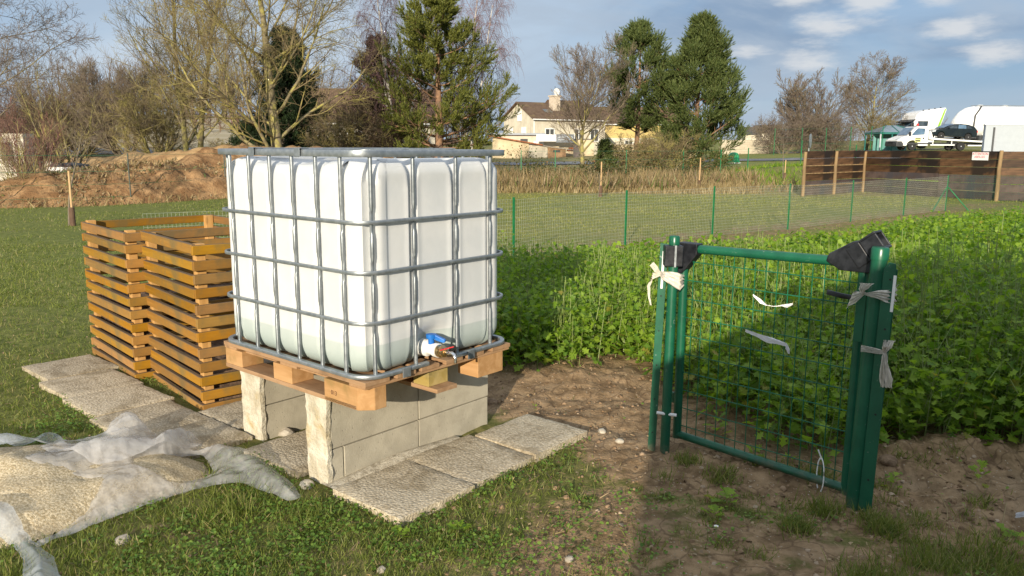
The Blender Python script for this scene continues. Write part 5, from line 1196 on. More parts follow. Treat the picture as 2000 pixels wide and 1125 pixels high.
V, F = join_vf([(V, F), (V1, F1)]); tag(fast('dry_grass', V, F, MAT['drygrass']), 'tall straw-coloured dry grass along the fence lines', 'dry grass', kind='stuff')
Pw = np.c_[rng.uniform(-2, 11, 16000), rng.uniform(29.3, 38, 16000)]; k = fbm(Pw[:, 0] * .5, Pw[:, 1] * .5, 99); ok = rng.random(len(Pw)) < sstep(.4, .62, k); Pw = Pw[ok]
V, F = blades(Pw, rng.uniform(.25, .85, len(Pw)), rng.uniform(.014, .03, len(Pw)), .3)
# rough brown stalks and dead leaves over the reddish heap
Ph = np.c_[rng.uniform(-20, -4, 26000), rng.uniform(19, 31, 26000)]; mh = mound_h(Ph[:, 0], Ph[:, 1], FR); k = fbm(Ph[:, 0] * .9, Ph[:, 1] * .9, 44); ok = (mh > .04) & (rng.random(len(Ph)) < sstep(.38, .6, k + .25 * sstep(-10, -14, Ph[:, 0]))); Ph = Ph[ok]; mh = mh[ok]; n = len(Ph)
Vh, Fh = scatter_v(BV, BF, np.c_[Ph, hgt(Ph[:, 0], Ph[:, 1], False) + mh - .03], rotmats(rng.random(n) * 6.28, rng.normal(0, .7, n), rng.normal(0, .6, n)), np.stack([rng.uniform(.01, .028, n), rng.uniform(.06, .2, n), rng.uniform(.06, .2, n)], -1))
V, F = join_vf([(V, F), (Vh, Fh)]); tag(fast('dead_weeds', V, F, MAT['brownweed']), 'brown dead weeds in the strip below the road and over the heap', 'dead weeds', kind='stuff')
# green bank by the board fence
Pb = np.c_[rng.uniform(9.5, 22, 9000), rng.uniform(33, 45, 9000)]; k = fbm(Pb[:, 0] * .6, Pb[:, 1] * .6, 97); Pb = Pb[rng.random(len(Pb)) < sstep(.35, .6, k)]
V, F = blades(Pb, rng.uniform(.12, .32, len(Pb)), rng.uniform(.012, .02, len(Pb)), .4); tag(fast('grass', V, F, MAT['crop']), 'rank green grass on the roadside bank', 'grass', kind='stuff')
MAT['bramble'] = leafmat('bramble_leaf', (.050, .065, .020), (.135, .125, .045), .2, c3=(.22, .12, .05))
def leafy_bush(x, y, rx, ry, h, n, label, seed, mat='bramble'):
    r = np.random.default_rng(seed); root = thing('bramble_bush', label, 'bush', (x, y, zg(x, y)), 0, 'bramble bushes in the strip')
    c = r.normal(0, 1, (14, 3)) * [rx * .5, ry * .5, h * .2] + [0, 0, h * .45]; q = c[r.integers(0, 14, n)] + r.normal(0, 1, (n, 3)) * [rx * .26, ry * .26, h * .20]; q[:, 2] = np.abs(q[:, 2])
    V, F = scatter_v(LV2, LF2, q, rotmats(r.random(n) * 6.28, r.normal(.2, .5, n), r.normal(0, .5, n)), r.uniform(.05, .12, n)); fast('crown', V, F, MAT[mat], root)
    mb = MB()
    for k in range(14):
        p = c[k]; mb.tube([(p[0] * .2, p[1] * .2, -.05), (p[0] * .7, p[1] * .7, p[2] * .7), tuple(p), (p[0] * 1.3, p[1] * 1.3, p[2] * 1.25)], [.012, .01, .008, .005], 4, cap=False)
    mb.build('stem', MAT['brownweed'], root)
for i, (px_, Y_, rx, ry, h_, n_, lb) in enumerate(((1040, 41, 1.7, .9, 1.1, 1700, 'dark green bramble bush just right of the tank top, below the road'), (1105, 35, 1.5, .8, .95, 1500, 'bramble bush at the foot of the mossy bare tree, left side'), (1185, 36, 1.3, .7, .9, 1300, 'bramble bush between the mossy tree and the first stake'), (1290, 38, 1.6, .8, 1.2, 1600, 'bramble bush under the left edge of the big dark pine'), (1385, 41, 1.5, .8, 1.0, 1500, 'dark bramble bush right below the big dark pine'))):
    leafy_bush(at(px_, 300, Y_).x, Y_, rx, ry, h_, n_, lb, 200 + i)
# daisy, straws
def daisy(x, y):
    o = thing('daisy', 'single white daisy flower on soil below the gate', 'flower', (x, y, zg(x, y)))
    V, F = scatter_v(np.array([(-.16, .1, 0), (.16, .1, 0), (.14, .9, .1), (-.14, .9, .1)]), np.array([(0, 1, 2), (0, 2, 3)]), np.tile([0, 0, .035], (14, 1)), rotmats(np.arange(14) * .449, np.full(14, .3)), np.full(14, .012)); fast('petals', V, F, MAT['white_scrap'], o)
    MB().lathe([(.0005, .036), (.004, .036), (.003, .040), (.0005, .041)], 10).build('flower_head', MAT['yellow_sign'], o); MB().tube([(0, 0, -.01), (0, 0, .036)], .0012, 6).build('stalk', MAT['crop_stem'], o)
daisy(*px2g(1398, 1043))
def straw(pts, r, label):
    P = []
    for px_, py_, dz in pts: x_, y_ = px2g(px_, py_); P.append((x_, y_, zg(x_, y_) + dz))
    tag(MB().tube(P, r, 5).build('dry_stalk', MAT['drygrass'], None, smooth='auto'), label, 'dry stalk')
straw([(1770, 1030, .01), (1810, 1025, .015), (1850, 1022, .015), (1848, 1005, .03), (1835, 985, .03), (1820, 970, .02)], .0022, 'bent dry stalk lying on soil right of the stout post')
straw([(1950, 1050, .01), (1957, 1030, .03), (1962, 1010, .06)], .0025, 'short dry stalk sticking up near the right edge')
straw([(1178, 697, .01), (1210, 694, .015), (1238, 690, .015)], .003, 'pale straw lying along the crop edge behind the slabs')
straw([(1452, 1010, .01), (1455, 1028, .02), (1470, 1032, .02), (1486, 1028, .01)], .0016, 'curled thin stalk on soil below the middle of gate')
x_, y_ = px2g(1995, 1018); knot('plastic_scrap', [refine([((x_ - .03, y_, zg(x_, y_) + .03), .03, U), ((x_ + .03, y_ + .01, zg(x_, y_) + .035), .05, U), ((x_ + .09, y_ + .01, zg(x_, y_) + .03), .06, U)])], 'crumpled white plastic scrap on soil at the right edge', 9, MAT['white_scrap'], cat='plastic scrap')
# ------------------------------------------------------------------ unseen shed behind the viewer, shaped to throw the shade on the right
sh_d = np.array([math.sin(SUN_H), math.cos(SUN_H)]); sh_s = np.array([math.cos(SUN_H), -math.sin(SUN_H)])
o_ = sh_d * -1.7
SHD = thing('unseen_shed', 'unseen timber shed shaped to cast shade from behind the viewpoint', 'shed', (o_[0], o_[1], 0), -SUN_H)
MAT['shed_wood'] = wood('brown_shed_boards', (.16, .09, .05), (.24, .15, .09), (.12, .07, .045), 1, .4, .8, 2)
mb = MB(); mb.prism([(-.03, 0), (4.0, 0), (4.0, 2.35), (2.1, 3.12), (-.03, 2.02)], -.02, -3.0); mb.build('wall', MAT['shed_wood'], SHD)
mb = MB(); mb.prism([(-.20, 1.76), (-.20, 1.96), (2.1, 3.22), (4.25, 2.36), (4.25, 2.22), (2.1, 3.08), (.0, 1.98), (.0, 1.74)], .06, -3.1); mb.build('roof', MAT['dark_trim'], SHD)  # left eave shaped to throw a lobe of shade on the gate posts

# ------------------------------------------------------------------ houses and yard at the back
m, t = newmat('cream_roughcast'); N = NT(t); v = N.coord('Object')
col = N.mix(N.ss(N.noise(v, 1.1, 5, .6), .35, .65), (.50, .455, .36), (.585, .54, .43)); col = N.mix(N.math('MULTIPLY', N.ss(N.noise(N.coord('Object', (2.2, 2.2, .25)), 1, 5, .6), .52, .72), .5), col, (.36, .32, .25))
N.out(N.pri(col, .9, 0, N.bump(N.noise(v, 30, 3), .3, .02), .15)); MAT['cream'] = m
MAT['yellow_wall'] = pbr('ochre_yellow_wall', (.46, .35, .13), (.54, .42, .17), 1.2, .9, c3=(.40, .31, .13))
MAT['pale_wall'] = pbr('pale_ochre_wall', (.50, .41, .26), (.58, .49, .33), .8, .9, c3=(.42, .34, .22), s3=.5)
def tilemat(name, a, b, c):
    m, t = newmat(name); N = NT(t); v = N.coord('Object')
    w = N.n('ShaderNodeTexWave', wave_type='BANDS', bands_direction='X'); w.inputs['Scale'].default_value = 1.6; w.inputs['Distortion'].default_value = .3; N.l(v, w.inputs[0])
    col = N.mix(N.ss(N.noise(v, 2.4, 6, .7), .34, .66), a, b); col = N.mix(N.ss(N.noise(v, .7, 4, .6), .52, .68), col, c)
    col = N.mix(N.math('MULTIPLY', w.outputs['Fac'], .25), col, tuple(q * .5 for q in a)); N.out(N.pri(col, .85, 0, N.bump(w.outputs['Fac'], .4, .05), .2)); return m
MAT['roof_brown'] = tilemat('brown_roof_tiles', (.105, .068, .045), (.165, .110, .072), (.20, .145, .07))
MAT['roof_red'] = tilemat('red_roof_tiles', (.26, .095, .045), (.36, .14, .065), (.22, .10, .06))
MAT['brick_pale'] = pbr('pale_chimney_brick', (.48, .40, .30), (.58, .50, .40), 9, .9, .3, 20)
MAT['win_dark'] = pbr('dark_window_pane', (.05, .055, .055), (.10, .105, .10), 1, .15, spec=.7)
MAT['breeze'] = None
m, t = newmat('breeze_block_wall'); N = NT(t); v = N.coord('Object'); br = N.n('ShaderNodeTexBrick'); mp = N.n('ShaderNodeMapping'); mp.inputs['Rotation'].default_value = (R_(90), 0, 0); N.l(v, mp.inputs[0]); N.l(mp.outputs[0], br.inputs[0])
br.inputs['Scale'].default_value = 1; br.inputs['Brick Width'].default_value = .5; br.inputs['Row Height'].default_value = .21; br.inputs['Mortar Size'].default_value = .008
for i, c in ((1, (.42, .37, .28, 1)), (2, (.48, .43, .33, 1)), (3, (.30, .26, .19, 1))): br.inputs[i].default_value = c
N.out(N.pri(br.outputs[0], .9, 0, None, .15)); MAT['breeze'] = m
m, t = newmat('grey_block_wall'); N = NT(t); v = N.coord('Object'); br = N.n('ShaderNodeTexBrick'); mp = N.n('ShaderNodeMapping'); mp.inputs['Rotation'].default_value = (R_(90), 0, 0); N.l(v, mp.inputs[0]); N.l(mp.outputs[0], br.inputs[0])
br.inputs['Scale'].default_value = 1; br.inputs['Brick Width'].default_value = .5; br.inputs['Row Height'].default_value = .2; br.inputs['Mortar Size'].default_value = .014
for i, c in ((1, (.42, .39, .33, 1)), (2, (.50, .46, .39, 1)), (3, (.68, .63, .54, 1))): br.inputs[i].default_value = c
N.out(N.pri(br.outputs[0], .9, 0, None, .15)); MAT['greyblock'] = m
def gz(x, y): return float(hgt(x, y, False))
def window(parent, x, z, w, h, y=0, face=1, mull=1, shutter=None):
    # face 1: wall along local x at y (looking to -y); face 2: gable wall at x=0 looking to -x with x meaning y
    f = MB(); P = MB(); d = .05
    def bx(mb, a0, a1, z0, z1, o0, o1):
        if face == 1: mb.box(a0, a1, y - o1, y - o0, z0, z1)
        else: mb.box(y - o1, y - o0, a0, a1, z0, z1)
    t_ = .09
    for (a, b, c, e) in ((x - w / 2, x + w / 2, z, z + t_), (x - w / 2, x + w / 2, z + h - t_, z + h), (x - w / 2, x - w / 2 + t_, z + t_, z + h - t_), (x + w / 2 - t_, x + w / 2, z + t_, z + h - t_)): bx(f, a, b, c, e, .0, .06)
    for k in range(1, mull + 1): xx = x - w / 2 + w * k / (mull + 1); bx(f, xx - .04, xx + .04, z + t_, z + h - t_, .0, .06)
    o = f.build('window', MAT['white_trim'], parent); bx(P, x - w / 2 + .02, x + w / 2 - .02, z + .02, z + h - .02, .005, .03); P.build('pane', MAT[shutter or 'win_dark'], o); return o
HY = 94.0; hx = X(1042, HY)
H = thing('house', 'cream roughcast house with brown tiled roof and square chimney', 'house', (hx, HY, gz(hx, HY) - .3), R_(30))
W_, L_ = 7.0, 10.2; eh, rh = 4.7, 6.5
def gable_house(H, W_, L_, eh, rh, wallm, roofm, ov=.35):
    mb = MB(); mb.add([(0, 0, 0), (0, W_, 0), (0, W_, eh), (0, W_ / 2, rh), (0, 0, eh), (L_, 0, 0), (L_, W_, 0), (L_, W_, eh), (L_, W_ / 2, rh), (L_, 0, eh)],
        [(0, 1, 2, 3, 4), (9, 8, 7, 6, 5), (0, 4, 9, 5), (1, 6, 7, 2), (0, 5, 6, 1)]); mb.build('wall', wallm, H)
    sl = (rh - eh) / (W_ / 2); th = .16
    mb = MB()
    for s_ in (0, 1):
        y0 = -ov if s_ == 0 else W_ + ov; z0 = eh - ov * sl
        a = [(-ov, y0, z0 + .02), (L_ + ov, y0, z0 + .02), (L_ + ov, W_ / 2, rh + .02), (-ov, W_ / 2, rh + .02)]
        b = [(p[0], p[1], p[2] + th) for p in a]; mb.add(a + b, [(0, 3, 2, 1), (4, 5, 6, 7), (0, 1, 5, 4), (1, 2, 6, 5), (2, 3, 7, 6), (3, 0, 4, 7)])
    rf = mb.build('roof', roofm, H)
    mb = MB(); mb.tube([(-ov, -ov - .05, eh - ov * sl), (L_ + ov, -ov - .05, eh - ov * sl)], .07, 8); mb.build('gutter', MAT['white_trim'], rf)
    return rf
rf = gable_house(H, W_, L_, eh, rh, MAT['cream'], MAT['roof_brown'])
mb = MB(); mb.add([(4.6, 2.2, 5.5), (4.6, 6.6, 5.5), (4.6, 4.4, 7.1), (9.6, 2.2, 5.5), (9.6, 6.6, 5.5), (9.6, 4.4, 7.1)], [(0, 1, 2), (5, 4, 3), (0, 2, 5, 3), (1, 4, 5, 2)]); mb.build('upper_roof', MAT['roof_brown'], rf)
ch = MB(); ch.box(3.6, 4.6, 1.5, 2.4, 5.0, 7.3); ch.box(3.5, 4.7, 1.4, 2.5, 7.3, 7.45); ch = ch.build('chimney', MAT['brick_pale'], H)
MB().tube([(4.1, 1.9, 7.45), (4.1, 1.9, 8.5)], .035, 6).build('antenna_mast', MAT['dark_trim'], ch)
MB().lathe([(.02, .0), (.2, .03), (.36, .10), (.42, .16), (.40, .17), (.02, .05)], 20, M=Matrix.Translation((4.1, 1.7, 7.85)) @ RX).build('satellite_dish', MAT['white_trim'], ch, smooth='auto')
mb = MB(); mb.add([(2.2, .95, 5.19), (3.3, .95, 5.19), (3.3, 1.75, 5.6), (2.2, 1.75, 5.6)], [(0, 1, 2, 3)]); o = mb.build('skylight', MAT['win_dark'], rf); o.location.z = .22
window(H, 3.2, 4.4, .9, 1.2, 0, 2, 0, 'white_trim'); window(H, 5.2, 2.0, .75, 1.7, 0, 2, 0, 'white_trim'); window(H, 2.2, 2.0, 1.0, 1.7, 0, 2, 0, 'white_trim')
for xx in (2.2, 6.3, 8.6): window(H, xx, 2.05, 1.3, 1.5, 0, 1, 1)
MB().box(-.02, .08, -.09, -.01, 0, eh - .3).build('downpipe', MAT['white_trim'], H)
# flat-roofed extension with two painted sign boards
ex = thing('flat_extension', 'low flat-roofed workshop with grey fascia in front of the cream house', 'workshop', (X(968, 88), 88, gz(X(968, 88), 88) - .2), R_(3))
MB().box(0, 5.3, .2, 4, 0, 2.6).build('wall', MAT['cream'], ex); MB().box(-.4, 5.4, -.2, 4.2, 2.6, 2.82).build('roof_fascia', pbr('blue_grey_fascia', (.24, .27, .30), (.30, .33, .36), 3, .5), ex); MB().box(2.7, 3.5, .16, .2, .3, 2.2).build('door', MAT['dark_trim'], ex)
sb = thing('sign_board', 'white shop sign board on the wall of the cream house', 'sign', (X(1083, 87), 87, gz(X(1083, 87), 87) + 1.95), R_(2))
MB().box(-1.95, 1.0, -.05, .05, -.3, .42).build('panel', MAT['white_paint'], sb); MB().box(-1.95, -1.5, -.05, .05, -2.2, -.302).build('panel_leg', MAT['white_paint'], sb)
sb2 = thing('sign_board', 'dark grey sign board with pale lettering, right of the white one', 'sign', (X(1104, 87), 87, gz(X(1104, 87), 87) + 1.95), R_(2))
MB().box(-1.0, .95, -.05, .05, -.45, .42).build('panel', pbr('slate_panel', (.12, .14, .16), (.18, .20, .22), 4, .5), sb2)
MAT['mauve'] = pbr('mauve_lettering', (.42, .22, .36), (.46, .26, .40), 4, .6); MAT['pale_ink'] = pbr('pale_lettering', (.45, .50, .52), (.55, .58, .60), 4, .6)
# unreadable brush-like scrawl, as in the photo
def scrawl(parent, w, h, mat, y, seed, z=0, r=.022):
    rd = random.Random(seed); mb = MB()
    for k in range(2 if h > .3 else 1):
        x = -w / 2
        while x < w / 2:
            l = .10 + .16 * rd.random(); P = [(x + l * i / 5, y, z + (k * -.26 if h > .3 else 0) + (rd.random() - .5) * h * .4) for i in range(6)]; mb.tube(P, r, 4); x += l + .05
    mb.build('lettering', mat, parent)
scrawl(sb, 1.7, .16, MAT['mauve'], -.055, 3, .05); sb.children[-1].location.x = -.3; scrawl(sb2, 1.5, .5, MAT['pale_ink'], -.055, 8, .12, .03)
# garage with red roof and lean-to
gx0 = X(962, 84); GA = thing('garage', 'pale yellow garage with sloping red tile roof beside the road', 'garage', (gx0, 84, gz(gx0, 84) - .25), R_(-2))
mb = MB(); mb.prism([(0, 0), (3.75, 0), (3.75, 1.75), (0, 2.35)], 0, 4.0); mb.build('wall', MAT['pale_wall'], GA)
mb = MB(); mb.prism([(-.5, 2.45), (-.5, 2.58), (5.2, 1.66), (5.2, 1.53)], -.35, 4.3); mb.build('roof', MAT['roof_red'], GA)
mb = MB(); mb.prism([(3.76, 0), (5.7, 0), (5.7, 1.42), (3.76, 1.6)], .05, 3); mb.build('garage_door', MAT['cream'], GA)
mb = MB(); mb.prism([(3.70, 1.72), (3.70, 1.80), (8.4, 1.14), (8.4, 1.04)], -.2, 3.2); mb.build('lean_to_roof', pbr('grey_corrugated', (.22, .19, .16), (.30, .27, .23), 5, .8), GA)
mb = MB(); mb.prism([(5.72, 0), (7.6, 0), (7.6, 1.14), (5.72, 1.40)], .06, 3); mb.build('lean_to_wall', pbr('brown_boarding', (.28, .17, .09), (.36, .23, .13), 6, .85), GA)
MB().box(6.3, 7.0, .02, .06, .85, 1.08).build('window', MAT['dark_trim'], GA)
mb = MB(); mb.prism([(7.7, .95), (8.9, .95), (8.6, 1.35), (8.0, 1.35)], .0, 2.5); mb.build('porch_roof', MAT['roof_red'], GA)
def wallbox(name, px0, px1, Y, h, d, mat, label, cat, rz=0, z=-.3, cop=None):
    a, b = X(px0, Y), X(px1, Y); t_ = thing(name, label, cat, (a, Y, gz(a, Y) + z), rz); MB().box(0, b - a, 0, d, 0, h - z).build('wall', mat, t_)
    if cop: MB().box(-.06, b - a + .06, -.06, d + .06, h - z + .002, h - z + .1).build('coping', cop, t_)
    return t_
o = wallbox('garden_wall', 1056, 1160, 89, 1.9, .25, MAT['pale_wall'], 'mossy ochre garden wall with sloping coping by the road', 'wall', R_(1), cop=MAT['dark_trim'])
wallbox('garden_wall', 1172, 1325, 84, 1.15, .25, MAT['pale_wall'], 'low pale garden wall seen under the pine branches', 'wall', R_(0), cop=MAT['brick_pale'])
wallbox('block_wall', 1405, 1503, 79, 1.42, .25, MAT['breeze'], 'beige breeze-block boundary wall right of the big pine', 'wall', R_(2))
wallbox('plank_screen', 1120, 1138, 80, 1.25, .1, pbr('grey_planks', (.12, .10, .09), (.19, .16, .14), 6, .85, stretch=(1, 1, 6)), 'grey plank screen beside the lichen-covered young tree', 'screen')
yx = X(1150, 112); YB = thing('house', 'long yellow ochre house with dark roof behind the pine pair', 'house', (yx, 112, gz(yx, 112) - .5), R_(0)); gable_house(YB, 8, 12.5, 4.6, 6.8, MAT['yellow_wall'], MAT['roof_brown']); 
MB().box(.0, 12.5, -.06, -.01, 0, 2.6).build('ground_floor_band', MAT['cream'], YB)
for xx in (2, 5.5, 9): window(YB, xx, .9, 1.2, 1.4, -.06, 1, 1)
PB = thing('house', 'pale house half hidden behind the bare trees left of the pine', 'house', (X(585, 66), 66, gz(X(585, 66), 66) - .4), R_(4)); gable_house(PB, 7, 11.0, 3.0, 5.6, MAT['cream'], MAT['roof_brown'])
for xx in (1.5, 4.5, 8): window(PB, xx, 1.0, 1.3, 1.2, 0, 1, 1)
for i, (px0, px1, Y, z0, hh, lb) in enumerate(((1455, 1476, 190, 0, 5.6, 'dark-roofed distant building just right of the pine'), (1486, 1522, 200, 0, 6.2, 'small distant building left of the reddish brush'))):
    a, b = X(px0, Y), X(px1, Y); t_ = thing('distant_building', lb, 'building', (a, Y, gz(a, Y) - .5)); mb = MB(); MB().box(0, b - a, 0, 6, 0, hh - 3.0).build('wall', MAT['cream'], t_); MB().box(-.3, b - a + .3, -.3, 6.3, hh - 3.0, hh - 1.2).build('roof', MAT['dark_trim'], t_)
# unfinished grey block building at far left and stacked blocks
ax = X(0, 29) - 3.5; UB = thing('block_building', 'unfinished grey block building at the left edge of the picture', 'building', (ax, 29, gz(ax, 29) - .3), R_(-4))
w_ = X(58, 29) - ax
MB().box(0, w_, 0, .5, 0, 2.15).build('wall', MAT['greyblock'], UB); MB().box(-.1, w_ + .02, -.05, .55, 2.152, 2.30).build('ring_beam', MAT['cream'], UB); MB().box(w_ - .85, w_ - .42, -.03, -.002, 1.35, 2.0).build('opening', MAT['dark_trim'], UB)
a = X(72, 29.5); lw = thing('block_wall', 'low grey block wall behind the red twigs at left', 'wall', (a, 29.5, gz(a, 29.5) - .2)); MB().box(0, X(96, 29.5) - a, 0, .2, 0, 1.2).build('wall', MAT['greyblock'], lw)
a = X(90, 28.5); st = thing('block_pallet', 'pale stack of building blocks under a dark tarpaulin beside the heap', 'block stack', (a, 28.5, gz(a, 28.5) - .15), R_(-3))
MB().box(0, .95, 0, .8, 0, .98).build('block_stack', MAT['white_trim'], st, bevel=.02); MB().box(.0, .7, -.6, -.05, 0, .72).build('block_stack', MAT['cream'], st, bevel=.02)
mb = MB(); mb.prism([(-.02, .985), (1.05, .985), (1.0, 1.05), (.5, 1.12), (.05, 1.06)], -.05, .85); mb.build('tarpaulin', MAT['dark_trim'], st, bevel=.02)

# ------------------------------------------------------------------ vehicles
def wheel(parent, x, y, z, r, w, n_sp=5, side=-1, dirty=False):
    tr = MB().lathe([(r * .60, -w / 2), (r * .93, -w / 2), (r, -w / 2 + .03), (r, w / 2 - .03), (r * .93, w / 2), (r * .60, w / 2)], 28, M=Matrix.Translation((x, y, z)) @ RX).build('wheel', MAT['black_rubber'], parent, smooth='auto')
    mb = MB(); Q = Matrix.Translation((x, y, z)) @ RX
    mb.lathe([(.01, -w / 2 + .07), (r * .62, -w / 2 + .07), (r * .62, w / 2 - .03), (r * .55, w / 2 - .02), (r * .53, w / 2 - .06), (.01, w / 2 - .06)], 28, M=Q)
    for k in range(n_sp):
        a = 2 * math.pi * k / n_sp; c, s_ = math.cos(a), math.sin(a); mb.beam((x, y - w / 2 + .015, z), (x + c * r * .56, y - w / 2 + .02, z + s_ * r * .56), r * .20, .03, up=(0, 1, 0))
    mb.lathe([(.005, w / 2 - .05), (r * .15, w / 2 - .05), (r * .13, w / 2 + .0), (.005, w / 2 + .005)], 14, M=Q)
    mb.build('rim', MAT['wheel'] if not dirty else MAT['grey_panel'], tr, smooth='auto')
def car_shell(parent, name, low, W, mat, bevel=.05, tuck=.03):
    mb = MB(); n = len(low); V = []; y = [(-W / 2, .0), (-W / 2 + .0, .0)]
    mb.prism(low, -W / 2, W / 2); return mb.build(name, mat, parent, bevel=bevel, seg=3)
def greenhouse(parent, lowpts, toppts, Wl, Wt, mat, name, bevel=.03):
    # lowpts/toppts: x positions of corners front/back, z
    (xf, xr, z0), (tf, tr_, z1) = lowpts, toppts
    V = [(xf, -Wl / 2, z0), (xr, -Wl / 2, z0), (xr, Wl / 2, z0), (xf, Wl / 2, z0), (tf, -Wt / 2, z1), (tr_, -Wt / 2, z1), (tr_, Wt / 2, z1), (tf, Wt / 2, z1)]
    return MB().add(V, [(0, 3, 2, 1), (4, 5, 6, 7), (0, 1, 5, 4), (1, 2, 6, 5), (2, 3, 7, 6), (3, 0, 4, 7)]).build(name, mat, parent, bevel=bevel, seg=2)
def sidepane(parent, name, pts, yb, yt, z0, z1, mat, out=.012, side=-1):
    # glass following the lean of the side between heights z0 and z1
    V = []
    for (x, z) in pts:
        k = (z - z0) / (z1 - z0); V.append((x, side * (yb + (yt - yb) * k + out), z))
    V2 = [(x, y - side * .02, z) for x, y, z in V]; n = len(V)
    return MB().add(V + V2, [tuple(range(n)), tuple(range(n, 2 * n))[::-1]] + [(i, i + n, (i + 1) % n + n, (i + 1) % n) for i in range(n)]).build(name, mat, parent)
# local frame: x back along the vehicle (front at x=0), y across, near side is -y
TY = 72.0; txp = X(1738, TY)
TR = thing('tow_truck', 'white flatbed recovery truck carrying a dark car', 'tow truck', (txp, TY, gz(txp + 4, TY) + .05), R_(3))
cabp = [(.12, .42), (.05, .62), (.10, .95), (.75, 1.22), (1.02, 1.30), (1.62, 1.98), (1.85, 2.10), (2.75, 2.12), (2.86, 2.0), (2.90, .42), (2.02, .42), (1.98, .66), (1.78, .84), (1.50, .90), (1.22, .84), (1.02, .66), (.98, .42)]
car_shell(TR, 'cab', cabp, 1.95, MAT['white_paint'], .05)
mb = MB(); mb.prism([(.04, .36), (.02, .60), (.06, .82), (.50, .82), (.66, .62), (.66, .36)], -.99, .99); mb.build('bumper', MAT['dark_trim'], TR, bevel=.03)
MB().box(.02, .03, -.45, .45, .62, .80).build('grille', MAT['black_plastic'], TR); 
mb = MB(); mb.prism([(.095, .86), (.11, .99), (.42, 1.10), (.40, .90)], -.985, -.6); mb.build('headlight', MAT['grey_panel'], TR, bevel=.01)
mb = MB(); mb.prism([(.095, .86), (.11, .99), (.42, 1.10), (.40, .90)], .6, .985); mb.build('headlight', MAT['grey_panel'], TR, bevel=.01)
mb = MB(); mb.add([(1.015, -.86, 1.335), (1.015, .86, 1.335), (1.60, .80, 1.985), (1.60, -.80, 1.985)], [(0, 1, 2, 3)]); ws = mb.build('windscreen', MAT['glass_blue'], TR); ws.location = (-.03, 0, .03)
sidepane(TR, 'side_window', [(1.33, 1.32), (2.50, 1.40), (2.52, 1.92), (1.88, 1.95), (1.62, 1.70)], .975, .975, 1.3, 2.0, MAT['glass_blue'])
MB().box(1.08, 1.22, -1.16, -1.0, 1.28, 1.62).build('mirror', MAT['black_plastic'], TR, bevel=.02)
MB().box(2.36, 2.50, -1.0, -.985, 1.02, 1.14).build('door_handle', MAT['black_plastic'], TR)
ss = MB().box(1.68, 2.20, -.992, -.98, .74, 1.14).build('door_sticker', MAT['yellow_sign'], TR); MB().box(1.72, 2.16, -.997, -.9925, .80, .92).build('sticker_band', MAT['dark_trim'], ss)
MB().box(1.70, 2.18, -.997, -.9925, 1.03, 1.10).build('sticker_band', MAT['dark_trim'], ss)
MB().box(1.02, 2.9, -.985, -.978, .56, .68).build('side_trim', MAT['dark_trim'], TR)
bcn = MB().lathe([(.005, 2.12), (.10, 2.12), (.10, 2.30), (.06, 2.36), (.005, 2.37)], 16, M=Matrix.Translation((2.1, -.45, 0))).build('beacon', MAT['red_plastic'], TR, smooth='auto'); MB().box(1.9, 2.3, -.8, .8, 2.125, 2.17).build('beacon_bar', MAT['dark_trim'], TR)
wheel(TR, 1.5, -.86, .39, .36, .22, 6, dirty=True); wheel(TR, 1.5, .86, .39, .36, .22, 6, dirty=True); wheel(TR, 5.9, -.86, .39, .36, .3, 6, dirty=True); wheel(TR, 5.9, .86, .39, .36, .3, 6, dirty=True)
bd = MB(); bd.prism([(2.98, .98), (8.4, .70), (8.42, .84), (2.98, 1.12)], -1.05, 1.05); bd = bd.build('flatbed', MAT['white_paint'], TR, bevel=.01)
MB().prism([(2.96, .98), (3.05, .98), (3.30, 1.12), (3.05, 1.72), (2.96, 1.72)], -1.0, 1.0).build('headboard', MAT['white_paint'], bd, bevel=.01)
mb = MB(); mb.box(2.9, 8.2, -.42, -.30, .58, .72); mb.box(2.9, 8.2, .30, .42, .58, .72); mb.build('chassis', MAT['dark_trim'], TR)
mb = MB(); mb.box(3.1, 5.3, -1.0, -.96, .46, .56); mb.box(3.3, 3.36, -.98, -.9, .5, .98); mb.box(5.0, 5.06, -.98, -.9, .5, .9); mb.build('side_guard', MAT['white_paint'], TR); mb = MB(); mb.box(6.5, 8.2, -1.0, -.96, .42, .52); mb.box(8.0, 8.06, -.98, -.9, .45, .75); mb.build('side_guard', MAT['white_paint'], TR)
# the car on the bed
kc = Matrix.Translation((txp, TY, 0)); bx_, by_ = 3.45, 0
CR = thing('car', 'black hatchback car riding on the recovery truck', 'car', (txp + 3.15 * math.cos(R_(3)), TY + 3.15 * math.sin(R_(3)), TR.location.z + 1.06), R_(3)); CR.rotation_euler = (0, R_(2.9), R_(3))
low = [(.02, .32), (.0, .52), (.10, .70), (.55, .84), (1.12, .93), (1.62, 1.18), (2.05, 1.36), (2.6, 1.42), (3.3, 1.38), (3.85, 1.22), (4.12, .96), (4.18, .60), (4.12, .32), (3.72, .30), (3.66, .52), (3.50, .64), (3.28, .64), (3.12, .52), (3.06, .30), (1.26, .30), (1.20, .52), (1.04, .64), (.80, .64), (.64, .52), (.58, .30)]
car_shell(CR, 'body', low, 1.72, MAT['car_dark'], .06)
sidepane(CR, 'side_window', [(1.34, .97), (2.28, 1.0), (2.28, 1.31), (2.05, 1.29), (1.70, 1.14)], .862, .862, .9, 1.4, MAT['glass'], .004); sidepane(CR, 'side_window', [(2.36, 1.0), (3.10, 1.02), (3.05, 1.32), (2.36, 1.33)], .862, .862, .9, 1.4, MAT['glass_blue'], .004); sidepane(CR, 'side_window', [(3.18, 1.03), (3.62, 1.06), (3.40, 1.27), (3.14, 1.31)], .862, .862, .9, 1.4, MAT['glass'], .004)
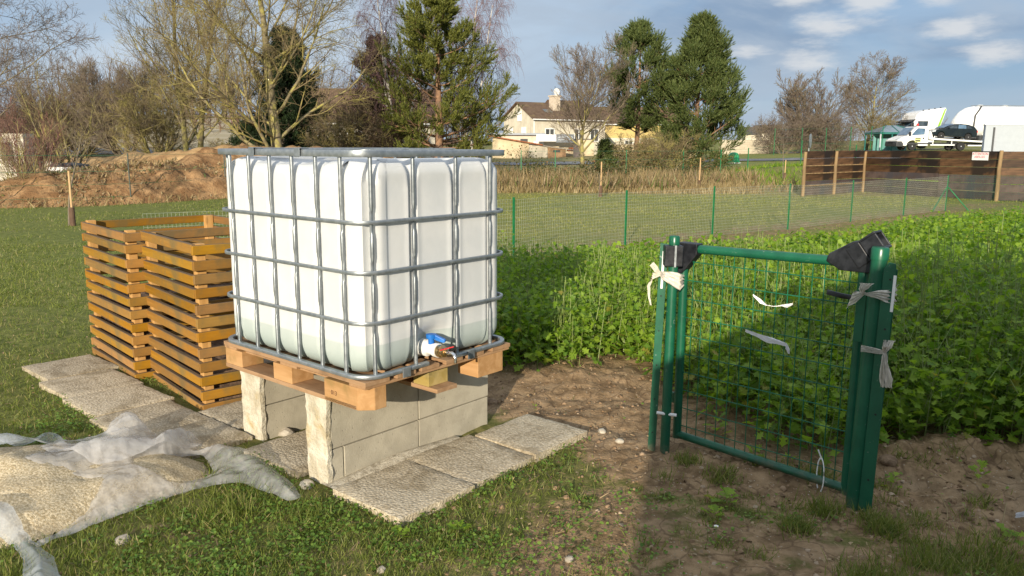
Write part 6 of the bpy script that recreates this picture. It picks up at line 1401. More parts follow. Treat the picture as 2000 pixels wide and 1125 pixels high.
mb = MB(); mb.add([(1.16, -.72, .985), (1.16, .72, .985), (2.0, .64, 1.375), (2.0, -.64, 1.375)], [(0, 1, 2, 3)]); mb.build('windscreen', MAT['glass_blue'], CR).location = (-.03, 0, .03)
mb = MB(); mb.prism([(.05, .56), (.08, .68), (.40, .78), (.36, .62)], -.87, -.55); mb.build('headlight', MAT['grey_panel'], CR, bevel=.01); MB().box(4.05, 4.19, -.85, -.62, .72, .92).build('tail_light', MAT['red_plastic'], CR, bevel=.02)
MB().box(1.42, 1.55, -1.0, -.86, .94, 1.06).build('mirror', MAT['car_dark'], CR, bevel=.02)
for wx in (.92, 3.39):
    for wy in (-.78, .78): wheel(CR, wx, wy, .30, .30, .2, 6)
# tractor with silo tanker behind
KY = 80.0; kx = X(1763, KY); KT = thing('lorry', 'white tractor unit with lime stripe and silo tank trailer', 'lorry', (kx, KY, gz(kx + 4, KY) + .05), R_(5))
prof = [(.05, .5), (.0, 1.2), (.05, 1.9), (.20, 2.35), (.42, 3.15), (.75, 3.45), (1.3, 3.62), (3.35, 3.92), (3.45, 3.7), (2.95, 2.05), (2.6, 1.3), (2.4, .5)]
car_shell(KT, 'cab', prof, 2.4, MAT['white_paint'], .08)
sidepane(KT, 'side_window', [(.62, 1.92), (1.6, 1.92), (1.66, 2.62), (.62, 2.62)], 1.205, 1.205, 1, 3, MAT['glass'], .006)
sidepane(KT, 'green_stripe', [(3.38, 3.86), (3.20, 3.74), (2.60, 2.02), (1.9, 1.55), (1.9, 1.42), (2.78, 1.75)], 1.203, 1.203, 1, 3, MAT['lime'], .012)
mb = MB(); mb.add([(.06, -1.1, 1.85), (.06, 1.1, 1.85), (.28, 1.1, 2.72), (.28, -1.1, 2.72)], [(0, 1, 2, 3)]); mb.build('windscreen', MAT['glass_blue'], KT).location = (-.03, 0, .0)
MB().prism([(-.25, 2.55), (.35, 2.80), (.35, 2.72), (-.22, 2.48)], -1.22, 1.22).build('sun_visor', MAT['black_plastic'], KT); mb = MB(); mb.box(-.15, .12, -1.42, -1.26, 1.75, 2.45); mb.build('mirror', MAT['black_plastic'], KT, bevel=.03)
for k in range(4): MB().lathe([(.005, 3.60 + .085 * k), (.07, 3.60 + .085 * k), (.07, 3.70 + .085 * k), (.005, 3.72 + .085 * k)], 10, M=Matrix.Translation((1.3 + .58 * k, -.8, 0))).build('roof_lamp', MAT['dark_trim'], KT)
MB().box(2.0, 5.5, -1.1, 1.1, .75, 1.05).build('chassis', MAT['dark_trim'], KT); MB().box(2.7, 4.9, -1.15, 1.1, 1.1, 1.9).build('fairing', MAT['white_paint'], KT, bevel=.03)
for wx in (1.3, 4.4): wheel(KT, wx, -1.05, .5, .5, .35, 8, dirty=True)
TNK = MB(); nseg = 40
tp_ = [(5.0, .35, 1.95), (5.05, .8, 2.05), (5.6, 1.22, 2.36), (6.2, 1.42, 2.55), (6.9, 1.50, 2.62), (9, 1.52, 2.64), (16, 1.52, 2.64), (16.8, 1.2, 2.6), (17.0, .4, 2.6)]
b = []
for (x, r, z) in tp_: b.append((x, r, z))
V = []; F = []
for (x, r, z) in b:
    for j in range(nseg): a = 2 * math.pi * j / nseg; V.append((x, r * .82 * math.cos(a), z + r * math.sin(a)))
for i in range(len(b) - 1):
    for j in range(nseg): F.append((i * nseg + j, i * nseg + (j + 1) % nseg, (i + 1) * nseg + (j + 1) % nseg, (i + 1) * nseg + j))
F += [tuple(range(nseg)), tuple(range((len(b) - 1) * nseg, len(b) * nseg))[::-1]]
tk = MB().add(V, F).build('silo_tank', MAT['white_paint'], KT, smooth='auto')
for (x0, x1) in ((7.4, 11.0), (11.6, 15.5)): 
    mb = MB(); mb.prism([(x0, 1.55), (x0 + .9, .85), (x1 - .9, .85), (x1, 1.55)], -.75, .75); mb.build('silo_hopper', MAT['white_paint'], tk, bevel=.05)
mb = MB(); mb.tube([(7.4, -.55, 4.12), (6.95, -.95, 3.75), (6.4, -1.22, 3.2), (6.3, -1.28, 2.2), (6.3, -1.2, 1.5)], .07, 8); mb.build('hose', MAT['dark_trim'], tk, smooth='auto')
mb = MB(); mb.tube([(6.8, -.6, 4.16), (16, -.6, 4.18)], .04, 6); mb.tube([(7.0, .5, 4.2), (16, .5, 4.2)], .04, 6); mb.build('top_rail', MAT['galv'], tk)
for x in (7.6, 10.2, 12.8, 15.2): MB().lathe([(.005, 4.12), (.3, 4.12), (.3, 4.24), (.005, 4.28)], 16, M=Matrix.Translation((x, 0, 0))).build('hatch', MAT['white_trim'], tk)
mb = MB(); mb.box(6.0, 16.5, -.5, .5, 1.0, 1.3); mb.box(7.2, 7.5, -.9, .9, .3, 1.3); mb.build('trailer_frame', MAT['dark_trim'], KT)
for wx in (13, 14.3, 15.6): wheel(KT, wx, -1.05, .5, .5, .35, 8, dirty=True)
# pale site cabin
cy_ = 60.0; cx_ = X(1921, cy_); CB = thing('site_cabin', 'pale grey site cabin with dark vertical strips at the right edge', 'cabin', (cx_, cy_, gz(cx_, cy_) + .0), R_(-27))
MB().box(0, 6, 0, 2.4, 0, 2.38).build('cabin_wall', pbr('pale_blue_grey_panel', (.33, .37, .41), (.38, .42, .46), 2, .6), CB, bevel=.03); MB().box(-.05, 6.05, -.05, 2.45, 2.38, 2.46).build('cabin_roof', MAT['white_paint'], CB)
for x in (.50, 2.74): MB().box(x, x + .12, -.03, -.002, .15, 2.2).build('vertical_strip', MAT['dark_trim'], CB); MB().box(x + .14, x + .26, -.025, -.002, .15, 2.2).build('vertical_strip', pbr('grey_strip', (.30, .33, .37), (.36, .39, .43), 4, .5), CB)
# glazed shelter behind the tow truck
gy = 76.0; g0 = X(1718, gy); GS_ = thing('glass_shelter', 'green framed glass shelter with pyramid roof behind the tow truck', 'shelter', (g0, gy, gz(g0, gy) + .0), R_(2))
MAT['teal'] = pbr('teal_frame', (.02, .12, .11), (.03, .16, .14), 4, .4); MAT['teal_glass'] = pbr('teal_glass', (.10, .26, .24), (.16, .34, .31), 1.5, .1, spec=.7); MAT['roof_glass'] = pbr('bluish_roof_glass', (.12, .17, .21), (.17, .23, .28), 1.5, .15, spec=.7)
for x, y in ((0, 0), (3.4, 0), (0, 3), (3.4, 3), (1.1, 0), (2.2, 0)): MB().box(x - .05, x + .05, y - .05, y + .05, 0, 1.62).build('upright', MAT['grey_panel'] if (x, y) == (0, 0) else MAT['teal'], GS_)
mb = MB(); mb.box(-.08, 3.48, -.08, .08, 1.62, 1.80); mb.box(-.08, 3.48, 2.92, 3.08, 1.62, 1.80); mb.box(-.08, .08, .0801, 2.92, 1.62, 1.80); mb.build('beam', MAT['teal'], GS_)
MB().box(.06, 3.34, 1.46, 1.5, .1, 1.6).build('glass_panel', MAT['teal_glass'], GS_)
MB().add([(-.1, -.1, 1.802), (3.5, -.1, 1.802), (3.5, 3.1, 1.802), (-.1, 3.1, 1.802), (1.2, 1.5, 2.45), (2.2, 1.5, 2.45)], [(0, 1, 5, 4), (1, 2, 5), (2, 3, 4, 5), (3, 0, 4), (0, 3, 2, 1)]).build('glass_roof', MAT['roof_glass'], GS_)
mb = MB(); mb.beam((-.1, -.12, 1.82), (1.2, 1.45, 2.47), .06, .06); mb.beam((3.5, -.12, 1.82), (2.2, 1.45, 2.47), .06, .06); mb.beam((1.7, -.12, 1.82), (1.7, 1.45, 2.47), .05, .05); mb.build('roof_bar', MAT['teal'], GS_)
# recycling bin, mirror sign
bx0 = X(1434, 55); RB_ = thing('recycling_bin', 'green domed recycling bin partly hidden by the pine branch', 'recycling bin', (bx0, 55, gz(bx0, 55)))
MB().lathe([(.02, 0), (.42, 0), (.40, .2), (.34, .55), (.26, .68), (.12, .74), (.02, .75)], 24).build('bin_body', pbr('bright_green_plastic', (.02, .27, .10), (.03, .32, .12), 4, .4), RB_, smooth='auto'); MB().lathe([(.02, .0), (.50, .0), (.50, .05), (.02, .05)], 24).build('bin_rim', MAT['white_trim'], RB_)
mx_ = X(1580, 46); RS = thing('road_sign', 'round road sign seen from its side above the board fence', 'road sign', (mx_, 46, gz(mx_, 46)), R_(62))
MB().tube([(0, 0, -.2), (0, 0, 1.95)], .035, 10).build('sign_pole', MAT['galv'], RS, smooth='auto'); MB().lathe([(.01, -.02), (.40, -.02), (.42, 0), (.40, .02), (.01, .02)], 32, M=Matrix.Translation((0, -.06, 1.62)) @ RX).build('sign_disc', MAT['galv'], RS, smooth='auto'); MB().box(-.25, .25, -.035, -.02, 1.59, 1.65).build('bracket', MAT['grey_panel'], RS)
# ------------------------------------------------------------------ trees
def frames(T):
    ref = np.where(np.abs(T[..., 2:3]) > .92, np.array([1., 0, 0]), np.array([0., 0, 1.]))
    u = np.cross(T, ref); u /= np.linalg.norm(u, axis=-1, keepdims=True) + 1e-9; return u, np.cross(u, T)
def norm(v): return v / (np.linalg.norm(v, axis=-1, keepdims=True) + 1e-9)
def grow(S, D, L, R0, k, wob, trop, r, taper=.25):
    n = len(S); P = np.zeros((n, k, 3)); P[:, 0] = S; d = norm(D.copy()); st = (L / (k - 1))[:, None]
    for i in range(1, k):
        d = norm(d + r.normal(0, wob, (n, 3)) + np.asarray(trop)[None] * (1.0 / (k - 1))); P[:, i] = P[:, i - 1] + d * st
    return P, R0[:, None] * np.linspace(1, taper, k)[None]
def kids(P, R, L, nch, ang, lr, rr, tmin, tmax, r, upbias=0.0, angv=.18, tpow=1.0):
    n, k, _ = P.shape; t = tmin + (tmax - tmin) * ((np.arange(nch)[None] + r.random((n, nch))) / nch) ** tpow
    f = t * (k - 1); i = np.clip(f.astype(int), 0, k - 2); fr = (f - i)[..., None]; ar = np.arange(n)[:, None]
    S = P[ar, i] * (1 - fr) + P[ar, i + 1] * fr; T = norm(P[ar, i + 1] - P[ar, i]); Rr = R[ar, i]
    u, v = frames(T); az = r.random((n, 1)) * 6.28 + np.arange(nch)[None] * 2.4 + r.normal(0, .5, (n, nch)); a = ang + r.normal(0, angv, (n, nch))
    D = T * np.cos(a)[..., None] + (u * np.cos(az)[..., None] + v * np.sin(az)[..., None]) * np.sin(a)[..., None]; D[..., 2] += upbias
    Ln = L[:, None] * lr * (1.12 - .55 * t) * r.uniform(.7, 1.25, t.shape)
    return S.reshape(-1, 3), norm(D).reshape(-1, 3), Ln.ravel(), (Rr * rr * r.uniform(.75, 1.1, t.shape)).ravel()
def tubes(P, R, m):
    n, k, _ = P.shape; T = np.zeros_like(P); T[:, 1:-1] = P[:, 2:] - P[:, :-2]; T[:, 0] = P[:, 1] - P[:, 0]; T[:, -1] = P[:, -1] - P[:, -2]; T = norm(T); u, v = frames(T)
    a = 2 * math.pi * np.arange(m) / m; V = P[:, :, None] + R[:, :, None, None] * (u[:, :, None] * np.cos(a)[None, None, :, None] + v[:, :, None] * np.sin(a)[None, None, :, None])
    i = np.arange(k - 1)[:, None] * m; j = np.arange(m)[None]; F = np.stack([i + j, i + (j + 1) % m, i + m + (j + 1) % m, i + m + j], -1).reshape(-1, 4)
    return V.reshape(-1, 3), (F[None] + (np.arange(n) * k * m)[:, None, None]).reshape(-1, 4)
def barkmat(name, a, b, c, s3=1.6, t3=(.46, .62)): return pbr(name, a, b, 6, .9, .4, 18, c3=c, s3=s3, t3=t3, coord='Object')
MAT['lichen_bark'] = barkmat('bark_with_yellow_lichen', (.16, .13, .075), (.22, .185, .11), (.32, .285, .085), 2.6, (.44, .62))
MAT['lichen_twig'] = barkmat('twigs_with_lichen', (.155, .12, .065), (.23, .18, .095), (.30, .26, .08), 1.1)
MAT['grey_bark'] = barkmat('grey_brown_bark', (.13, .105, .08), (.20, .165, .125), (.22, .19, .10))
MAT['grey_twig'] = barkmat('grey_brown_twigs', (.13, .10, .08), (.20, .155, .12), (.17, .14, .085))
MAT['red_twig'] = barkmat('reddish_twigs', (.16, .075, .06), (.24, .125, .095), (.15, .09, .07))
MAT['birch_bark'] = barkmat('white_birch_bark', (.50, .47, .42), (.62, .59, .53), (.12, .10, .09), 3, (.56, .66))
MAT['birch_twig'] = barkmat('purplish_birch_twigs', (.17, .10, .095), (.25, .155, .145), (.20, .12, .12))
MAT['pine_bark'] = barkmat('orange_pine_bark', (.20, .115, .065), (.30, .175, .10), (.13, .085, .06))
MAT['brown_twig'] = barkmat('brown_bare_conifer_twigs', (.10, .065, .045), (.16, .105, .07), (.13, .09, .06))
def bare_tree(name, label, x, y, h, seed, tr, levels, bark, twig, fork=None, lean=(0, 0), group=None, clear=.25, tw_r=.004, cat='tree', stems=1, spread=.25, trop=(0, 0, .25), zoff=0):
    r = np.random.default_rng(seed); z = gz(x, y) + zoff; root = thing(name, label, cat, (x, y, z), 0, group)
    az = r.random(stems) * 6.28 + np.arange(stems) * 6.28 / stems; D = np.stack([np.cos(az) * spread * (stems > 1) + lean[0], np.sin(az) * spread * (stems > 1) + lean[1], np.ones(stems)], -1)
    S = np.zeros((stems, 3)); S[:, :2] += D[:, :2] * .25 * (stems > 1); S[:, 2] = -.2
    L = np.full(stems, h) * r.uniform(.8, 1.05, stems) if stems > 1 else np.full(1, h); P, R = grow(S, D, L, np.full(stems, tr), 9, .05, (0, 0, .1), r, .12)
    tv = [tubes(P, R, 10)]; cv_ = []
    first = True
    for li, lv in enumerate(levels):
        nch, ang, lr, rr, k, wob, tp = lv[:7]; ub = lv[7] if len(lv) > 7 else 0
        S, D, L2, R2 = kids(P, R, L, nch, ang, lr, rr, clear if first else .18, .98, r, ub); R2 = np.maximum(R2, tw_r); ok = L2 > .05
        P, R = grow(S[ok], D[ok], L2[ok], R2[ok], k, wob, tp, r, .35); L = L2[ok]; R = np.maximum(R, tw_r * .6)
        (tv if first else cv_).append(tubes(P, R, 6 if first else (4 if li < 2 else 3))); first = False
    V, F = join_vf(tv); fast('trunk', V, F, MAT[bark], root, True); V, F = join_vf(cv_); fast('crown', V, F, MAT[twig], root, False)
    return root
UPW = (0, 0, .35); G1 = 'bare winter trees left of the field'
# big lichen-covered tree behind the tank
bare_tree('bare_tree', 'big spreading bare tree with yellow lichen right behind the tank', X(541, 35), 35, 11.0, 4, .27, [(24, 1.0, .55, .36, 9, .10, (0, 0, .5)), (12, .75, .5, .5, 7, .13, (0, 0, .2)), (9, .75, .5, .55, 5, .15, (0, 0, .1)), (6, .75, .5, .7, 4, .17, (0, 0, 0))], 'lichen_bark', 'lichen_twig', clear=.06, group=G1, tw_r=.0062)
bare_tree('bare_tree', 'slim bare tree with straight yellowish trunk, left one of a close pair', X(368, 40), 40, 11.5, 5, .15, [(24, .65, .40, .42, 8, .08, UPW), (10, .65, .5, .5, 6, .12, UPW), (8, .65, .5, .6, 4, .14, UPW), (4, .7, .5, .7, 3, .14, UPW)], 'lichen_bark', 'lichen_twig', clear=.10, lean=(-.02, 0), group=G1, tw_r=.0062)
bare_tree('bare_tree', 'slim bare tree with straight yellowish trunk, right one of a close pair', X(389, 40.6), 40.6, 11.5, 6, .16, [(24, .65, .40, .42, 8, .08, UPW), (10, .65, .5, .5, 6, .12, UPW), (8, .65, .5, .6, 4, .14, UPW), (4, .7, .5, .7, 3, .14, UPW)], 'lichen_bark', 'lichen_twig', clear=.12, group=G1, tw_r=.0062)
bare_tree('bare_tree', 'rounded many-stemmed grey tree behind the ochre heap', X(245, 48), 48, 5.4, 7, .14, [(10, .55, .55, .5, 7, .09, UPW), (8, .6, .55, .55, 6, .12, UPW), (7, .6, .55, .6, 4, .14, UPW), (4, .6, .5, .7, 3, .14, UPW)], 'grey_bark', 'grey_twig', clear=.1, stems=7, spread=.42, group=G1, tw_r=.0075)
bare_tree('bare_tree', 'bushy lichen-yellow tree between the grey tree and the slim pair', X(312, 44), 44, 4.9, 8, .10, [(10, .7, .5, .55, 7, .1, (0, 0, .1)), (8, .7, .55, .55, 5, .13, (0, 0, 0)), (7, .75, .5, .6, 4, .16, (0, 0, 0)), (4, .75, .5, .7, 3, .16, (0, 0, 0))], 'lichen_bark', 'lichen_twig', clear=.05, stems=6, spread=.45, group=G1, tw_r=.007)
bare_tree('sapling_tree', 'thin yellow-stemmed young tree, right of a tall pair near the heap', X(132, 33), 33, 3.9, 9, .055, [(12, .75, .45, .5, 6, .1, UPW), (7, .7, .5, .6, 4, .12, UPW), (4, .7, .5, .6, 3, .14, UPW)], 'lichen_bark', 'lichen_twig', clear=.05, stems=4, spread=.28, group=G1, tw_r=.004)
bare_tree('sapling_tree', 'tall thin yellow-stemmed young tree with two leaning stems near the heap', X(103, 30), 30, 4.7, 10, .06, [(13, .55, .28, .5, 6, .1, UPW), (6, .6, .5, .6, 4, .12, UPW)], 'lichen_bark', 'lichen_twig', clear=.08, stems=2, spread=.10, lean=(-.10, 0), group=G1, tw_r=.005)
bare_tree('bare_tree', 'tall bare tree at the left edge, only its right branches in view', X(-75, 30), 30, 10, 11, .13, [(22, .85, .45, .36, 8, .12, UPW), (11, .75, .5, .5, 6, .14, (0, 0, .1)), (9, .75, .5, .55, 5, .16, (0, 0, 0)), (6, .7, .5, .6, 3, .16, (0, 0, 0))], 'grey_bark', 'grey_twig', clear=.18, group=G1, tw_r=.006)
bare_tree('bush', 'brown thicket behind the thin young trees at left', X(70, 52), 52, 4.6, 70, .06, [(10, .7, .6, .6, 6, .12, UPW), (9, .7, .55, .6, 5, .14, UPW), (7, .7, .5, .6, 4, .16, UPW)], 'grey_bark', 'brown_twig', clear=.03, stems=16, spread=.8, group='brush and scrub', tw_r=.009, cat='bush')
bare_tree('bush', 'greyish brown thicket left of the many-stemmed grey tree', X(165, 56), 56, 4.4, 71, .06, [(10, .7, .6, .6, 6, .12, UPW), (9, .7, .55, .6, 5, .14, UPW), (7, .7, .5, .6, 4, .16, UPW)], 'grey_bark', 'grey_twig', clear=.03, stems=14, spread=.8, group='brush and scrub', tw_r=.009, cat='bush')
bare_tree('bush', 'reddish twiggy bush in front of the grey block building', X(62, 26), 26, 2.6, 12, .03, [(9, .5, .5, .6, 6, .1, UPW), (6, .6, .5, .6, 4, .12, UPW), (3, .6, .5, .7, 3, .1, UPW)], 'red_twig', 'red_twig', clear=.1, stems=12, spread=.4, group='bushes by the heap', tw_r=.0045, cat='bush')
bare_tree('bush', 'yellowish straw-like bush at the left end of the reddish heap', X(38, 22.5), 22.5, 2.0, 13, .02, [(8, .5, .5, .6, 5, .1, UPW), (6, .6, .5, .6, 4, .12, UPW)], 'lichen_bark', 'lichen_twig', clear=.08, stems=9, spread=.3, group='bushes by the heap', tw_r=.0045, cat='bush')
# staked saplings on the lawn
def sapling(x, y, label, slabel, h_st, stake_dx, crown, seed, guard=False):
    bare_tree('sapling_tree', label, x, y, 2.1 if crown else 1.0, seed, .028, [(8, .9, .36, .5, 5, .12, UPW), (5, .7, .5, .6, 4, .12, UPW), (3, .7, .5, .6, 3, .12, UPW)] if crown else [(6, .6, .3, .5, 4, .1, UPW), (4, .6, .5, .6, 3, .1, UPW)], 'grey_bark', 'grey_twig', clear=.55, group='young staked trees', tw_r=.003)
    z = gz(x, y); s_ = thing('tree_stake', slabel, 'stake', (x + stake_dx, y - .03, z), 0, 'tree stakes')
    MB().tube([(0, 0, -.2), (.01, 0, h_st)], .022, 10).build('pole', MAT['stake'], s_, smooth='auto'); MB().lathe([(.025, .30), (.034, .30), (.034, .34), (.025, .34)], 12).build('tie_band', MAT['black_rubber'], s_)
    if guard: MB().lathe([(.035, 0), (.055, 0), (.055, .38), (.035, .38)], 12).build('root_guard', MAT['brown_guard'], s_)
MAT['stake'] = pbr('pale_wooden_stake', (.48, .31, .15), (.58, .40, .22), 8, .8, stretch=(1, 1, .15)); MAT['brown_guard'] = pbr('brown_root_guard', (.09, .05, .03), (.13, .08, .05), 9, .8)
sapling(-9.1, 16.34, 'bare young tree near the soil heap, with branching crown', 'pale stake tied to the young tree near the soil heap', 1.12, .10, True, 31, True)
sapling(2.85, 26.5, 'thin young tree nearest the tank, beyond the mesh fence', 'pale stake nearest the tank, standing in the dry grass edge', 1.15, .06, False, 32, True)
sapling(7.05, 30.5, 'thin young tree with bright pale stake under the big pine', 'brightest pale stake, on the lawn below the big dark pine', 1.22, .03, False, 33, True)
sapling(12.4, 36.8, 'thin young tree left of the board fence on the bank', 'short pale stake just left of the board fence', .95, .03, True, 34, True)
# right-hand and middle bare trees
bare_tree('bare_tree', 'small rounded bare tree with mossy trunk in front of the cream house', X(1140, 43), 43, 5.3, 14, .13, [(24, .80, .62, .5, 8, .06, UPW), (9, .55, .52, .5, 6, .08, UPW), (9, .6, .5, .55, 5, .12, UPW), (6, .6, .5, .7, 3, .12, UPW)], 'lichen_bark', 'grey_twig', clear=.22, group='bare trees along the road', tw_r=.007)
bare_tree('bare_tree', 'rounded pale bare tree beyond the board fence, right of the reddish brush', X(1692, 84), 84, 7.6, 15, .16, [(26, .8, .6, .42, 8, .08, UPW), (10, .65, .5, .5, 6, .1, (0, 0, .2)), (8, .6, .5, .6, 4, .12, (0, 0, .1)), (4, .6, .5, .7, 3, .12, UPW)], 'lichen_bark', 'grey_twig', clear=.12, group='bare trees along the road', tw_r=.013)
bare_tree('bare_tree', 'reddish bare tree with wispy tips left of the rounded pale tree', X(1572, 80), 80, 6.2, 16, .12, [(11, .6, .55, .5, 7, .1, UPW), (9, .6, .5, .55, 6, .1, UPW), (7, .55, .5, .6, 4, .12, UPW), (3, .5, .5, .7, 3, .1, UPW)], 'grey_bark', 'grey_twig', clear=.1, stems=6, spread=.35, group='bare trees along the road', tw_r=.014)
for i, (px, yy, h_, n_, lb) in enumerate(((1530, 77, 3.6, 13, 'low tangled brown brush just right of the breeze-block wall'), (1620, 77, 3.9, 15, 'dense brown brush under the reddish and pale trees'), (1740, 82, 4.0, 12, 'orange-brown brush behind the glass shelter'), (1250, 47, 2.2, 8, 'lichen-yellow scrub at the foot of the pine pair'), (1205, 50, 1.6, 6, 'low scrub between the mossy tree and the left pine'), (1300, 45, 2.4, 8, 'tangled scrub under the big right-hand pine'), (650, 44, 3.6, 10, 'tangled brown undergrowth behind the water tank'), (720, 45, 3.4, 10, 'brown bare undergrowth left of the reddish pine trunk'), (470, 39, 1.9, 8, 'low green-brown scrub behind the tank left corner'))):
    bare_tree('bush', lb, X(px, yy), yy, h_, 60 + i, .05, [(10, .8, .6, .6, 6, .14, (0, 0, .05)), (8, .8, .55, .6, 5, .16, (0, 0, 0)), (7, .8, .5, .6, 4, .18, (0, 0, 0))], 'lichen_bark' if i in (3, 4, 5) else 'grey_bark', ('grey_twig', 'grey_twig', 'lichen_twig', 'lichen_twig', 'lichen_twig', 'lichen_twig', 'lichen_twig', 'brown_twig', 'lichen_twig')[i], clear=.03, stems=n_, spread=.7, group='brush and scrub', tw_r=.006 + .00006 * yy, cat='bush')
# weeping birch
def birch(x, y, h, seed, label):
    r = np.random.default_rng(seed); root = thing('birch_tree', label, 'tree', (x, y, gz(x, y)))
    S = np.array([[0, 0, -.2], [.2, .1, -.2], [-.25, 0, -.2]]); D = np.array([[.02, 0, 1.], [.16, 0, 1], [-.10, .02, 1]]); L = np.array([h, h * .92, h * .9]); P, R = grow(S, D, L, np.array([.14, .12, .11]), 10, .04, (0, 0, .1), r, .12)
    tv = [tubes(P, R, 9)]; S, D, L2, R2 = kids(P, R, L, 17, .62, .36, .45, .25, .98, r, .1); P, R = grow(S, D, L2, np.maximum(R2, .012), 8, .07, (0, 0, -.2), r, .3)
    cv_ = [tubes(P, R, 4)]; S, D, L3, R3 = kids(P, R, L2, 9, .7, .5, .5, .2, .98, r, 0); P, R = grow(S, D, L3, np.maximum(R3, .007), 7, .08, (0, 0, -1.1), r, .4); cv_.append(tubes(P, R, 3))
    S, D, L4, R4 = kids(P, R, L3, 9, .5, .9, .6, .1, .98, r, -.2); P, R = grow(S, D, L4, np.full(len(S), .0048), 7, .05, (0, 0, -2.6), r, .6); cv_.append(tubes(P, R, 3))
    V, F = join_vf(tv); fast('trunk', V, F, MAT['birch_bark'], root, True); V, F = join_vf(cv_); fast('crown', V, F, MAT['birch_twig'], root)
birch(X(905, 50), 50, 10.8, 21, 'weeping birch with reddish drooping twigs behind the green pine')
birch(X(775, 47), 47, 10.2, 22, 'white-stemmed birch left of the green pine')

# pines: trunk, whorled upswept limbs, shoots wrapped in needles
def needles(P0, D, L, r, nn, nl, nw, spread):
    # needle blades around each shoot
    n = len(P0); T = norm(D); u, v = frames(T); f = r.random((n, nn)); az = r.random((n, nn)) * 6.28; c = np.cos(az)[..., None]; s = np.sin(az)[..., None]
    base = P0[:, None] + T[:, None] * (f * L[:, None])[..., None]; rad = u[:, None] * c + v[:, None] * s
    d = norm(T[:, None] * .8 + rad * spread * (1.15 - .6 * f)[..., None]); tip = base + d * (nl * r.uniform(.7, 1.2, (n, nn)))[..., None]; sd = norm(np.cross(d, rad)) * nw
    V = np.stack([base - sd, base + sd, tip], 2).reshape(-1, 3); F = np.arange(n * nn * 3).reshape(-1, 3); return V, F
def pine(label, x, y, h, seed, tr, prof, nwh, nlimb, needlem, barkm, sub=7, shoots=7, nn=16, nl=.16, up=.55, low=.12, sp=.75, droop=0, dens=1.0, lean=(0, 0), name='pine_tree', sh_l=.30, group='pines', dead=0, az_bias=None, nw=.016, inner=.25, gap=.04):
    r = np.random.default_rng(seed); root = thing(name, label, 'tree', (x, y, gz(x, y)), 0, group)
    P, R = grow(np.array([[0, 0, -.3]]), np.array([[lean[0], lean[1], 1.]]), np.array([h * .97 + .3]), np.array([tr]), 12, .02, (0, 0, .1), r, .10); tv = [tubes(P, R, 10)]
    tz = np.linspace(low, .97, nwh); S, D, L, RR = [], [], [], []
    for t in tz:
        k = nlimb + int(r.integers(0, 2)); a0 = r.random() * 6.28
        for j in range(k):
            if r.random() < gap: continue
            tt = min(max(t + r.normal(0, .018), low * .7), .985); f = tt * 11; i = min(int(f), 10); p = P[0, i] + (P[0, i + 1] - P[0, i]) * (f - i)
            a = a0 + 6.28 * j / k + r.normal(0, .3); w = np.interp(tt, prof[0], prof[1]) * r.uniform(.5, 1.16)
            if az_bias: w *= az_bias(a, tt)
            S.append(p); ups = up * (.35 + .9 * tt) - droop * (1 - tt); D.append((math.cos(a), math.sin(a), ups)); L.append(w * math.sqrt(1 + ups * ups * .6)); RR.append(max(.012, tr * .30 * (1.1 - tt)))
    S, D, L, RR = map(np.array, (S, D, L, RR)); P1, R1 = grow(S, D, L, RR, 7, .07, (0, 0, .45), r, .2); tv.append(tubes(P1, R1, 5))
    S, D, L2, R2 = kids(P1, R1, L, sub, .75, .40, .5, inner, .98, r, .12); P2, R2 = grow(S, D, np.maximum(L2, .2), np.maximum(R2, .006), 5, .1, (0, 0, .5), r, .4); L2 = np.maximum(L2, .2); tv.append(tubes(P2, R2, 3))
    S, D, L3, R3 = kids(P2, R2, L2, shoots, .6, .5, .6, .30, .99, r, .25); E = P2[:, -1]; DE = norm(P2[:, -1] - P2[:, -2]) + [0, 0, .3]
    E1 = P1[:, -1]; DE1 = norm(P1[:, -1] - P1[:, -2]) + [0, 0, .3]
    S = np.concatenate([S, E, E1, P[:, -1]]); D = norm(np.concatenate([D, DE, DE1, [[0, 0, 1.]]]) + [0, 0, .35 * up]); ls = r.uniform(.7, 1.3, len(S)) * sh_l
    keep = r.random(len(S)) < dens; V, F = needles(S[keep], D[keep], ls[keep], r, nn, nl, nw, sp)
    cw = [(V, F)]; fast('crown', V, F, MAT[needlem], root)
    V, F = join_vf(tv); fast('trunk', V, F, MAT[barkm], root, True); return root
MAT['pine_green'] = leafmat('dark_pine_needles', (.042, .078, .022), (.165, .195, .058), .22, rough=.55)
MAT['pine_olive'] = leafmat('yellow_green_pine_needles', (.070, .095, .018), (.225, .230, .046), .22, rough=.55)
MAT['spruce_dark'] = leafmat('dark_evergreen_needles', (.018, .038, .014), (.045, .075, .024), .1, rough=.6)
MAT['brown_needle'] = leafmat('brown_dry_needles', (.075, .050, .030), (.150, .095, .055), .1, c3=(.06, .075, .03), rough=.7)
pine('tall dense dark green pine on the right of the pine pair', X(1360, 47), 47, 8.2, 41, .2, ([0, .1, .25, .45, .65, .85, 1], [2.2, 3.1, 3.2, 2.5, 1.7, .8, .12]), 13, 6, 'pine_green', 'pine_bark', inner=.44, low=.06, up=.42, sub=9, shoots=7, nn=38, sh_l=.60, nl=.16, nw=.016, sp=.6)
pine('more open dark green pine with bare lower trunk, left of the pair', X(1242, 49), 49, 8.2, 42, .19, ([0, .3, .42, .6, .75, .9, 1], [.0, 1.2, 2.5, 2.3, 1.6, .8, .12]), 9, 5, 'pine_green', 'pine_bark', inner=.44, low=.30, up=.36, sub=9, shoots=7, nn=38, sh_l=.56, nl=.16, nw=.016, sp=.6)
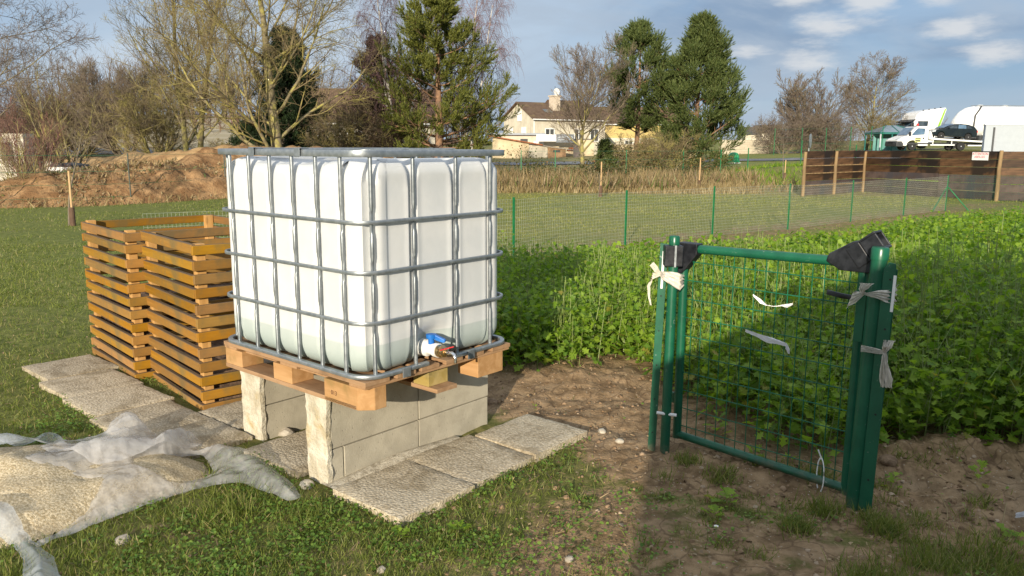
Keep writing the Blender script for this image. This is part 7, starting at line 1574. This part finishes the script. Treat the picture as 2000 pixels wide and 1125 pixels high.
pine('large yellow-green pine with layered boughs, right behind the tank', X(858, 43), 43, 9.4, 43, .26, ([0, .12, .3, .5, .7, .88, 1], [2.4, 3.5, 3.9, 3.0, 2.1, 1.3, .3]), 12, 6, 'pine_olive', 'pine_bark', inner=.34, low=.10, up=.22, sub=9, shoots=9, nn=26, sh_l=.40, nl=.14, droop=.12, sp=.75)
pine('dark narrow evergreen standing behind the big lichen tree', X(560, 45), 45, 7.6, 44, .2, ([0, .1, .4, .7, 1], [2.6, 2.8, 2.3, 1.4, .2]), 20, 7, 'spruce_dark', 'grey_bark', low=.02, up=.10, sub=9, shoots=8, nn=18, sh_l=.32, nl=.15, droop=.2, sp=.9, name='evergreen_tree', group='evergreens')
pine('brownish half-dead conifer between lichen tree and green pine', X(742, 49), 49, 7.6, 45, .2, ([0, .2, .45, .7, 1], [2.3, 2.8, 2.4, 1.5, .3]), 19, 7, 'brown_needle', 'brown_twig', low=.12, up=.12, sub=8, shoots=8, nn=13, sh_l=.3, nl=.13, droop=.1, name='evergreen_tree', group='evergreens', dens=.8)
pine('low dark evergreen bush beside the trunk of the lichen tree', X(492, 40), 40, 2.4, 46, .1, ([0, .3, 1], [1.7, 1.6, .4]), 9, 6, 'spruce_dark', 'grey_bark', low=.03, up=.2, sub=6, shoots=6, nn=14, sh_l=.25, nl=.11, name='evergreen_bush', group='evergreens')
pine('small green fir shoot in the scrub right of the mossy tree', X(1185, 46), 46, 1.5, 47, .04, ([0, 1], [.75, .2]), 7, 5, 'pine_green', 'pine_bark', low=.05, up=.3, sub=5, shoots=5, nn=12, sh_l=.2, nl=.11, name='evergreen_bush', group='evergreens')
# far wood on the hill
def far_wood(name, label, pts, n, hmin, hmax, mat, seed, wdt):
    r = np.random.default_rng(seed); pts = np.array(pts, float); seg = r.integers(0, len(pts) - 1, n); f = r.random(n); c = pts[seg] * (1 - f)[:, None] + pts[seg + 1] * f[:, None] + r.normal(0, 1, (n, 2)) * wdt
    z = hgt(c[:, 0], c[:, 1], False); H = r.uniform(hmin, hmax, n); parts = []
    P, R = grow(np.c_[c, z - .3], np.tile([0, 0, 1.], (n, 1)) + r.normal(0, .06, (n, 3)), H, H * .018, 5, .06, (0, 0, .1), r, .2); parts.append(tubes(P, R, 4))
    S, D, L, R2 = kids(P, R, H, 10, .7, .45, .5, .12, .98, r, .15); P, R = grow(S, D, L, np.maximum(R2, .03), 4, .1, UPW, r, .4); parts.append(tubes(P, R, 3))
    S, D, L, R2 = kids(P, R, L, 8, .6, .6, .6, .1, .98, r, .1); P, R = grow(S, D, L, np.maximum(R2, .022), 4, .12, UPW, r, .5); parts.append(tubes(P, R, 3))
    V, F = join_vf(parts); tag(fast(name, V, F, MAT[mat]), label, 'wood', kind='stuff')
far_wood('woodland', 'grey-brown bare wood along the top of the pale field', [(-105, 175), (-85, 185), (-60, 190), (-30, 195), (-8, 200)], 170, 8, 13, 'grey_twig', 3, 5)
far_wood('hedgerow', 'brown bare hedgerow on the near side of the pale field', [(-62, 98), (-50, 96), (-30, 100), (-18, 104)], 50, 2, 3.6, 'red_twig', 5, 1.5)
far_wood('hedgerow', 'low distant hedge line behind houses and vehicles', [(8, 150), (60, 150), (110, 150)], 70, 3, 5, 'grey_twig', 6, 3)
